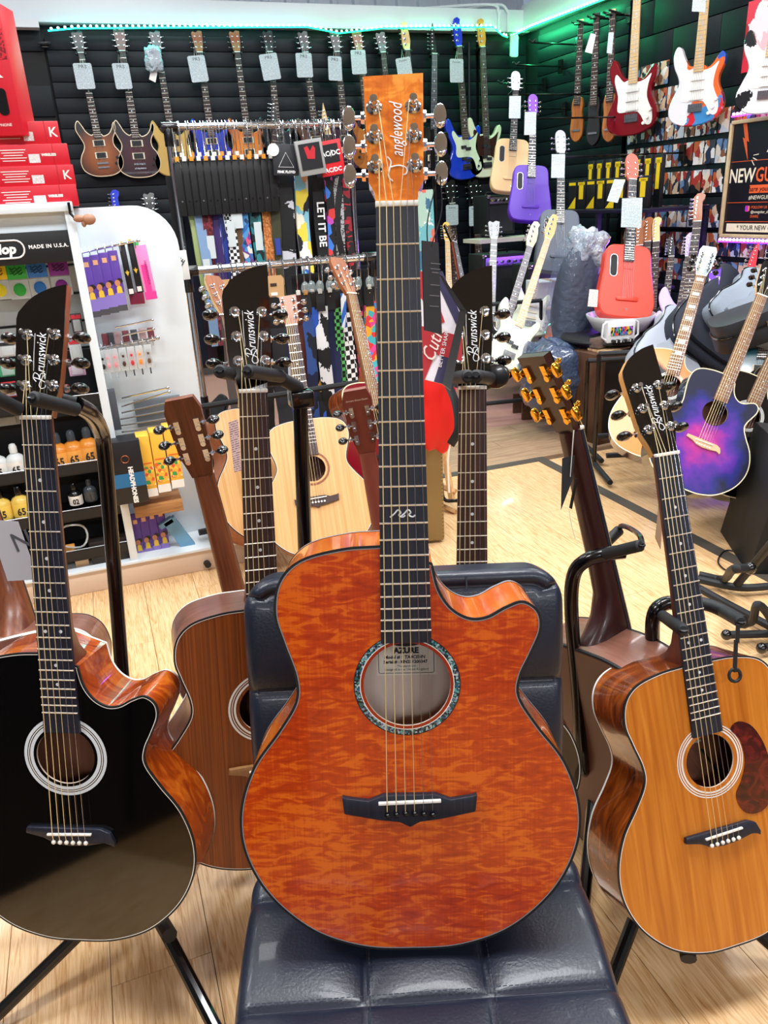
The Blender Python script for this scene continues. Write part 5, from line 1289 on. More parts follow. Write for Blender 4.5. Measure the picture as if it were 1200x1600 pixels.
# second row and odd ones
wall_guitar('black guitar on the back wall second row, left of the two with white tags', (704, 280), (716, 520), 'lp', farblack, (697, 320, 716, 352, .0), grp='x', tsay='left guitar of the second row', headm=farblack, neck=mahog_neck, total=1.0)
wall_guitar('black guitar on the back wall second row, right of the two with white tags', (741, 280), (754, 520), 'lp', farblack, (733, 322, 751, 353, .0), grp='x', tsay='right guitar of the second row', headm=farblack, neck=mahog_neck, total=1.0)
wall_guitar('guitar with blue headstock low on the back wall behind the white display panel', (180, 296), (205, 520), 'strat', mat('royal_blue', '#1a3cc4', .2, 0, 1), head='six', headm=mat('royal_blue_head', '#1e38d0', .25), total=1.0)
wall_guitar('guitar with black headstock low on the back wall behind the white display panel', (232, 300), (258, 520), 'prs', farblack, headm=farblack, total=1.0)
wall_guitar('guitar with six in line maple headstock low on the wall behind the rail post', (281, 340), (315, 575), 'strat', farblack, head='six', neck=maple, total=1.0)
# stands between wall and rails
wall_guitar('black guitar with pointed headstock on the back wall just above the upper rail', (431, 150), (425, 390), 'strat', farblack, head='point', headm=farblack, neck=mahog_neck, plane=6.75)
wall_guitar('guitar with pale narrow headstock on the back wall just above the upper rail', (508, 160), (530, 395), 'strat', mat('natural_ash', '#e8c490', .3, 0, .5), head='point', headm=maple, neck=maple, plane=6.75)
el('guitar with pale maple neck and no visible head behind the white cardboard sign', (325, 740), (277, 405), 3.9, 3.9, -HEAD, 'tele', black_matte, head='six', neck=maple, fb=maple)
eh = thing('wall_hanger', 'empty black wall hanger at the top left of the back wall', 'hanger', T(*ony(70, 68, 6.9)), 'wall hangers'); hanger(eh, Rx(pi/2))
# charm bag beside the gold guitar
tagcard('swing_tag', 'small white tag under the clear charm bag on the gold guitar', 'tag', [ony(236, 106, 6.8), ony(247, 107, 6.8), ony(243, 129, 6.8), ony(233, 124, 6.8)], white_pl)
blob('charm_bag', 'clear crumpled accessory bag hanging on the gold guitar', 'bag', ony(240, 92, 6.78), .06, .03, .08, poly2, .3, 6)

# ------------------------------------------------------------------ right wall
def peg(label, px, py, L=.18, plane=4.0):
    c = onx(px, py, plane); g = thing('wall_hanger', label, 'hanger', T(*c), 'wall hangers')
    part('hanger_plate', lambda: MB().box((0, 0, 0), (.02, .05, .10)), black_plastic, g, key='pp')
    part('hanger_arm', MB().tube([(0, 0, 0), (-L, 0, .01)], .007, 6), powder, g)
    part('hanger_yoke', lambda: MB().tube([(-.03, 0, .02), (0, 0, 0), (.03, 0, .02)], .008, 6), rubber, g, key='py', M=T(-L, 0, .01))
for i, (x, y) in enumerate(((903, 70), (876, 104), (850, 132), (882, 170))):
    peg(('topmost', 'second', 'third', 'lowest')[i]+' black peg hanger on the right slatted wall', x, y, .42)
def lav(label, pn, pb, d_, bm_, hm, tag, tl):
    N, B = P(pn[0], pn[1], d_), P(pb[0], pb[1], d_)
    electric('acoustic_guitar', label, pose(B, N, .9, Vector((-.35, -1, 0))), 'travel', bm_, head='round', headm=hm, total=.9, D=.06, neck=hm, fb=mat('dark_board', '#23242a', .4), holem=black_matte)
    hd_ = B.lerp(N, .80); g = thing('wall_hanger', 'long black peg hanger carrying the '+' '.join(label.split()[:6]), 'hanger', T(4.0, hd_.y+.05, hd_.z), 'wall hangers')
    part('hanger_plate', lambda: MB().box((0, 0, 0), (.02, .05, .10)), black_plastic, g, key='pp')
    part('hanger_arm', MB().tube([(0, 0, 0), (hd_.x-4.0, .0, 0)], .007, 6), powder, g)
    part('hanger_yoke', MB().tube([(hd_.x-4.03, -.07, .02), (hd_.x-4.03, 0, 0), (hd_.x-3.97, 0, 0), (hd_.x-3.97, -.07, .02)], .007, 6), rubber, g)
    x0, y0, x1, y1 = tag
    tagcard('price_tag', tl, 'tag', [P(x0, y0, d_-.15), P(x1, y0, d_-.15), P(x1-1, y1, d_-.15), P(x0-1, y1, d_-.15)], tagm)
silver = mat('silver_head', '#b6b8c2', .3, .3)
lav('natural wood smooth bodied travel guitar hanging by the wall corner', (807, 108), (798, 300), 5.75, mat('natural_matte', '#e6c08c', .45), silver, (796, 150, 814, 185), 'white printed tag on the natural wood travel guitar')
lav('purple smooth bodied travel guitar hanging on the right wall', (834, 144), (828, 345), 5.35, mat('violet', '#5a24b8', .4), mat('violet_head', '#8a50d8', .35), (820, 175, 838, 211), 'white printed tag on the purple travel guitar')
lav('slate grey smooth bodied travel guitar hanging on the right wall', (877, 200), (874, 425), 4.95, mat('slate', '#565f6e', .4), silver, (862, 241, 883, 278), 'white printed tag on the slate grey travel guitar')
def rwall(label, pn, pb, kind, bm_, total=.98, plane=3.88, cat_='electric_guitar', face=Vector((-1, 0, 0)), **kw):
    N, B = onx(pn[0], pn[1], plane), onx(pb[0], pb[1], plane)
    if kind in ('strat', 'slim'):
        q = B.lerp(N, .80 if kind == 'strat' else .96); h = thing('wall_hanger', 'black wall hanger above the '+' '.join(label.split()[:7]), 'hanger', T(4.02, q.y, q.z), 'wall hangers')
        part('hanger_plate', lambda: MB().box((0, 0, 0), (.02, .05, .10)), black_plastic, h, key='pp')
        part('hanger_arm', MB().tube([(0, 0, 0), (-.20, 0, 0)], .008, 6), powder, h)
        part('hanger_yoke', MB().tube([(-.20, -.035, .02), (-.10, -.035, 0), (-.10, .035, 0), (-.20, .035, .02)], .008, 6), rubber, h)
    return electric(cat_, label, pose(B, N, total, face), kind, bm_, total=total, **kw)
orw = wood('orange_body_wood', '#a85a22', '#cf7f3c', scale=(60, 4, 30), rough=.3, coat=.5)
nf = Vector((-1, -.75, 0))
rwall('slim orange wood and black frame guitar on the right slatted wall', (908, 30), (899, 222), 'slim', orw, total=.9, head='none', face=nf, pickups=1)
rwall('slim all black frame guitar on the right slatted wall', (933, 20), (925, 228), 'slim', black_matte, total=.9, head='none', face=nf, neck=black_matte, pickups=1)
rwall('slim orange wood narrow guitar nearest the block wall', (958, 14), (950, 222), 'slim', orw, total=.9, head='none', face=nf, pickups=1)
tagcard('price_tag', 'white arrow shaped tag on the slim black frame guitar', 'tag', [P(923, 52, 5.4), P(931, 54, 5.4), P(925, 84, 5.4), P(914, 81, 5.4)], white_pl)
tagcard('price_tag', 'narrow white tag on the slim orange guitar', 'tag', [P(951, 51, 5.2), P(959, 51, 5.2), P(956, 84, 5.2), P(948, 83, 5.2)], tagm)
wf = Vector((-1, -.55, .0))
rwall('dark metallic red electric guitar with white pickguard on the block wall', (1001, -90), (985, 212), 'strat', mat('candy_red', '#8a0c1c', .2, .3, 1), head='six', guard=white_pl, pickups=3, pu_m=white_pl, fb=maple, face=wf)
usa = patches('hand_painted_panels', ['#d8302c', '#2456b8', '#e8e8ee', '#e86a28', '#3a8ac8', '#cc2230', '#f0f0f4', '#26388c'], (11, 8, 20), .25, coat=1, noise=2)
rwall('electric guitar painted in red white and blue panels on the block wall', (1113, -120), (1084, 197), 'strat', usa, head='six', guard=white_pl, pickups=3, pu_m=white_pl, fb=maple, face=wf)
rwall('white electric guitar with black ink drawings at the right picture edge', (1240, -160), (1192, 178), 'strat', patches('ink_drawing', ['#f0f0f2', '#f2f2f4', '#14161a', '#eeeeee', '#f4f4f4'], (26, 26, 26), .25, coat=1, noise=3), head='six', guard=white_pl, pickups=3, pu_m=white_pl, fb=maple, face=wf)
tagcard('price_tag', 'white printed tag on the neck of the panel painted guitar', 'tag', [P(1083, -8, 4.5), P(1103, -8, 4.5), P(1102, 19, 4.5), P(1081, 18, 4.5)], tagm)
def wall_sheet(name, label, cat, quad, plane, mats, th=.006, **kw):
    q = [onx(x, y, plane) for x, y in quad]          # top left, top right, bottom right, bottom left as seen
    zt = (q[0].z+q[1].z)/2; zb = (q[2].z+q[3].z)/2; ya = (q[0].y+q[3].y)/2; yb = (q[1].y+q[2].y)/2
    M = frame(Vector((0, -1, 0)), UP, Vector((-1, 0, 0)), Vector((plane, (ya+yb)/2, (zt+zb)/2)))
    w, h = abs(ya-yb), zt-zb
    o = single(name, MB().box((0, 0, 0), (w, h, th)), mats, label, cat, M=M, **kw)
    return o, w, h
wall_sheet('poster', 'red and black comic style splatter poster at the top right picture edge', 'poster', [(1168, -10), (1260, -10), (1250, 90), (1162, 118)], 4.035, patches('splatter', ['#d8203a', '#f2e6ea', '#b01428', '#1a0a10', '#e23a50', '#f4c0c8', '#20b0a8'], (16, 12, 10), .5, noise=2))
# photo prints in rows
ORD = 'first second third fourth fifth sixth seventh eighth ninth tenth eleventh twelfth thirteenth fourteenth fifteenth sixteenth seventeenth eighteenth nineteenth twentieth twenty-first twenty-second'.split()
snap = patches('snapshot', ['#2a3350', '#e8d8c8', '#c0643c', '#12151c', '#d8b89c', '#6a88b0', '#f0ece8', '#8a5a44', '#39404c', '#c8d0dc', '#a83a34', '#1c1c22'], (46, 36, 30), .35, rnd=True, noise=1)
for r, z in enumerate((2.10, 1.93, 1.74, 1.56, 1.38, 1.16, .98, .80)):
    for c in range(22):
        y = 5.36-c*.105
        if r == 0 and (y < 4.95 or y < 0): 
            if not (4.05 < y < 4.25): continue
        if r == 1 and 4.28 < y < 4.7: continue
        if y < 3.35: continue
        single('photo_print', lambda: MB().box((0, 0, 0), (.096, .145, .002)), snap, 'small colour snapshot print, '+ORD[r]+' row from the top, '+ORD[c]+' from the left', 'photo', M=frame(Vector((0, -1, 0)), UP, Vector((-1, 0, 0)), Vector((4.035, y, z))) @ Rz(random.uniform(-.02, .02)), group='snapshot prints in rows on the right wall', key='snap', smooth=0)
# framed sign
dk = mat('sign_black', '#14101a', .35); org = mat('sign_orange', '#e8602c', .5); crm = mat('sign_cream', '#efe2c8', .5); fr_ = wood('sign_frame_birch', '#c8ac84', '#dcc49c', scale=(10, 10, 30), rough=.5)
q = [onx(x, y, 3.97) for x, y in ((1146, 192), (1125, 368))]
zt, zb = q[0].z, q[1].z; yl = (q[0].y+q[1].y)/2; W = .78; Hh = zt-zb
SM = frame(Vector((0, -1, 0)), UP, Vector((-1, 0, 0)), Vector((3.97, yl-W/2, (zt+zb)/2)))
sg = thing('framed_sign', 'framed black and orange new guitar day sign on the right wall', 'sign', SM)
part('panel', MB().box((0, 0, -.01), (W-.02, Hh-.02, .012)), dk, sg)
for (c, d_) in (((0, Hh/2, 0), (W, .022, .024)), ((0, -Hh/2, 0), (W, .022, .024)), ((-W/2, 0, 0), (.022, Hh-.022, .024)), ((W/2, 0, 0), (.022, Hh-.022, .024))): part('frame_bar', MB().box(c, d_), fr_, sg, bevel=.003)
s_ = W/.78; k = Hh/.7
def Y(v): return v*Hh
text('NEW', .12*k, crm, sg, T(-W/2+.125, Y(.03), -.003), fat=.002, sx=.8)
text('GUITAR', .12*k, org, sg, T(-W/2+.235, Y(.03), -.003), fat=.002, sx=.8, align='LEFT')
part('ribbon', MB().box((.09, Y(-.085), -.003), (W*.72, Y(.07), .002)), org, sg)
text('Share your new toy', .045*k, dk, sg, T(-W/2+.17, Y(-.085), -.0005), shear=.3, align='LEFT')
text('#NEWGUITARDAY', .035*k, crm, sg, T(-W/2+.2, Y(-.16), -.003), align='LEFT')
part('footer', MB().box((0, Y(-.425), -.003), (W-.08, Y(.075), .002)), crm, sg)
text('* YOUR NEW GUITAR', .042*k, dk, sg, T(-W/2+.13, Y(-.425), -.0005), align='LEFT')
for zz in (.16, -.2, -.37): part('rule', MB().box((0, Y(zz), -.003), (W-.05, .003, .002)), org, sg)
part('lightning_bolt', MB().prism([(.02, .26), (.07, .10), (.05, .11), (.075, 0), (.015, .13), (.035, .12), (-.005, .24)], 0, .002), org, sg, M=T(-W/2+.08, Y(.17), -.004))
for i, a in enumerate((0, .5, 1)): part('spark', MB().box((.05, 0, 0), (.04, .004, .002)), crm, sg, M=T(-W/2+.17, Y(.2), -.003) @ Rz(-.9+a))
part('scroll', MB().prism([(0, 0), (.12, .01), (.13, .07), (.0, .08), (.02, .04)], 0, .002), crm, sg, M=T(-W/2+.3, Y(.22), -.004))
part('app_icon', MB().prism(rrect(.035, .035, .008), 0, .002), patches('icon_colours', ['#e0307a', '#f08030', '#a030c0'], (30, 30, 30)), sg, M=T(-W/2+.20, Y(-.255), -.004))
for i, (tx, mm) in enumerate((('FOLLOW US', org), ('@newguitar_day', crm), ('SHARE', org))): text(tx, .024*k, mm, sg, T(-W/2+.23, Y(-.245-.04*i), -.003), align='LEFT')
# purple light strips
led([onx(1146, 190, 3.99)+Vector((0, .02, .03)), onx(1146, 190, 3.99)+Vector((0, -W-.02, .03))], '#b040ff', 3, 'purple light strip along the top edge of the framed sign', step=.03)
led([onx(1126, 372, 3.99)+Vector((0, .02, -.02)), onx(1126, 372, 3.99)+Vector((0, -W-.02, -.02))], '#7a30ff', 4, 'violet light strip below the framed sign', step=.03)
area((3.9, 4.1, 1.0), (.1, .7), 5, (.35, .1, 1), (0, radians(50), 0), 'strip_glow')

# shelf unit with packets
sp = mat('purple_black_steel', '#15102a', .4)
z0 = 1.22
sh = thing('shelf_unit', 'black steel shelf unit against the snapshot wall with packets on top', 'shelf', T(3.72, 4.95, 0))
part('shelf_board', MB().box((0, 0, z0), (.5, 1.12, .025)), sp, sh, bevel=.003)
part('shelf_board', MB().box((0, 0, .25), (.5, 1.12, .025)), sp, sh, bevel=.003)
part('shelf_board', MB().box((0, 0, .72), (.04, 1.12, .025)), sp, sh, bevel=.003)
for yy in (-.54, -.0, .54):
    for xx in (-.23, .23): part('post', MB().box((xx, yy, z0/2), (.03, .03, z0)), sp, sh)
area((3.55, 4.75, .95), (.1, .8), 5, (.3, .08, 1), (0, radians(60), 0), 'strip_glow')
yel = mat('packet_yellow', '#f0cc1c', .45); pkb = mat('packet_black', '#17171c', .4)
def packet(label, M, w, h, alt, grp):
    o = single('packet', lambda: MB().box((0, 0, h/2), (.03, w, h)), pkb, label, 'packet', M=M, group=grp, key=('pk', round(w, 3), round(h, 3)), bevel=.003)
    if alt: part('yellow_print', lambda: MB().box((-.016, 0, h*.62), (.002, w*.5, h*.55)), yel, o, key=('py1', round(h, 3)))
    else: part('yellow_print', lambda: MB().prism([(-w*.45, 0), (w*.45, 0), (w*.45, h*.4)], -.001, .001), yel, o, key=('py2', round(h, 3)), M=frame(Vector((0, -1, 0)), UP, Vector((-1, 0, 0)), Vector((-.016, 0, .004))))
    part('print_block', lambda: MB().box((-.016, 0, h*.88), (.002, w*.8, h*.1)), yel, o, key=('py3', round(h, 3)))
for i in range(8):
    packet('black and yellow packet in the front row on the steel shelf, '+ORD[i]+' from the left', T(3.56, 5.38-i*.118, z0+.014), .105, .2, i % 2, 'front row of black and yellow packets')
    packet('black packet with yellow stripe in the back row, '+ORD[i]+' from the left', T(3.70, 5.36-i*.11, z0+.014), .07, .33, 1, 'back row of black and yellow packets')
# guitars in the shelf
def rk(label, pn, pb, d_, **kw): el(label, pb, pn, d_, d_+.1, -HEAD-RIGHT*.5, **kw)
pw = mat('lavender_gloss', '#c8b8ee', .25, 0, .6)
for i, (lab, pn, pb, kw) in enumerate((
    ('guitar with pale brown headstock in the shelf, leftmost', (1003, 343), (985, 570), dict(kind='strat', bodym=farblack, head='six', neck=mahog_pale)),
    ('guitar with brown headstock second from left in the shelf', (1015, 338), (1000, 560), dict(kind='strat', bodym=farblack, head='six', neck=mahog_pale, headm=mat('brown_head', '#9a5c34', .3))),
    ('guitar with maple headstock third from left in the shelf', (1028, 338), (1015, 560), dict(kind='strat', bodym=farblack, head='six', neck=maple)),
    ('black guitar with white edge in the shelf left of the purple neck', (1054, 362), (1030, 560), dict(kind='prs', bodym=farblack, head='point', headm=farblack, neck=ebony, bind=white_pl)),
    ('guitar with lavender headstock in the shelf', (1082, 362), (1048, 580), dict(kind='strat', bodym=pw, head='six', headm=mat('lavender_head', '#b89ae0', .3), neck=mahog_pale)),
    ('guitar with long purple lit neck at the shelf front', (1096, 300), (1062, 560), dict(kind='strat', bodym=pw, head='six', headm=mahog_pale, neck=mahog_neck)))):
    rk(lab, pn, pb, 4.35 if i > 3 else 4.6, **kw)
rk('guitar with red pointed headstock right of the inlaid neck', (1190, 375), (1110, 600), 4.0, kind='lp', bodym=mat('candy_red', '#8a0c1c', .2, .3, 1), head='point', headm=mat('bright_red_head', '#d81a30', .25), neck=mahog_neck)
rk('guitar with glitter headstock at the right picture edge', (1215, 380), (1180, 640), 3.8, kind='lp', bodym=mat('teal_gloss', '#2a6a78', .2, 0, 1), head='sym3', headm=mat('teal_head', '#5a9aa8', .25, .3), neck=mahog_neck)
tagcard('purple_cloth', 'small purple printed cloth between the shelf and the black nylon bag', 'cloth', [P(1108, 425, 3.95), P(1127, 418, 3.95), P(1121, 462, 3.9), P(1106, 470, 3.9)], patches('purple_print', ['#6a2ad0', '#8a4ae8', '#d8c0f8', '#3a1480'], (30, 30, 30), .6), .006)
# ------------------------------------------------------------------ strap rails
def strap_rail(label, y, pl, pr, zoff, lower_black=False):
    a, b_ = ony(pl[0], pl[1], y), ony(pr[0], pr[1], y); z = (a.z+b_.z)/2; w = b_.x-a.x
    g = thing('clothes_rail', label, 'rail', T((a.x+b_.x)/2, y, 0))
    part('top_bar', MB().tube([(-w/2, 0, z), (w/2, 0, z)], .017, 14), chrome, g)
    for s in (-1, 1):
        part('corner_joint', MB().tube([(s*(w/2-.05), 0, z), (s*(w/2+.03), 0, z)], .023, 12).tube([(s*w/2, 0, z), (s*w/2, 0, z-.09)], .022, 12), black_plastic, g, bevel=.002)
        zs = z*.5 if lower_black else .14
        part('upright', MB().tube([(s*w/2, 0, z-.08), (s*w/2, 0, zs)], .0145, 12), chrome, g)
        if lower_black: part('lower_upright', MB().tube([(s*w/2, 0, zs), (s*w/2, 0, .12)], .019, 12), powder, g)
        part('foot_bar', MB().tube([(s*w/2, -.22, .09), (s*w/2, .22, .09)], .015, 10), powder, g)
        for q in (-.2, .2): part('caster', MB().ball((s*w/2, q, .035), (.018, .035, .035)).tube([(s*w/2, q, .05), (s*w/2, q, .09)], .008, 6), black_plastic, g)
    part('base_bar', MB().tube([(-w/2, 0, .09), (w/2, 0, .09)], .013, 10), powder, g)
    return g, z
r1, Z1 = strap_rail('upper chrome rail crowded with guitar straps below the back wall guitars', 4.4, (262, 204), (545, 188), 0)
r2, Z2 = strap_rail('lower chrome rail with checked straps and black lower posts in front', 3.6, (291, 421), (583, 404), 0, True)
wcard = lined('strap_card', '#ccd4d4', '#8a9498', 120)
def strap_thing(label, px, py, y, Z, mt, w=.052, top=-.33, bot=-1.1, leather=None, ltop=-.15, card=None, cardm=None, lm=black_matte, hook=True, tw=0, txt=None, txtc=None, split=False, grp=None):
    x = ony(px, py, y).x
    g = thing('guitar_strap', label, 'strap', T(x, y, Z), grp)
    if hook:
        part('hook', lambda: MB().tube([(0, .022, .0), (0, .014, .018), (0, -.004, .024), (0, -.02, .012), (0, -.024, -.02), (0, -.02, -.10), (0, -.01, -.15), (0, -.018, -.17), (0, -.026, -.155)], .0022, 6), chrome, g, key='strhook')
        part('hook_clip', lambda: MB().box((0, -.022, -.13), (.018, .014, .02)), mat('clip_white', '#e6e2d8', .4) if int(px) % 3 else mat('clip_orange', '#e0942c', .4), g, key=('clip', int(px) % 3 > 0))
    def rib(z0, z1, ww, ang=0, yy=-.02, sw=.008, n=9):
        b = MB(); rings = []
        for i in range(n+1):
            z = z0+(z1-z0)*i/n; dx = sw*sin(i*.9+px)*.6+tw*(i/n); dy = yy+sw*cos(i*.7+px*.3)
            c_, s_ = cos(ang), sin(ang)
            rings.append([(dx+u*c_-v*s_, dy+u*s_+v*c_, z) for u, v in ((-ww/2, -.0015), (ww/2, -.0015), (ww/2, .0015), (-ww/2, .0015))])
        return b.loft(rings)
    an = 0.0 if w < .05 else .25*sin(px*1.7)
    if leather: part('leather_end', rib(ltop, top-.02, leather, an, -.026, .004, 4), lm, g)
    if split:
        part('leather_button', MB().lathe([(.008, 0), (.006, .003)], 8), steel, g, M=T(0, -.034, top+.02) @ Rx(pi/2))
    part('webbing', rib(top, bot, w, an), mt, g)
    part('webbing_return', rib(top-.02, bot+.1, w*.9, an*1.4+.2, .02), mt, g)
    if card:
        cz, cw, chh = card; part('backing_card', MB().box((.0, -.034, cz), (cw*.8, .0014, chh*.72)), cardm or wcard, g)
    if txt:
        for t_, sz, zz in txt: text(t_, sz, txtc, g, T(0, -.033, zz) @ Rx(pi/2) @ Rz(-pi/2), fat=.0012, name='strap_lettering')
    return g
chk = checker('checker_bw', '#f0f0f2', '#0c0c10', 60); chk2 = checker('checker_bw_large', '#f4f4f4', '#0b0b0d', 45); chg = checker('checker_green', '#5fc86a', '#0d1210', 60); chp = checker('checker_pink', '#f0487a', '#101014', 45)
floral = patches('blue_floral', ['#2c6ab0', '#d85a7a', '#e8dcd0', '#183a6a', '#6a3a8c', '#4a90c8'], (50, 50, 40), .7)
comic = patches('comic_patches', ['#f0d84a', '#e8e8e8', '#2a5ac0', '#e0a070', '#f4ecd8', '#181820', '#88c4d8'], (32, 32, 22), .6, noise=1)
tie = patches('navy_sky', ['#10183a', '#1c2a5a', '#0c1020', '#2c4a8a'], (30, 30, 14), .7, noise=2)
splat = patches('white_splat', ['#0a0a0c', '#f4f4f4', '#0c0c0e', '#e8e8e8'], (36, 36, 18), .7, noise=3)
flag = patches('star_stripe', ['#b02030', '#e8e8ee', '#1c2450', '#1c2450'], (14, 14, 5), .7)
flow = patches('bright_flowers', ['#e84a9a', '#f0b030', '#3a8ae0', '#e83a3a', '#48b8c0'], (45, 45, 35), .7)
tapes = patches('tapestry', ['#6ab0b8', '#e0e4e0', '#3a6a88', '#d86a5a', '#a8c8b8'], (24, 24, 18), .7, noise=2)
cork = patches('cork_weave', ['#c87a3c', '#a85c28', '#d8935a', '#b86a34'], (140, 140, 120), .9)
rings_ = patches('coloured_rings', ['#101014', '#101014', '#d83a3a', '#101014', '#48b858', '#101014', '#3a7ad8', '#101014', '#c04ab0'], (24, 24, 18), .6)
R1 = [
 (296, 'olive green narrow strap at the left end of the upper rail', mat('olive_green', '#9aa870', .7), dict(w=.03, tw=.05, leather=.04)),
 (312, 'pale denim blue strap beside the olive strap with white card', mat('denim', '#7c98bc', .8), dict(card=(-.68, .045, .12), leather=.05)),
 (323, 'maroon woven strap with white hanging card', patches('maroon_weave', ['#6a2028', '#4a141c', '#8a3440'], (90, 90, 70), .8), dict(card=(-.58, .05, .16), leather=.05)),
 (335, 'deep purple strap on the upper rail', mat('deep_purple', '#33165c', .6), dict(leather=.05)),
 (346, 'blue and white edged strap on the upper rail', patches('blue_white', ['#2a3f9c', '#e8ecf4', '#1c2860'], (60, 8, 6), .7), dict(w=.045, leather=.05)),
 (357, 'black and white fine checked strap on the upper rail', chk, dict(card=(-.52, .05, .18), leather=.05)),
 (368, 'brown leather strap with square white card', mat('tan_brown', '#6a4a2c', .6), dict(card=(-.44, .075, .15), leather=.05)),
 (380, 'blue floral strap on the upper rail', floral, dict(leather=.05)),
 (399, 'dark teal patterned strap with long white card', patches('teal_dark', ['#0f2a2e', '#1c5c60', '#081416', '#2a8088'], (40, 40, 25), .7), dict(card=(-.54, .05, .2), leather=.05, w=.06)),
 (415, 'orange cork textured strap on the upper rail', cork, dict(leather=.05, w=.055)),
 (428, 'dark olive strap with a small blue card', mat('dark_olive', '#3c3c24', .7), dict(card=(-.6, .035, .12), cardm=mat('card_blue', '#2f3f9a', .5), leather=.05)),
 (447, 'black strap with thin coloured beam print beside the packets', patches('beam_print', ['#0c0c10', '#0c0c10', '#0e0e12', '#e0602c', '#0c0c10', '#101014', '#0c0c10', '#d0d0d8'], (12, 12, 26), .6, noise=2), dict(w=.075, top=-.28)),
 (473, 'bright yellow and blue comic patched strap', comic, dict(w=.07, top=-.2)),
 (499, 'black strap with large white LET IT BE lettering', mat('strap_black', '#0b0b0e', .7), dict(w=.062, top=-.26, txt=[('LET IT BE', .058, -.50), ('LET IT BE', .058, -.92)], txtc=mat('white_print', '#f2f2f2', .5))),
 (515, 'black strap printed with coloured round faces beside the lettered strap', rings_, dict(w=.045, top=-.26)),
 (528, 'black strap with rows of small grey handwriting', lined('handwriting', '#0d0d10', '#a8a8ac', 90), dict(w=.05, top=-.26)),
 (543, 'black strap with dark red lettering at the right end of the upper rail', patches('red_letters', ['#0c0c0e', '#8a1424', '#0c0c0e', '#b01c30'], (30, 30, 60), .6), dict(w=.04, top=-.26)),
]
for px, lab, mt, kw in R1:
    strap_thing(lab, px, 340, 4.4+.012*sin(px), Z1, mt, grp=None, **kw)
sufs = ['olive', 'denim', 'maroon', 'purple', 'striped']
for i in range(14):
    px = 276+i*11.3
    x = ony(px, 250, 4.36).x
    g = thing('leather_strap', 'black leather strap end on the upper rail, '+ORD[i]+' from the left', 'strap', T(x, 4.355, Z1), 'black leather strap ends in a row')
    part('hook', lambda: MB().tube([(0, .066, .0), (0, .058, .018), (0, .04, .024), (0, .02, -.02), (0, 0, -.12), (0, -.008, -.15)], .0022, 6), chrome, g, key='lh2')
    part('leather_end', lambda: MB().prism([(-.022, -.42), (.022, -.42), (.024, -.22), (.012, -.165), (-.012, -.165), (-.024, -.22)], -.002, .002), black_matte, g, key='le2', M=Rx(pi/2), bevel=.001)
    part('slot', lambda: MB().lathe([(.005, 0), (.004, .003)], 8), steel if i % 3 == 0 else black_plastic, g, key=('slt', i % 3 == 0), M=T(0, -.003, -.35) @ Rx(pi/2))
    part('hook_clip', lambda: MB().box((0, -.004, -.15), (.02, .014, .022)), mat('clip_white', '#e6e2d8', .4) if i % 2 else mat('clip_orange', '#e0942c', .4), g, key=('clip2', i % 2))
for i in range(18):                                             # bare metal hooks over the right half
    px = 430+i*6.6; x = ony(px, 200, 4.4).x
    single('metal_hook', lambda: MB().tube([(0, .022, .0), (0, .012, .02), (0, -.01, .022), (0, -.022, 0), (.004, -.024, -.08), (-.006, -.02, -.13), (.0, -.035, -.15), (.01, -.03, -.12)], .0028, 6), chrome, 'bare chrome strap hook on the upper rail, '+ORD[i]+' from the left', 'hook', M=T(x, 4.4, Z1) @ Rz(.4*sin(i*2.1)), group='bare hooks on the upper rail', key='mh')
def cardbox(label, pc, w, h, y, mt, texts, lean=0, th=.02):
    c = ony(pc[0], pc[1], y); g = single('strap_packet', MB().box((0, 0, 0), (w, th, h)), mt, label, 'packet', M=T(*c) @ Ry(lean), bevel=.002)
    for s, sz, (dx, dz), tm in texts: text(s, sz, tm, g, T(dx, -th/2-.001, dz) @ Rx(pi/2), fat=.0008)
    part('hang_tab', MB().tube([(0, 0, h/2), (0, 0, h/2+.06)], .002, 5), chrome, g)
    return g
wp, rp_, gp_ = mat('white_print', '#f2f2f2', .5), mat('red_print', '#c01c2c', .5), mat('grey_print', '#8c8c94', .5)
k1 = cardbox('black packet with white triangle outline on the upper rail', (446, 250), .135, .15, 4.3, mat('packet_charcoal', '#22242a', .5), [('PINK FLOYD', .017, (0, -.058), wp)], .05)
part('triangle_outline', MB().tube([(-.04, -.0115, -.035), (0, -.0115, .035), (.04, -.0115, -.035)], .0022, 4, closed=True), wp, k1)
k2 = cardbox('grey framed packet with red print on the upper rail, middle of three', (485, 246), .145, .17, 4.27, mat('packet_grey', '#9a9a98', .5), [('Rolling Stones', .014, (.01, -.05), rp_)], -.12)
part('front_panel', MB().box((0, -.0115, .005), (.115, .002, .125)), mat('packet_black', '#17171c', .4), k2)
part('red_print', MB().prism([(-.03, .04), (-.01, .045), (.0, .02), (.02, .045), (.03, .03), (.02, -.02), (-.02, -.015)], 0, .001), rp_, k2, M=T(0, -.013, .01) @ Rx(pi/2))
k3 = cardbox('red packet with white ACDC lettering, right of the three on the upper rail', (517, 247), .13, .17, 4.29, mat('packet_red', '#d8202c', .45), [('AC/DC', .03, (0, -.058), wp)], -.14)
part('front_panel', MB().box((0, -.0115, .022), (.09, .002, .09)), mat('packet_black', '#17171c', .4), k3)
text('AC DC', .034, wp, k3, T(0, -.0128, .022) @ Rx(pi/2), fat=.001)
part('bolt', MB().prism([(.004, .02), (.008, .002), (0, .002), (-.002, -.018), (-.008, .004), (0, .004)], 0, .001), wp, k3, M=T(0, -.0128, .022) @ Rx(pi/2))
strap_thing('pale teal tapestry strap right of the orange guitar neck', 665, 380, 4.2, Z1-.15, tapes, w=.09, top=-.2, bot=-1.0)
xx = ony(665, 380, 4.2).x
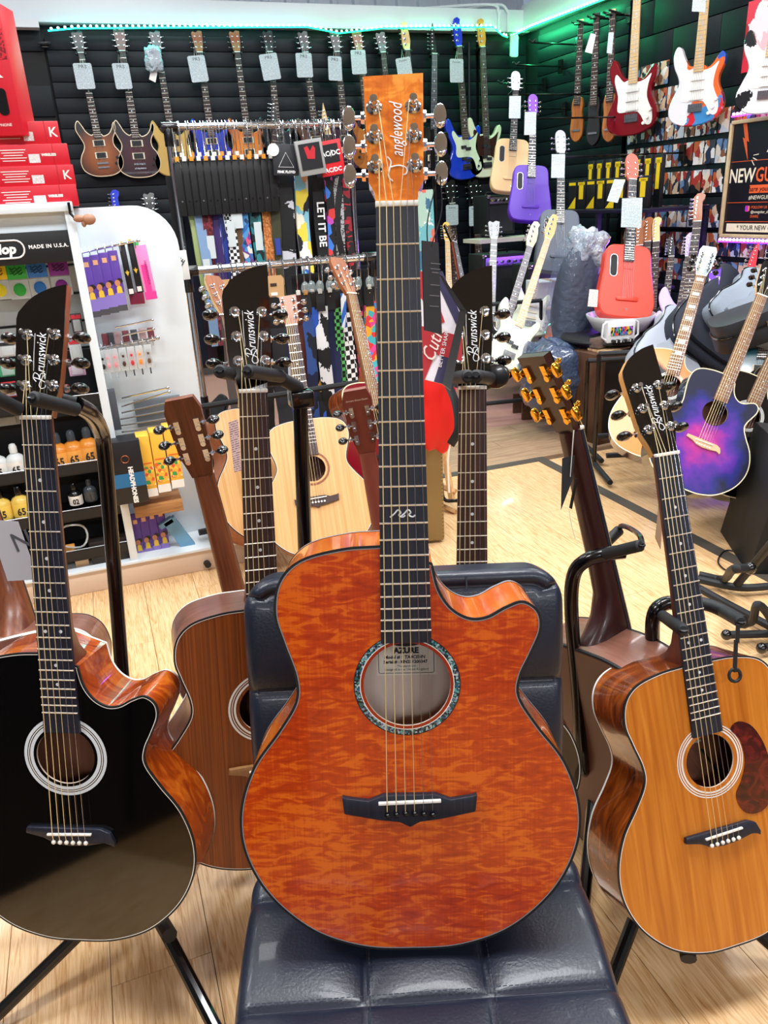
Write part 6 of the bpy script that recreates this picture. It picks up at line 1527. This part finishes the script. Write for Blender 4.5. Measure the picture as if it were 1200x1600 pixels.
hp_ = thing('display_pole', 'slim black display pole behind the orange guitar neck carrying the tapestry strap', 'pole', T(xx+.075, 4.24, 0))
part('pole', MB().tube([(0, 0, .02), (0, 0, Z1-.05)], .014, 10), powder, hp_); part('arm', MB().tube([(0, 0, Z1-.15), (-.09, -.04, Z1-.15)], .006, 8), chrome, hp_); part('base', MB().lathe([(.16, 0), (.15, .02), (.03, .03)], 20), powder, hp_)
# lower rail
kraft = mat('kraft_card', '#c9a070', .7)
R2 = [
 (353, 'grey brown suede strap with kraft card, leftmost on the lower rail', mat('suede_taupe', '#564a46', .9), dict(w=.075, leather=.07, lm=mat('taupe_leather', '#463a3a', .6))),
 (376, 'taupe leather strap with kraft card, second on the lower rail', mat('suede_dark', '#413836', .9), dict(w=.075, leather=.07, lm=mat('taupe_leather', '#463a3a', .6))),
 (400, 'black leather strap with kraft card behind the black headstock', mat('strap_black', '#0b0b0e', .7), dict(w=.07, leather=.07)),
 (428, 'charcoal strap with kraft card behind the black headstock', mat('charcoal_strap', '#24242a', .7), dict(w=.07, leather=.07)),
 (466, 'dark red brown leather strap with rounded top on the lower rail', mat('oxblood', '#50241e', .45), dict(w=.075, leather=.075, lm=mat('oxblood', '#50241e', .45), top=-.25)),
]
for px, lab, mt, kw in R2:
    g = strap_thing(lab, px, 480, 3.6, Z2, mt, top=kw.pop('top', -.28), bot=-.85, ltop=-.14, **kw)
    if px != 466:
        part('kraft_card', MB().prism([(-.045, -.05), (-.03, -.05), (-.03, -.03), (.0, -.035), (.03, -.05), (.045, -.05), (.05, .04), (.04, .055), (-.04, .055), (-.05, .04)], -.001, .001), kraft, g, M=T(0, -.035, -.10) @ Rx(pi/2))
        part('card_mark', MB().box((0, -.037, -.085), (.03, .001, .014)), mat('card_print_dark', '#3c2a20', .6), g)
        part('white_sticker', MB().box((0, -.037, -.125), (.03, .001, .014)), white_pl, g)
strap_thing('blue and yellow floral strap behind the spruce guitar neck', 440, 560, 3.62, Z2, patches('blue_yellow', ['#2440a8', '#e8c030', '#1c2c70', '#d8d8e0'], (26, 26, 20), .7, noise=2), top=-.3, bot=-.9, w=.06)
R3 = [
 (483, 'navy star sky strap on the lower rail', tie, .05), (493, 'black strap with yellow comic patch on the lower rail', patches('yellow_black', ['#101014', '#e0a83c', '#101014', '#2a5ac0', '#101014'], (20, 20, 12), .7, noise=1), .045),
 (505, 'black strap with white splatter shapes on the lower rail', splat, .06), (520, 'navy strap with red and white stripes on the lower rail', flag, .055),
 (531, 'green and black checked strap on the lower rail', chg, .04), (544, 'white and black large checked strap on the lower rail', chk2, .06),
 (563, 'pink and black checked strap on the lower rail', chp, .055), (580, 'bright flower print strap at the right end of the lower rail', flow, .05)]
for px, lab, mt, w in R3:
    g = strap_thing(lab, px, 550, 3.6+.015*sin(px*2), Z2, mt, w=w, top=-.2, bot=-.86, ltop=-.13, leather=.04)
    part('clear_clip', MB().ball((0, -.03, -.11), (.02, .014, .03)), mat('clear_clip', '#a8b8b8', .1, 0, .5, alpha=.35), g)
for px, lab in ((533, 'blue and white card hanging with the green checked strap'),):
    tagcard('strap_card', lab, 'card', [ony(532, 458, 3.55), ony(541, 459, 3.55), ony(541, 512, 3.55), ony(534, 512, 3.55)], patches('card_bw', ['#2a6ac8', '#e8eef4'], (60, 12, 6), .5))
for i in range(12):
    x = ony(340+i*20, 412, 3.6).x
    single('metal_hook', lambda: MB().tube([(0, .022, 0), (0, .014, .019), (0, -.006, .024), (0, -.02, .012), (0, -.024, -.03), (0, -.02, -.09)], .0026, 6), chrome, 'bare chrome hook over the lower rail, '+ORD[i]+' from the left', 'hook', M=T(x, 3.6, Z2), group='bare hooks on the lower rail', key='mh2')
# black cloth behind the straps down to the floor
for i in range(9):
    x = ony(480+i*13, 640, 3.72).x
    g = thing('guitar_strap', 'plain black strap behind the checked straps, '+ORD[i]+' from the left', 'strap', T(x, 3.70+.02*(i % 2), Z2), 'plain black straps behind the checked ones')
    part('webbing', lambda: MB().box((0, 0, -.55), (.052, .004, .98)), mat('strap_black', '#0b0b0e', .7), g, key='pbs')
    part('hook', lambda: MB().tube([(0, -.12, .0), (0, -.10, .022), (0, -.05, .0), (0, 0, -.06)], .0022, 6), chrome, g, key='pbh')
for i in range(20):
    x = ony(285+i*14, 420, 4.55).x
    g = thing('guitar_strap', 'plain dark strap behind the patterned upper rail straps, '+ORD[i]+' from the left', 'strap', T(x, 4.50+.03*(i % 2), Z1), 'plain dark straps at the back of the upper rail')
    part('webbing', lambda: MB().box((0, 0, -.72), (.054, .004, 1.0)), [mat('strap_black', '#0b0b0e', .7), mat('strap_navy', '#12182e', .7), mat('strap_plum', '#2c1626', .7)][i % 3], g, key=('pbu', i % 3))
    part('hook', lambda: MB().tube([(0, -.12, .0), (0, -.10, .022), (0, -.05, .0), (0, 0, -.22)], .0022, 6), chrome, g, key='pbuh')
for (px, py, lab) in ((432, 268, 'round white sticker card on the upper rail'),):
    single('round_card', MB().lathe([(.03, -.001), (.03, .001)], 20), white_pl, 'round white card beside the triangle packet', 'card', M=T(*ony(427, 234, 4.28)) @ Rx(pi/2))

# ------------------------------------------------------------------ white accessory display
YF = 2.92
wlam = mat('white_laminate', '#dfe9ee', .35); edge = mat('beige_edge', '#d8bfa8', .5)
blk = mat('display_black', '#0e1015', .5)
dis = thing('accessory_display', 'white shop display unit with slotted back full of small guitar accessories', 'display', T(0, YF, 0))
def dp(n, c, d, mt, **k): return part(n, MB().box(c, d), mt, dis, **k)
dp('plinth', (-.55, .30, .045), (1.94, .6, .09), edge, bevel=.003)
dp('plinth_top', (-.55, .30, .095), (1.96, .62, .012), wlam, bevel=.002)
dp('side_post', (-.015, .14, .745), (.03, .28, 1.29), wlam, bevel=.003)
dp('top_board', (-.62, .14, 1.395), (1.24, .30, .03), wlam, bevel=.003)
dp('fascia', (-.63, .035, 1.335), (1.2, .016, .09), wlam)
for i in range(13): dp('back_slat', (-.63, .26, .15+i*.1), (1.2, .02, .092), wlam, bevel=.002)
for i in range(12): dp('slot_rail', (-.63, .252, .2+i*.1), (1.2, .012, .006), blk)
rr = [(0, 0), (.345, 0), (.345, 1.0)]+[(.345-.15+.15*cos(radians(a)), 1.14+.15*sin(radians(a))) for a in range(0, 91, 10)]+[(0, 1.29)]
part('end_panel', MB().prism(rr, -.012, .012), wlam, dis, M=T(.0, .20, .1) @ Rx(pi/2), bevel=.003)
# header sign
hs = ony(38, 388, YF+.03); 
hd = thing('header_sign', 'black header sign with white oval logo on the white display', 'sign', T(-.60, YF+.012, hs.z))
part('sign_board', MB().box((0, 0, 0), (1.14, .012, .10)), blk, hd, bevel=.002)
ox = ony(-6, 392, YF).x+.60
part('logo_outline', MB().tube([(x+ox, -.008, z) for x, z in rrect(.17, .055, .026, 4)], .003, 5, closed=True), wp, hd)
text('Dunlop', .042, wp, hd, T(ox-.005, -.0075, 0) @ Rx(pi/2), fat=.002, shear=.15)
text('MADE IN U.S.A.', .016, wp, hd, T(ony(76, 385, YF).x+.60, -.0075, .003) @ Rx(pi/2), fat=.0006, sp=1.15)
def it(px, py, y): return ony(px, py, y)
def scl(c): return F/((c-CP).dot(CF))
def pbox(name, label, cat, px, py, wpx, hpx, y, dep, mt, lean=0, bevel=.002, group=None, key=None):
    c = it(px, py, y); s = scl(c)
    return single(name, MB().box((0, 0, 0), (wpx/s, dep, hpx/s)), mt, label, cat, M=T(*c) @ Ry(lean), bevel=bevel, group=group), wpx/s, hpx/s
clear = mat('clear_sleeve', '#dfe8ea', .1, 0, .4, alpha=.5)
for i, (cn, col, px) in enumerate((('yellow', '#e6dc2c', 3), ('green', '#34b048', 25), ('blue', '#2f78cc', 57), ('purple', '#8a2c94', 91))):
    px = (-6, 25, 57, 91)[i]
    o, w, h = pbox('cloth_packet', cn+' header card packet in the top row of the white display', 'packet', px, (425, 424, 421, 418)[i], 29, 24, YF+.10, .004, mat('packet_'+cn, col, .5))
    for k in range(3): part('print_swirl', MB().tube([((j/7-.5)*w*.6, -.003, (k-1)*h*.16-.2*h*0+.004*sin(j*2+k)) for j in range(8)], .0012, 4), mat('packet_dark_ink', '#181c20', .6), o)
    part('clear_pouch', MB().box((0, .002, -h*1.15), (w*1.02, .010, h*1.2)), clear, o, bevel=.002)
    part('folded_cloth', MB().ball((0, 0, -h*1.15), (w*.36, .008, h*.45)), mat('cloth_'+cn, col, .8), o)
    part('peg_hook', MB().tube([(0, .14, h*.35), (0, -.02, h*.35), (0, -.025, h*.42)], .002, 5), chrome, o)
for i, (px, py, w, h, col, lab) in enumerate(((12, 545, 26, 24, '#c8ccd0', 'grey carded accessory pack left of the black headstock'), (12, 575, 26, 26, '#46a878', 'green picks pack left of the black headstock'), (20, 608, 30, 24, '#c8202c', 'red carded pack under the black headstock'),
                                              (118, 545, 18, 34, '#d8dcde', 'silver accessory pack right of the black headstock'), (120, 575, 24, 24, '#e8b8d0', 'rainbow picks pack right of the black headstock'), (120, 505, 16, 30, '#3c3c44', 'dark accessory pack right of the black headstock'),
                                              (10, 655, 40, 20, '#a8b4b8', 'grey string packet on the top black tray'), (60, 520, 30, 28, '#e0e2e4', 'white carded pack behind the black headstock'), (-20, 590, 30, 26, '#d8dcde', 'silver pack at the left picture edge'))):
    o, w_, h_ = pbox('accessory_pack', lab, 'packet', px, py, w, h, YF+.12+.004*i, .008, mat('pack%d' % i, col, .4))
    part('clear_blister', MB().box((0, -.008, -h_*.1), (w_*.7, .012, h_*.6)), clear, o, bevel=.003)
    part('printed_band', MB().box((0, -.0055, h_*.33), (w_*.9, .002, h_*.2)), mat('band%d' % i, ('#202428', '#d83040')[i % 2], .5), o)
    part('peg_hook', MB().tube([(0, .10, h_*.42), (0, -.02, h_*.42)], .002, 5), chrome, o)
# black bottle trays
for i, (py, lab) in enumerate(((642, 'black'), (747, 'b'), (820, 'c'), (884, 'd'))):
    c = it(60, py, YF+.02); tr = thing('bottle_tray', ('upper', 'second', 'third', 'lowest')[i]+' black shelf tray of bottles in the white display', 'tray', T(-.32, YF+.02, c.z))
    part('tray_base', MB().box((0, .09, 0), (.58, .2, .012)), blk, tr)
    part('tray_front', MB().box((0, -.01, .018), (.58, .006, .035)), blk, tr)
    part('tray_back', MB().box((0, .19, .085), (.58, .006, .17)), blk, tr)
    part('wire_rim', MB().tube([(-.29, -.012, .04), (.29, -.012, .04)], .002, 5), steel, tr)
    if i == 0: text('POLISH', .03, gp_, tr, T(.15, -.014, .0) @ Rx(pi/2))
def bottle(label, px, py, hpx, y, body, capm, lab_, txt, tall=True, clearcap=False):
    c = it(px, py, y); s = scl(c); h = hpx/s; r = h*.27
    g = thing('bottle', label, 'bottle', T(c.x, c.y, c.z-h/2))
    part('bottle_body', MB().lathe([(r*.95, 0), (r, h*.03), (r, h*.52), (r*.8, h*.62), (r*.35, h*.7), (r*.33, h*.74)], 18), body, g)
    part('bottle_cap', MB().lathe([(r*.42, h*.72), (r*.42, h*.9), (r*.3, h*.98), (r*.1, h)], 14), capm, g)
    part('paper_label', MB().lathe([(r*1.02, h*.08), (r*1.02, h*.48)], 18, cap=False), lab_, g)
    text(txt, h*.3, mat('bottle_ink', '#1c1c20', .5), g, T(0, -r*1.05, h*.24) @ Rx(pi/2), fat=.001, sx=.8)
wht, org2, ylw = mat('bottle_white', '#d8dcdc', .3), mat('bottle_orange', '#d8862c', .3), mat('bottle_yellow', '#e2c05a', .3)
smoke = mat('smoke_plastic', '#3c4248', .25); wl = mat('label_white', '#eceae4', .5); ol = mat('label_orange', '#e8a24c', .5); yl_ = mat('label_yellow', '#eccb5c', .5)
for lab, px, py, h, b, cp_, l_, t_ in (('white 65 bottle at the left picture edge on the upper tray', -4, 722, 52, wht, wht, wl, '65'), ('white 65 bottle left of the black neck on the upper tray', 24, 718, 52, wht, wht, wl, '65'),
    ('orange 65 spray bottle right of the black neck', 91, 704, 58, org2, smoke, ol, '65'), ('orange 65 spray bottle, middle of the three', 114, 700, 58, org2, smoke, ol, '65'), ('orange 65 spray bottle beside the bent stand pole', 138, 695, 58, org2, smoke, ol, '65'),
    ('yellow 65 bottle at the left picture edge on the second tray', 2, 788, 52, ylw, black_plastic, yl_, '65'), ('yellow 65 bottle left of the black neck on the second tray', 32, 783, 52, ylw, black_plastic, yl_, '65'),
    ('small black bottle with white 02 label', 117, 772, 38, black_plastic, black_plastic, wl, '02'), ('small dark bottle between the 02 bottle and stand pole', 140, 765, 36, smoke, smoke, smoke, '1'), ('small violet labelled bottle right of the stand pole', 175, 768, 38, black_plastic, black_plastic, mat('label_lilac', '#c8c4e0', .5), '65')):
    bottle(lab, px, py, h, YF+.05, b, cp_, l_, t_)
cc = it(115, 838, YF+.03)
single('tube_coil', MB().tube([(.05*cos(a*pi/10), .01*sin(a), .05*sin(a*pi/10)) for a in range(20)], .004, 8, closed=True), clear, 'clear plastic tube coil on the lowest tray', 'tube', M=T(*cc))
pbox('leather_box', 'dark brown flat leather box on the lowest tray of the display', 'box', 172, 862, 56, 50, YF+.06, .06, mat('brown_box', '#2c241f', .5))
pbox('amber_packet', 'small amber packets on the lowest tray beside the tube coil', 'packet', 108, 858, 18, 14, YF+.05, .02, ol)
pbox('amber_packet', 'cream and amber packets below the clear tube coil', 'packet', 128, 876, 20, 16, YF+.05, .02, mat('packet_cream', '#dfb888', .5))
# end panel goods
panY = YF+.12
pur = mat('packet_violet', '#5c3ca0', .45); lil = mat('packet_lilac', '#8c78c8', .45); grey_ = mat('packet_grey_end', '#4c4a50', .5); skin = mat('print_skin', '#c8845c', .5); yl2 = mat('print_yellow', '#e6c23c', .5); hair = mat('print_hair', '#1c1214', .5)
def harmonica(px, py, wpx, hpx, y, lean, label, grp):
    o, w, h = pbox('violet_packet', label, 'packet', px, py, wpx, hpx, y, .03, pur, lean, group=grp)
    part('lower_band', MB().box((0, -.0155, -h*.30), (w*.99, .002, h*.22)), lil, o)
    part('grey_end', MB().box((0, -.0158, -h*.45), (w*.99, .002, h*.10)), grey_, o)
    part('portrait_print', MB().prism([(-w*.3, -.2*h), (w*.3, -.2*h), (w*.25, -.1*h), (0, -.06*h), (-w*.25, -.1*h)], 0, .001), yl2, o, M=T(0, -.0165, 0) @ Rx(pi/2))
    part('portrait_head', MB().prism([(-w*.08+w*.30*cos(a*.6), -.03*h+h*.055*sin(a*.6)) for a in range(10)], 0, .001), skin, o, M=T(0, -.0168, 0) @ Rx(pi/2))
    part('portrait_hair', MB().prism([(w*.1+w*.36*cos(a*.6), -.01*h+h*.06*sin(a*.6)) for a in range(8)], 0, .0008), hair, o, M=T(0.002, -.0164, 0) @ Rx(pi/2))
    part('logo_patch', MB().box((0, -.0155, h*.38), (w*.5, .002, h*.08)), mat('print_peach', '#e8b088', .5), o)
for i, px in enumerate((142, 156, 170, 184)):
    harmonica(px, 449-i*3.4, 14, 90, panY-.02, -.02, 'violet packet with portrait print hanging '+('nearest the white post', 'second from the white post', 'third from the white post', 'beside the black packets')[i], None)
for i, px in enumerate((216, 229, 242, 255)):
    harmonica(px, 843-i*4, 12.5, 84, YF+.08, -.0, 'violet packet with portrait print standing on the plinth, '+('leftmost', 'second', 'third', 'rightmost')[i], None)
for i, px in enumerate((198, 211)):
    o, w, h = pbox('black_packet', 'slim black packet with yellow tip, '+('left', 'right')[i]+' of the pair on the end panel', 'packet', px, 422-i*4, 9, 76, panY-.0, .02, pkb, -.04)
    part('yellow_tip', MB().box((0, 0, h*.52), (w*.4, .01, h*.06)), yl2, o); part('yellow_emblem', MB().prism([(0, -.01), (.008, .006), (.003, .004), (0, .012), (-.003, .004), (-.008, .006)], 0, .001), yl2, o, M=T(0, -.011, -.01) @ Rx(pi/2))
    part('white_sticker', MB().box((0, -.0108, -h*.42), (w*.75, .002, h*.1)), white_pl, o)
pbox('maroon_packet', 'dark red packet end showing below the black packets', 'packet', 214, 466, 22, 18, panY+.03, .006, mat('packet_maroon', '#9c3058', .5))
pbox('green_packet', 'pale green packet between the black packets and pink card', 'packet', 218, 418, 12, 74, panY+.045, .006, mat('packet_green', '#a8d4b4', .5), -.05)
o, w, h = pbox('pink_card', 'bright pink long card at the right end of the top peg', 'card', 228, 426, 18, 82, panY-.02, .006, mat('card_pink', '#ee8cc8', .5), -.06)
part('hot_pink_print', MB().box((-.002, -.004, -h*.1), (w*.5, .002, h*.5)), mat('print_hot_pink', '#e83c98', .5), o); part('lower_band', MB().box((0, -.004, -h*.42), (w, .002, h*.14)), mat('print_hot_pink', '#e83c98', .5), o)
text('HARMONICA', .014, mat('print_magenta', '#b02078', .5), o, T(.004, -.0055, 0) @ Rx(pi/2) @ Rz(-pi/2))
def pegbar(label, pts, y0=panY, r=.004, prongs=0):
    q = [ony(x, y, y0-.02*i) for i, (x, y) in enumerate(pts)]; o = q[0].copy()
    g = thing('peg_bar', label, 'peg', T(*o))
    part('bar', MB().tube([v-o for v in q], r, 8), chrome, g)
    part('bar_tip', MB().ball(tuple(q[-1]-o), r*1.8), chrome, g)
    for i in range(prongs):
        v = q[0].lerp(q[-1], (i+.5)/prongs)-o; part('wire_loop', MB().tube([v+Vector((0, .01, 0)), v+Vector((0, 0, .012)), v+Vector((0, -.012, 0)), v+Vector((0, -.01, -.022))], .0018, 5), steel, g)
    return g
pegbar('topmost chrome peg bar on the end panel carrying violet packets', [(122, 396), (216, 376)], prongs=8)
pegbar('chrome peg bar carrying the small key ring packs', [(150, 545), (246, 528)], r=.005, prongs=6)
pegbar('thin chrome peg above the key ring packs, upper of two', [(180, 512), (238, 500)], r=.003); pegbar('thin chrome peg above the key ring packs, lower of two', [(190, 525), (240, 514)], r=.003)
for i, (cx_, col, nm) in enumerate(((161, '#1c1a1c', 'black'), (169, '#e8a0a8', 'pale pink'), (180, '#e89098', 'pink'), (193, '#4a2c24', 'dark brown'), (206, '#c8303c', 'red'), (219, '#f09030', 'orange'), (232, '#6a4a38', 'brown'))):
    c = it(cx_, 566-i*1.6, panY-.03); g = thing('key_ring_pack', nm+' figure key ring in clear pack on the end panel', 'key ring', T(*c))
    part('clear_pouch', MB().box((0, 0, 0), (.028, .014, .085)), clear, g, bevel=.003)
    part('charm', MB().ball((0, 0, .012), (.011, .008, .015)).ball((0, 0, -.016), (.012, .009, .017)), mat('charm'+nm.replace(' ', ''), col, .4), g)
    part('chain', MB().tube([(0, 0, .03), (.004, -.004, .045), (0, 0, .06)], .002, 5).tube([(0, 0, -.04), (0, 0, -.065)], .0025, 5), chrome, g)
    c2_ = it(cx_+4, 532-i*1.6, panY+.03); single('key_ring_pack', MB().box((0, 0, 0), (.024, .012, .05)), mat('charm_back%d' % (i % 3), ('#7c3038', '#3c3c44', '#b89898')[i % 3], .4, alpha=.8), ('small dark clear pack in the back row above the '+nm+' key ring'), 'packet', M=T(*c2_), bevel=.002)
for i, (a, b__) in enumerate((((190, 622), (262, 606)), ((190, 635), (264, 612)), ((190, 645), (268, 628)), ((188, 655), (272, 640)), ((188, 665), (276, 652)), ((190, 675), (288, 662)))):
    pegbar('empty chrome peg bar '+('first', 'second', 'third', 'fourth', 'fifth', 'sixth')[i]+' from the top above the black box', [a, b__], r=.0035, prongs=0)
pbox('grey_rack', 'dark grey slotted holder left of the empty pegs', 'holder', 176, 640, 16, 62, panY-.02, .05, mat('holder_grey', '#4a4e58', .5))
gl = mat('grey_mesh', '#7a828c', .3, .3, alpha=.6)
pbox('mesh_holder', 'grey translucent tray behind the empty pegs', 'tray', 248, 642, 70, 42, panY+.05, .02, gl)
o, w, h = pbox('black_box', 'black carton with blue band and white lettering under the pegs', 'box', 198, 733, 50, 100, YF-.02, .10, mat('box_black', '#101218', .45))
part('blue_band', MB().box((0, -.0505, -h*.12), (w*1.001, .002, h*.22)), mat('box_blue', '#1c6a9c', .5), o)
text('HEADPHONES', .022, wp, o, T(.012, -.0525, -h*.2) @ Rx(pi/2) @ Rz(-pi/2), fat=.0012)
part('copper_emblem', MB().tube([(.014*cos(a*.6), -.051, h*.22+.014*sin(a*.6)) for a in range(10)], .0018, 4, closed=True), mat('copper', '#a85c34', .3, .7), o)
for i, px in enumerate((229, 249, 270)):
    o, w, h = pbox('yellow_box', 'yellow carton with smiling fruit print, '+('leftmost', 'middle', 'rightmost')[i]+' of three under the pegs', 'box', px, 725-i*7, 19, 98, YF+.0, .08, mat('carton_yellow', '#f0b83c', .5))
    part('white_foot', MB().box((0, -.0405, -h*.43), (w, .002, h*.13)), wl, o); part('fruit_print', MB().box((0, -.0405, -h*.16), (w*.9, .002, h*.32)), patches('fruit_print', ['#f8d850', '#e85a30', '#f0b83c', '#3a9a50', '#f4a040', '#f0b83c', '#f8e8c0'], (90, 40, 90), .5), o)
    part('orange_line', MB().box((0, -.0405, h*.06), (w*.8, .002, h*.02)), mat('print_orange', '#e8702c', .5), o)
pbox('wooden_shelf', 'light brown wooden shelf piece between yellow cartons and violet packets', 'shelf', 246, 786, 72, 18, YF+.04, .14, wood('crate_wood', '#8a5c34', '#b98650', scale=(6, 40, 40), rough=.6))
o, w, h = pbox('blue_tool', 'pale blue plastic tool leaning beside the violet packets on the plinth', 'tool', 282, 836, 20, 66, YF+.06, .03, mat('tool_blue', '#6aa0c4', .4), -.45)
part('dark_grip', MB().box((0, 0, -h*.48), (w*1.2, .035, h*.12)), black_plastic, o); part('hook_head', MB().box((-w*.3, 0, h*.46), (w*1.1, .03, h*.12)), mat('tool_blue', '#6aa0c4', .4), o)
pbox('carton', 'plain kraft carton on the plinth behind the turned guitar neck', 'box', 330, 825, 52, 86, YF+.42, .2, kb)
# white cardboard sign and figurine
o, w, h = pbox('card_sign', 'white cardboard sign with green edge hanging by the lower rail corner', 'sign', 279, 415, 30, 44, 3.55, .004, wl, -.02)
part('green_edge', MB().box((-w*.55, 0, -.01), (w*.18, .005, h*1.1)), mat('edge_green', '#3fb84a', .5), o); text('SALE', .03, mat('sign_grey', '#50585c', .5), o, T(.004, -.004, 0) @ Rx(pi/2) @ Rz(.9), fat=.001)
fc = it(133, 343, YF-.02)
fg = thing('wall_figurine', 'small tan figurine clipped on a black peg at the display top', 'figurine', T(*fc))
tan = mat('tan_plastic', '#a8785c', .45)
part('figurine_body', MB().ball((.012, 0, 0), (.022, .018, .018)).ball((-.018, 0, .004), (.02, .012, .012)).ball((-.006, 0, -.012), (.008, .008, .012)), tan, fg)
part('black_clip', MB().tube([(-.03, 0, .005), (-.042, .0, .02), (-.042, .0, .055)], .005, 6), black_plastic, fg)
# red microphone boxes
redb = mat('box_red', '#c8182c', .4); redd = mat('box_red_dark', '#a01020', .45)
def redbox(label, px0, px1, py, hpx, y, M_=0, kind=0):
    c0, c1 = it(px0, py, y), it(px1, py, y); w = c1.x-c0.x; h = hpx/scl(c1)
    o = single('red_box', MB().box((0, .1, 0), (w, .2, h)), redb, label, 'box', M=T((c0.x+c1.x)/2, y, (c0.z+c1.z)/2) @ Rz(M_), bevel=.002)
    for k in range(5): part('print_line', MB().box((-w*.1, -.0006, h*(.25-k*.12)), (w*(.28-.04*(k % 3)), .001, h*.035)), wl, o)
    text('K' if kind else 'WIRELESS', h*(.6 if kind else .16), wl, o, T(w*.42 if kind else w*.28, -.001, 0) @ Rx(pi/2), fat=.0006)
    part('edge_fold', MB().box((w*.33, -.0004, 0), (.0015, .001, h)), redd, o)
    part('barcode', MB().box((w*.12, -.0006, -h*.15), (w*.12, .001, h*.4)), lined('barcode', '#f4f4f4', '#202020', 500, axis=0), o)
    return o
zt = [(308, 31, -40, 122), (276, 30, -40, 117), (243, 31, -40, 108), (208, 32, -40, 93)]
for i, (py, h, x0, x1) in enumerate(zt):
    redbox('red microphone carton, '+('lowest', 'second from bottom', 'third from bottom', 'topmost')[i]+' of the stack on the display', x0, x1, py, h, YF+.02+.015*i, 0, i % 2)
c = it(-4, 118, YF+.05); o = single('red_box', MB().box((0, .05, 0), (.14, .12, .36)), redb, 'tall red microphone carton standing on top of the red stack', 'box', M=T(c.x-.02, c.y, c.z+.01) @ Rz(-.3), bevel=.002)
part('mic_window', MB().prism(rrect(.03, .075, .012), 0, .002), black_plastic, o, M=T(.025, -.011, -.085) @ Rx(pi/2)); text('K', .06, wl, o, T(.02, -.012, .0) @ Rx(pi/2), fat=.001)
text('MICROPHONE', .012, wl, o, T(.0, -.012, -.15) @ Rx(pi/2)); part('dotted_band', MB().box((0, -.0105, .07), (.13, .001, .08)), patches('dots', ['#c8182c', '#7a0c18'], (200, 10, 200), .4), o)
# headstocks peeping over the red boxes
el('guitar with natural headstock just above the red cartons', (60, 330), (38, 166), 4.6, 4.6, -HEAD, 'tele', black_matte, head='six', neck=maple)
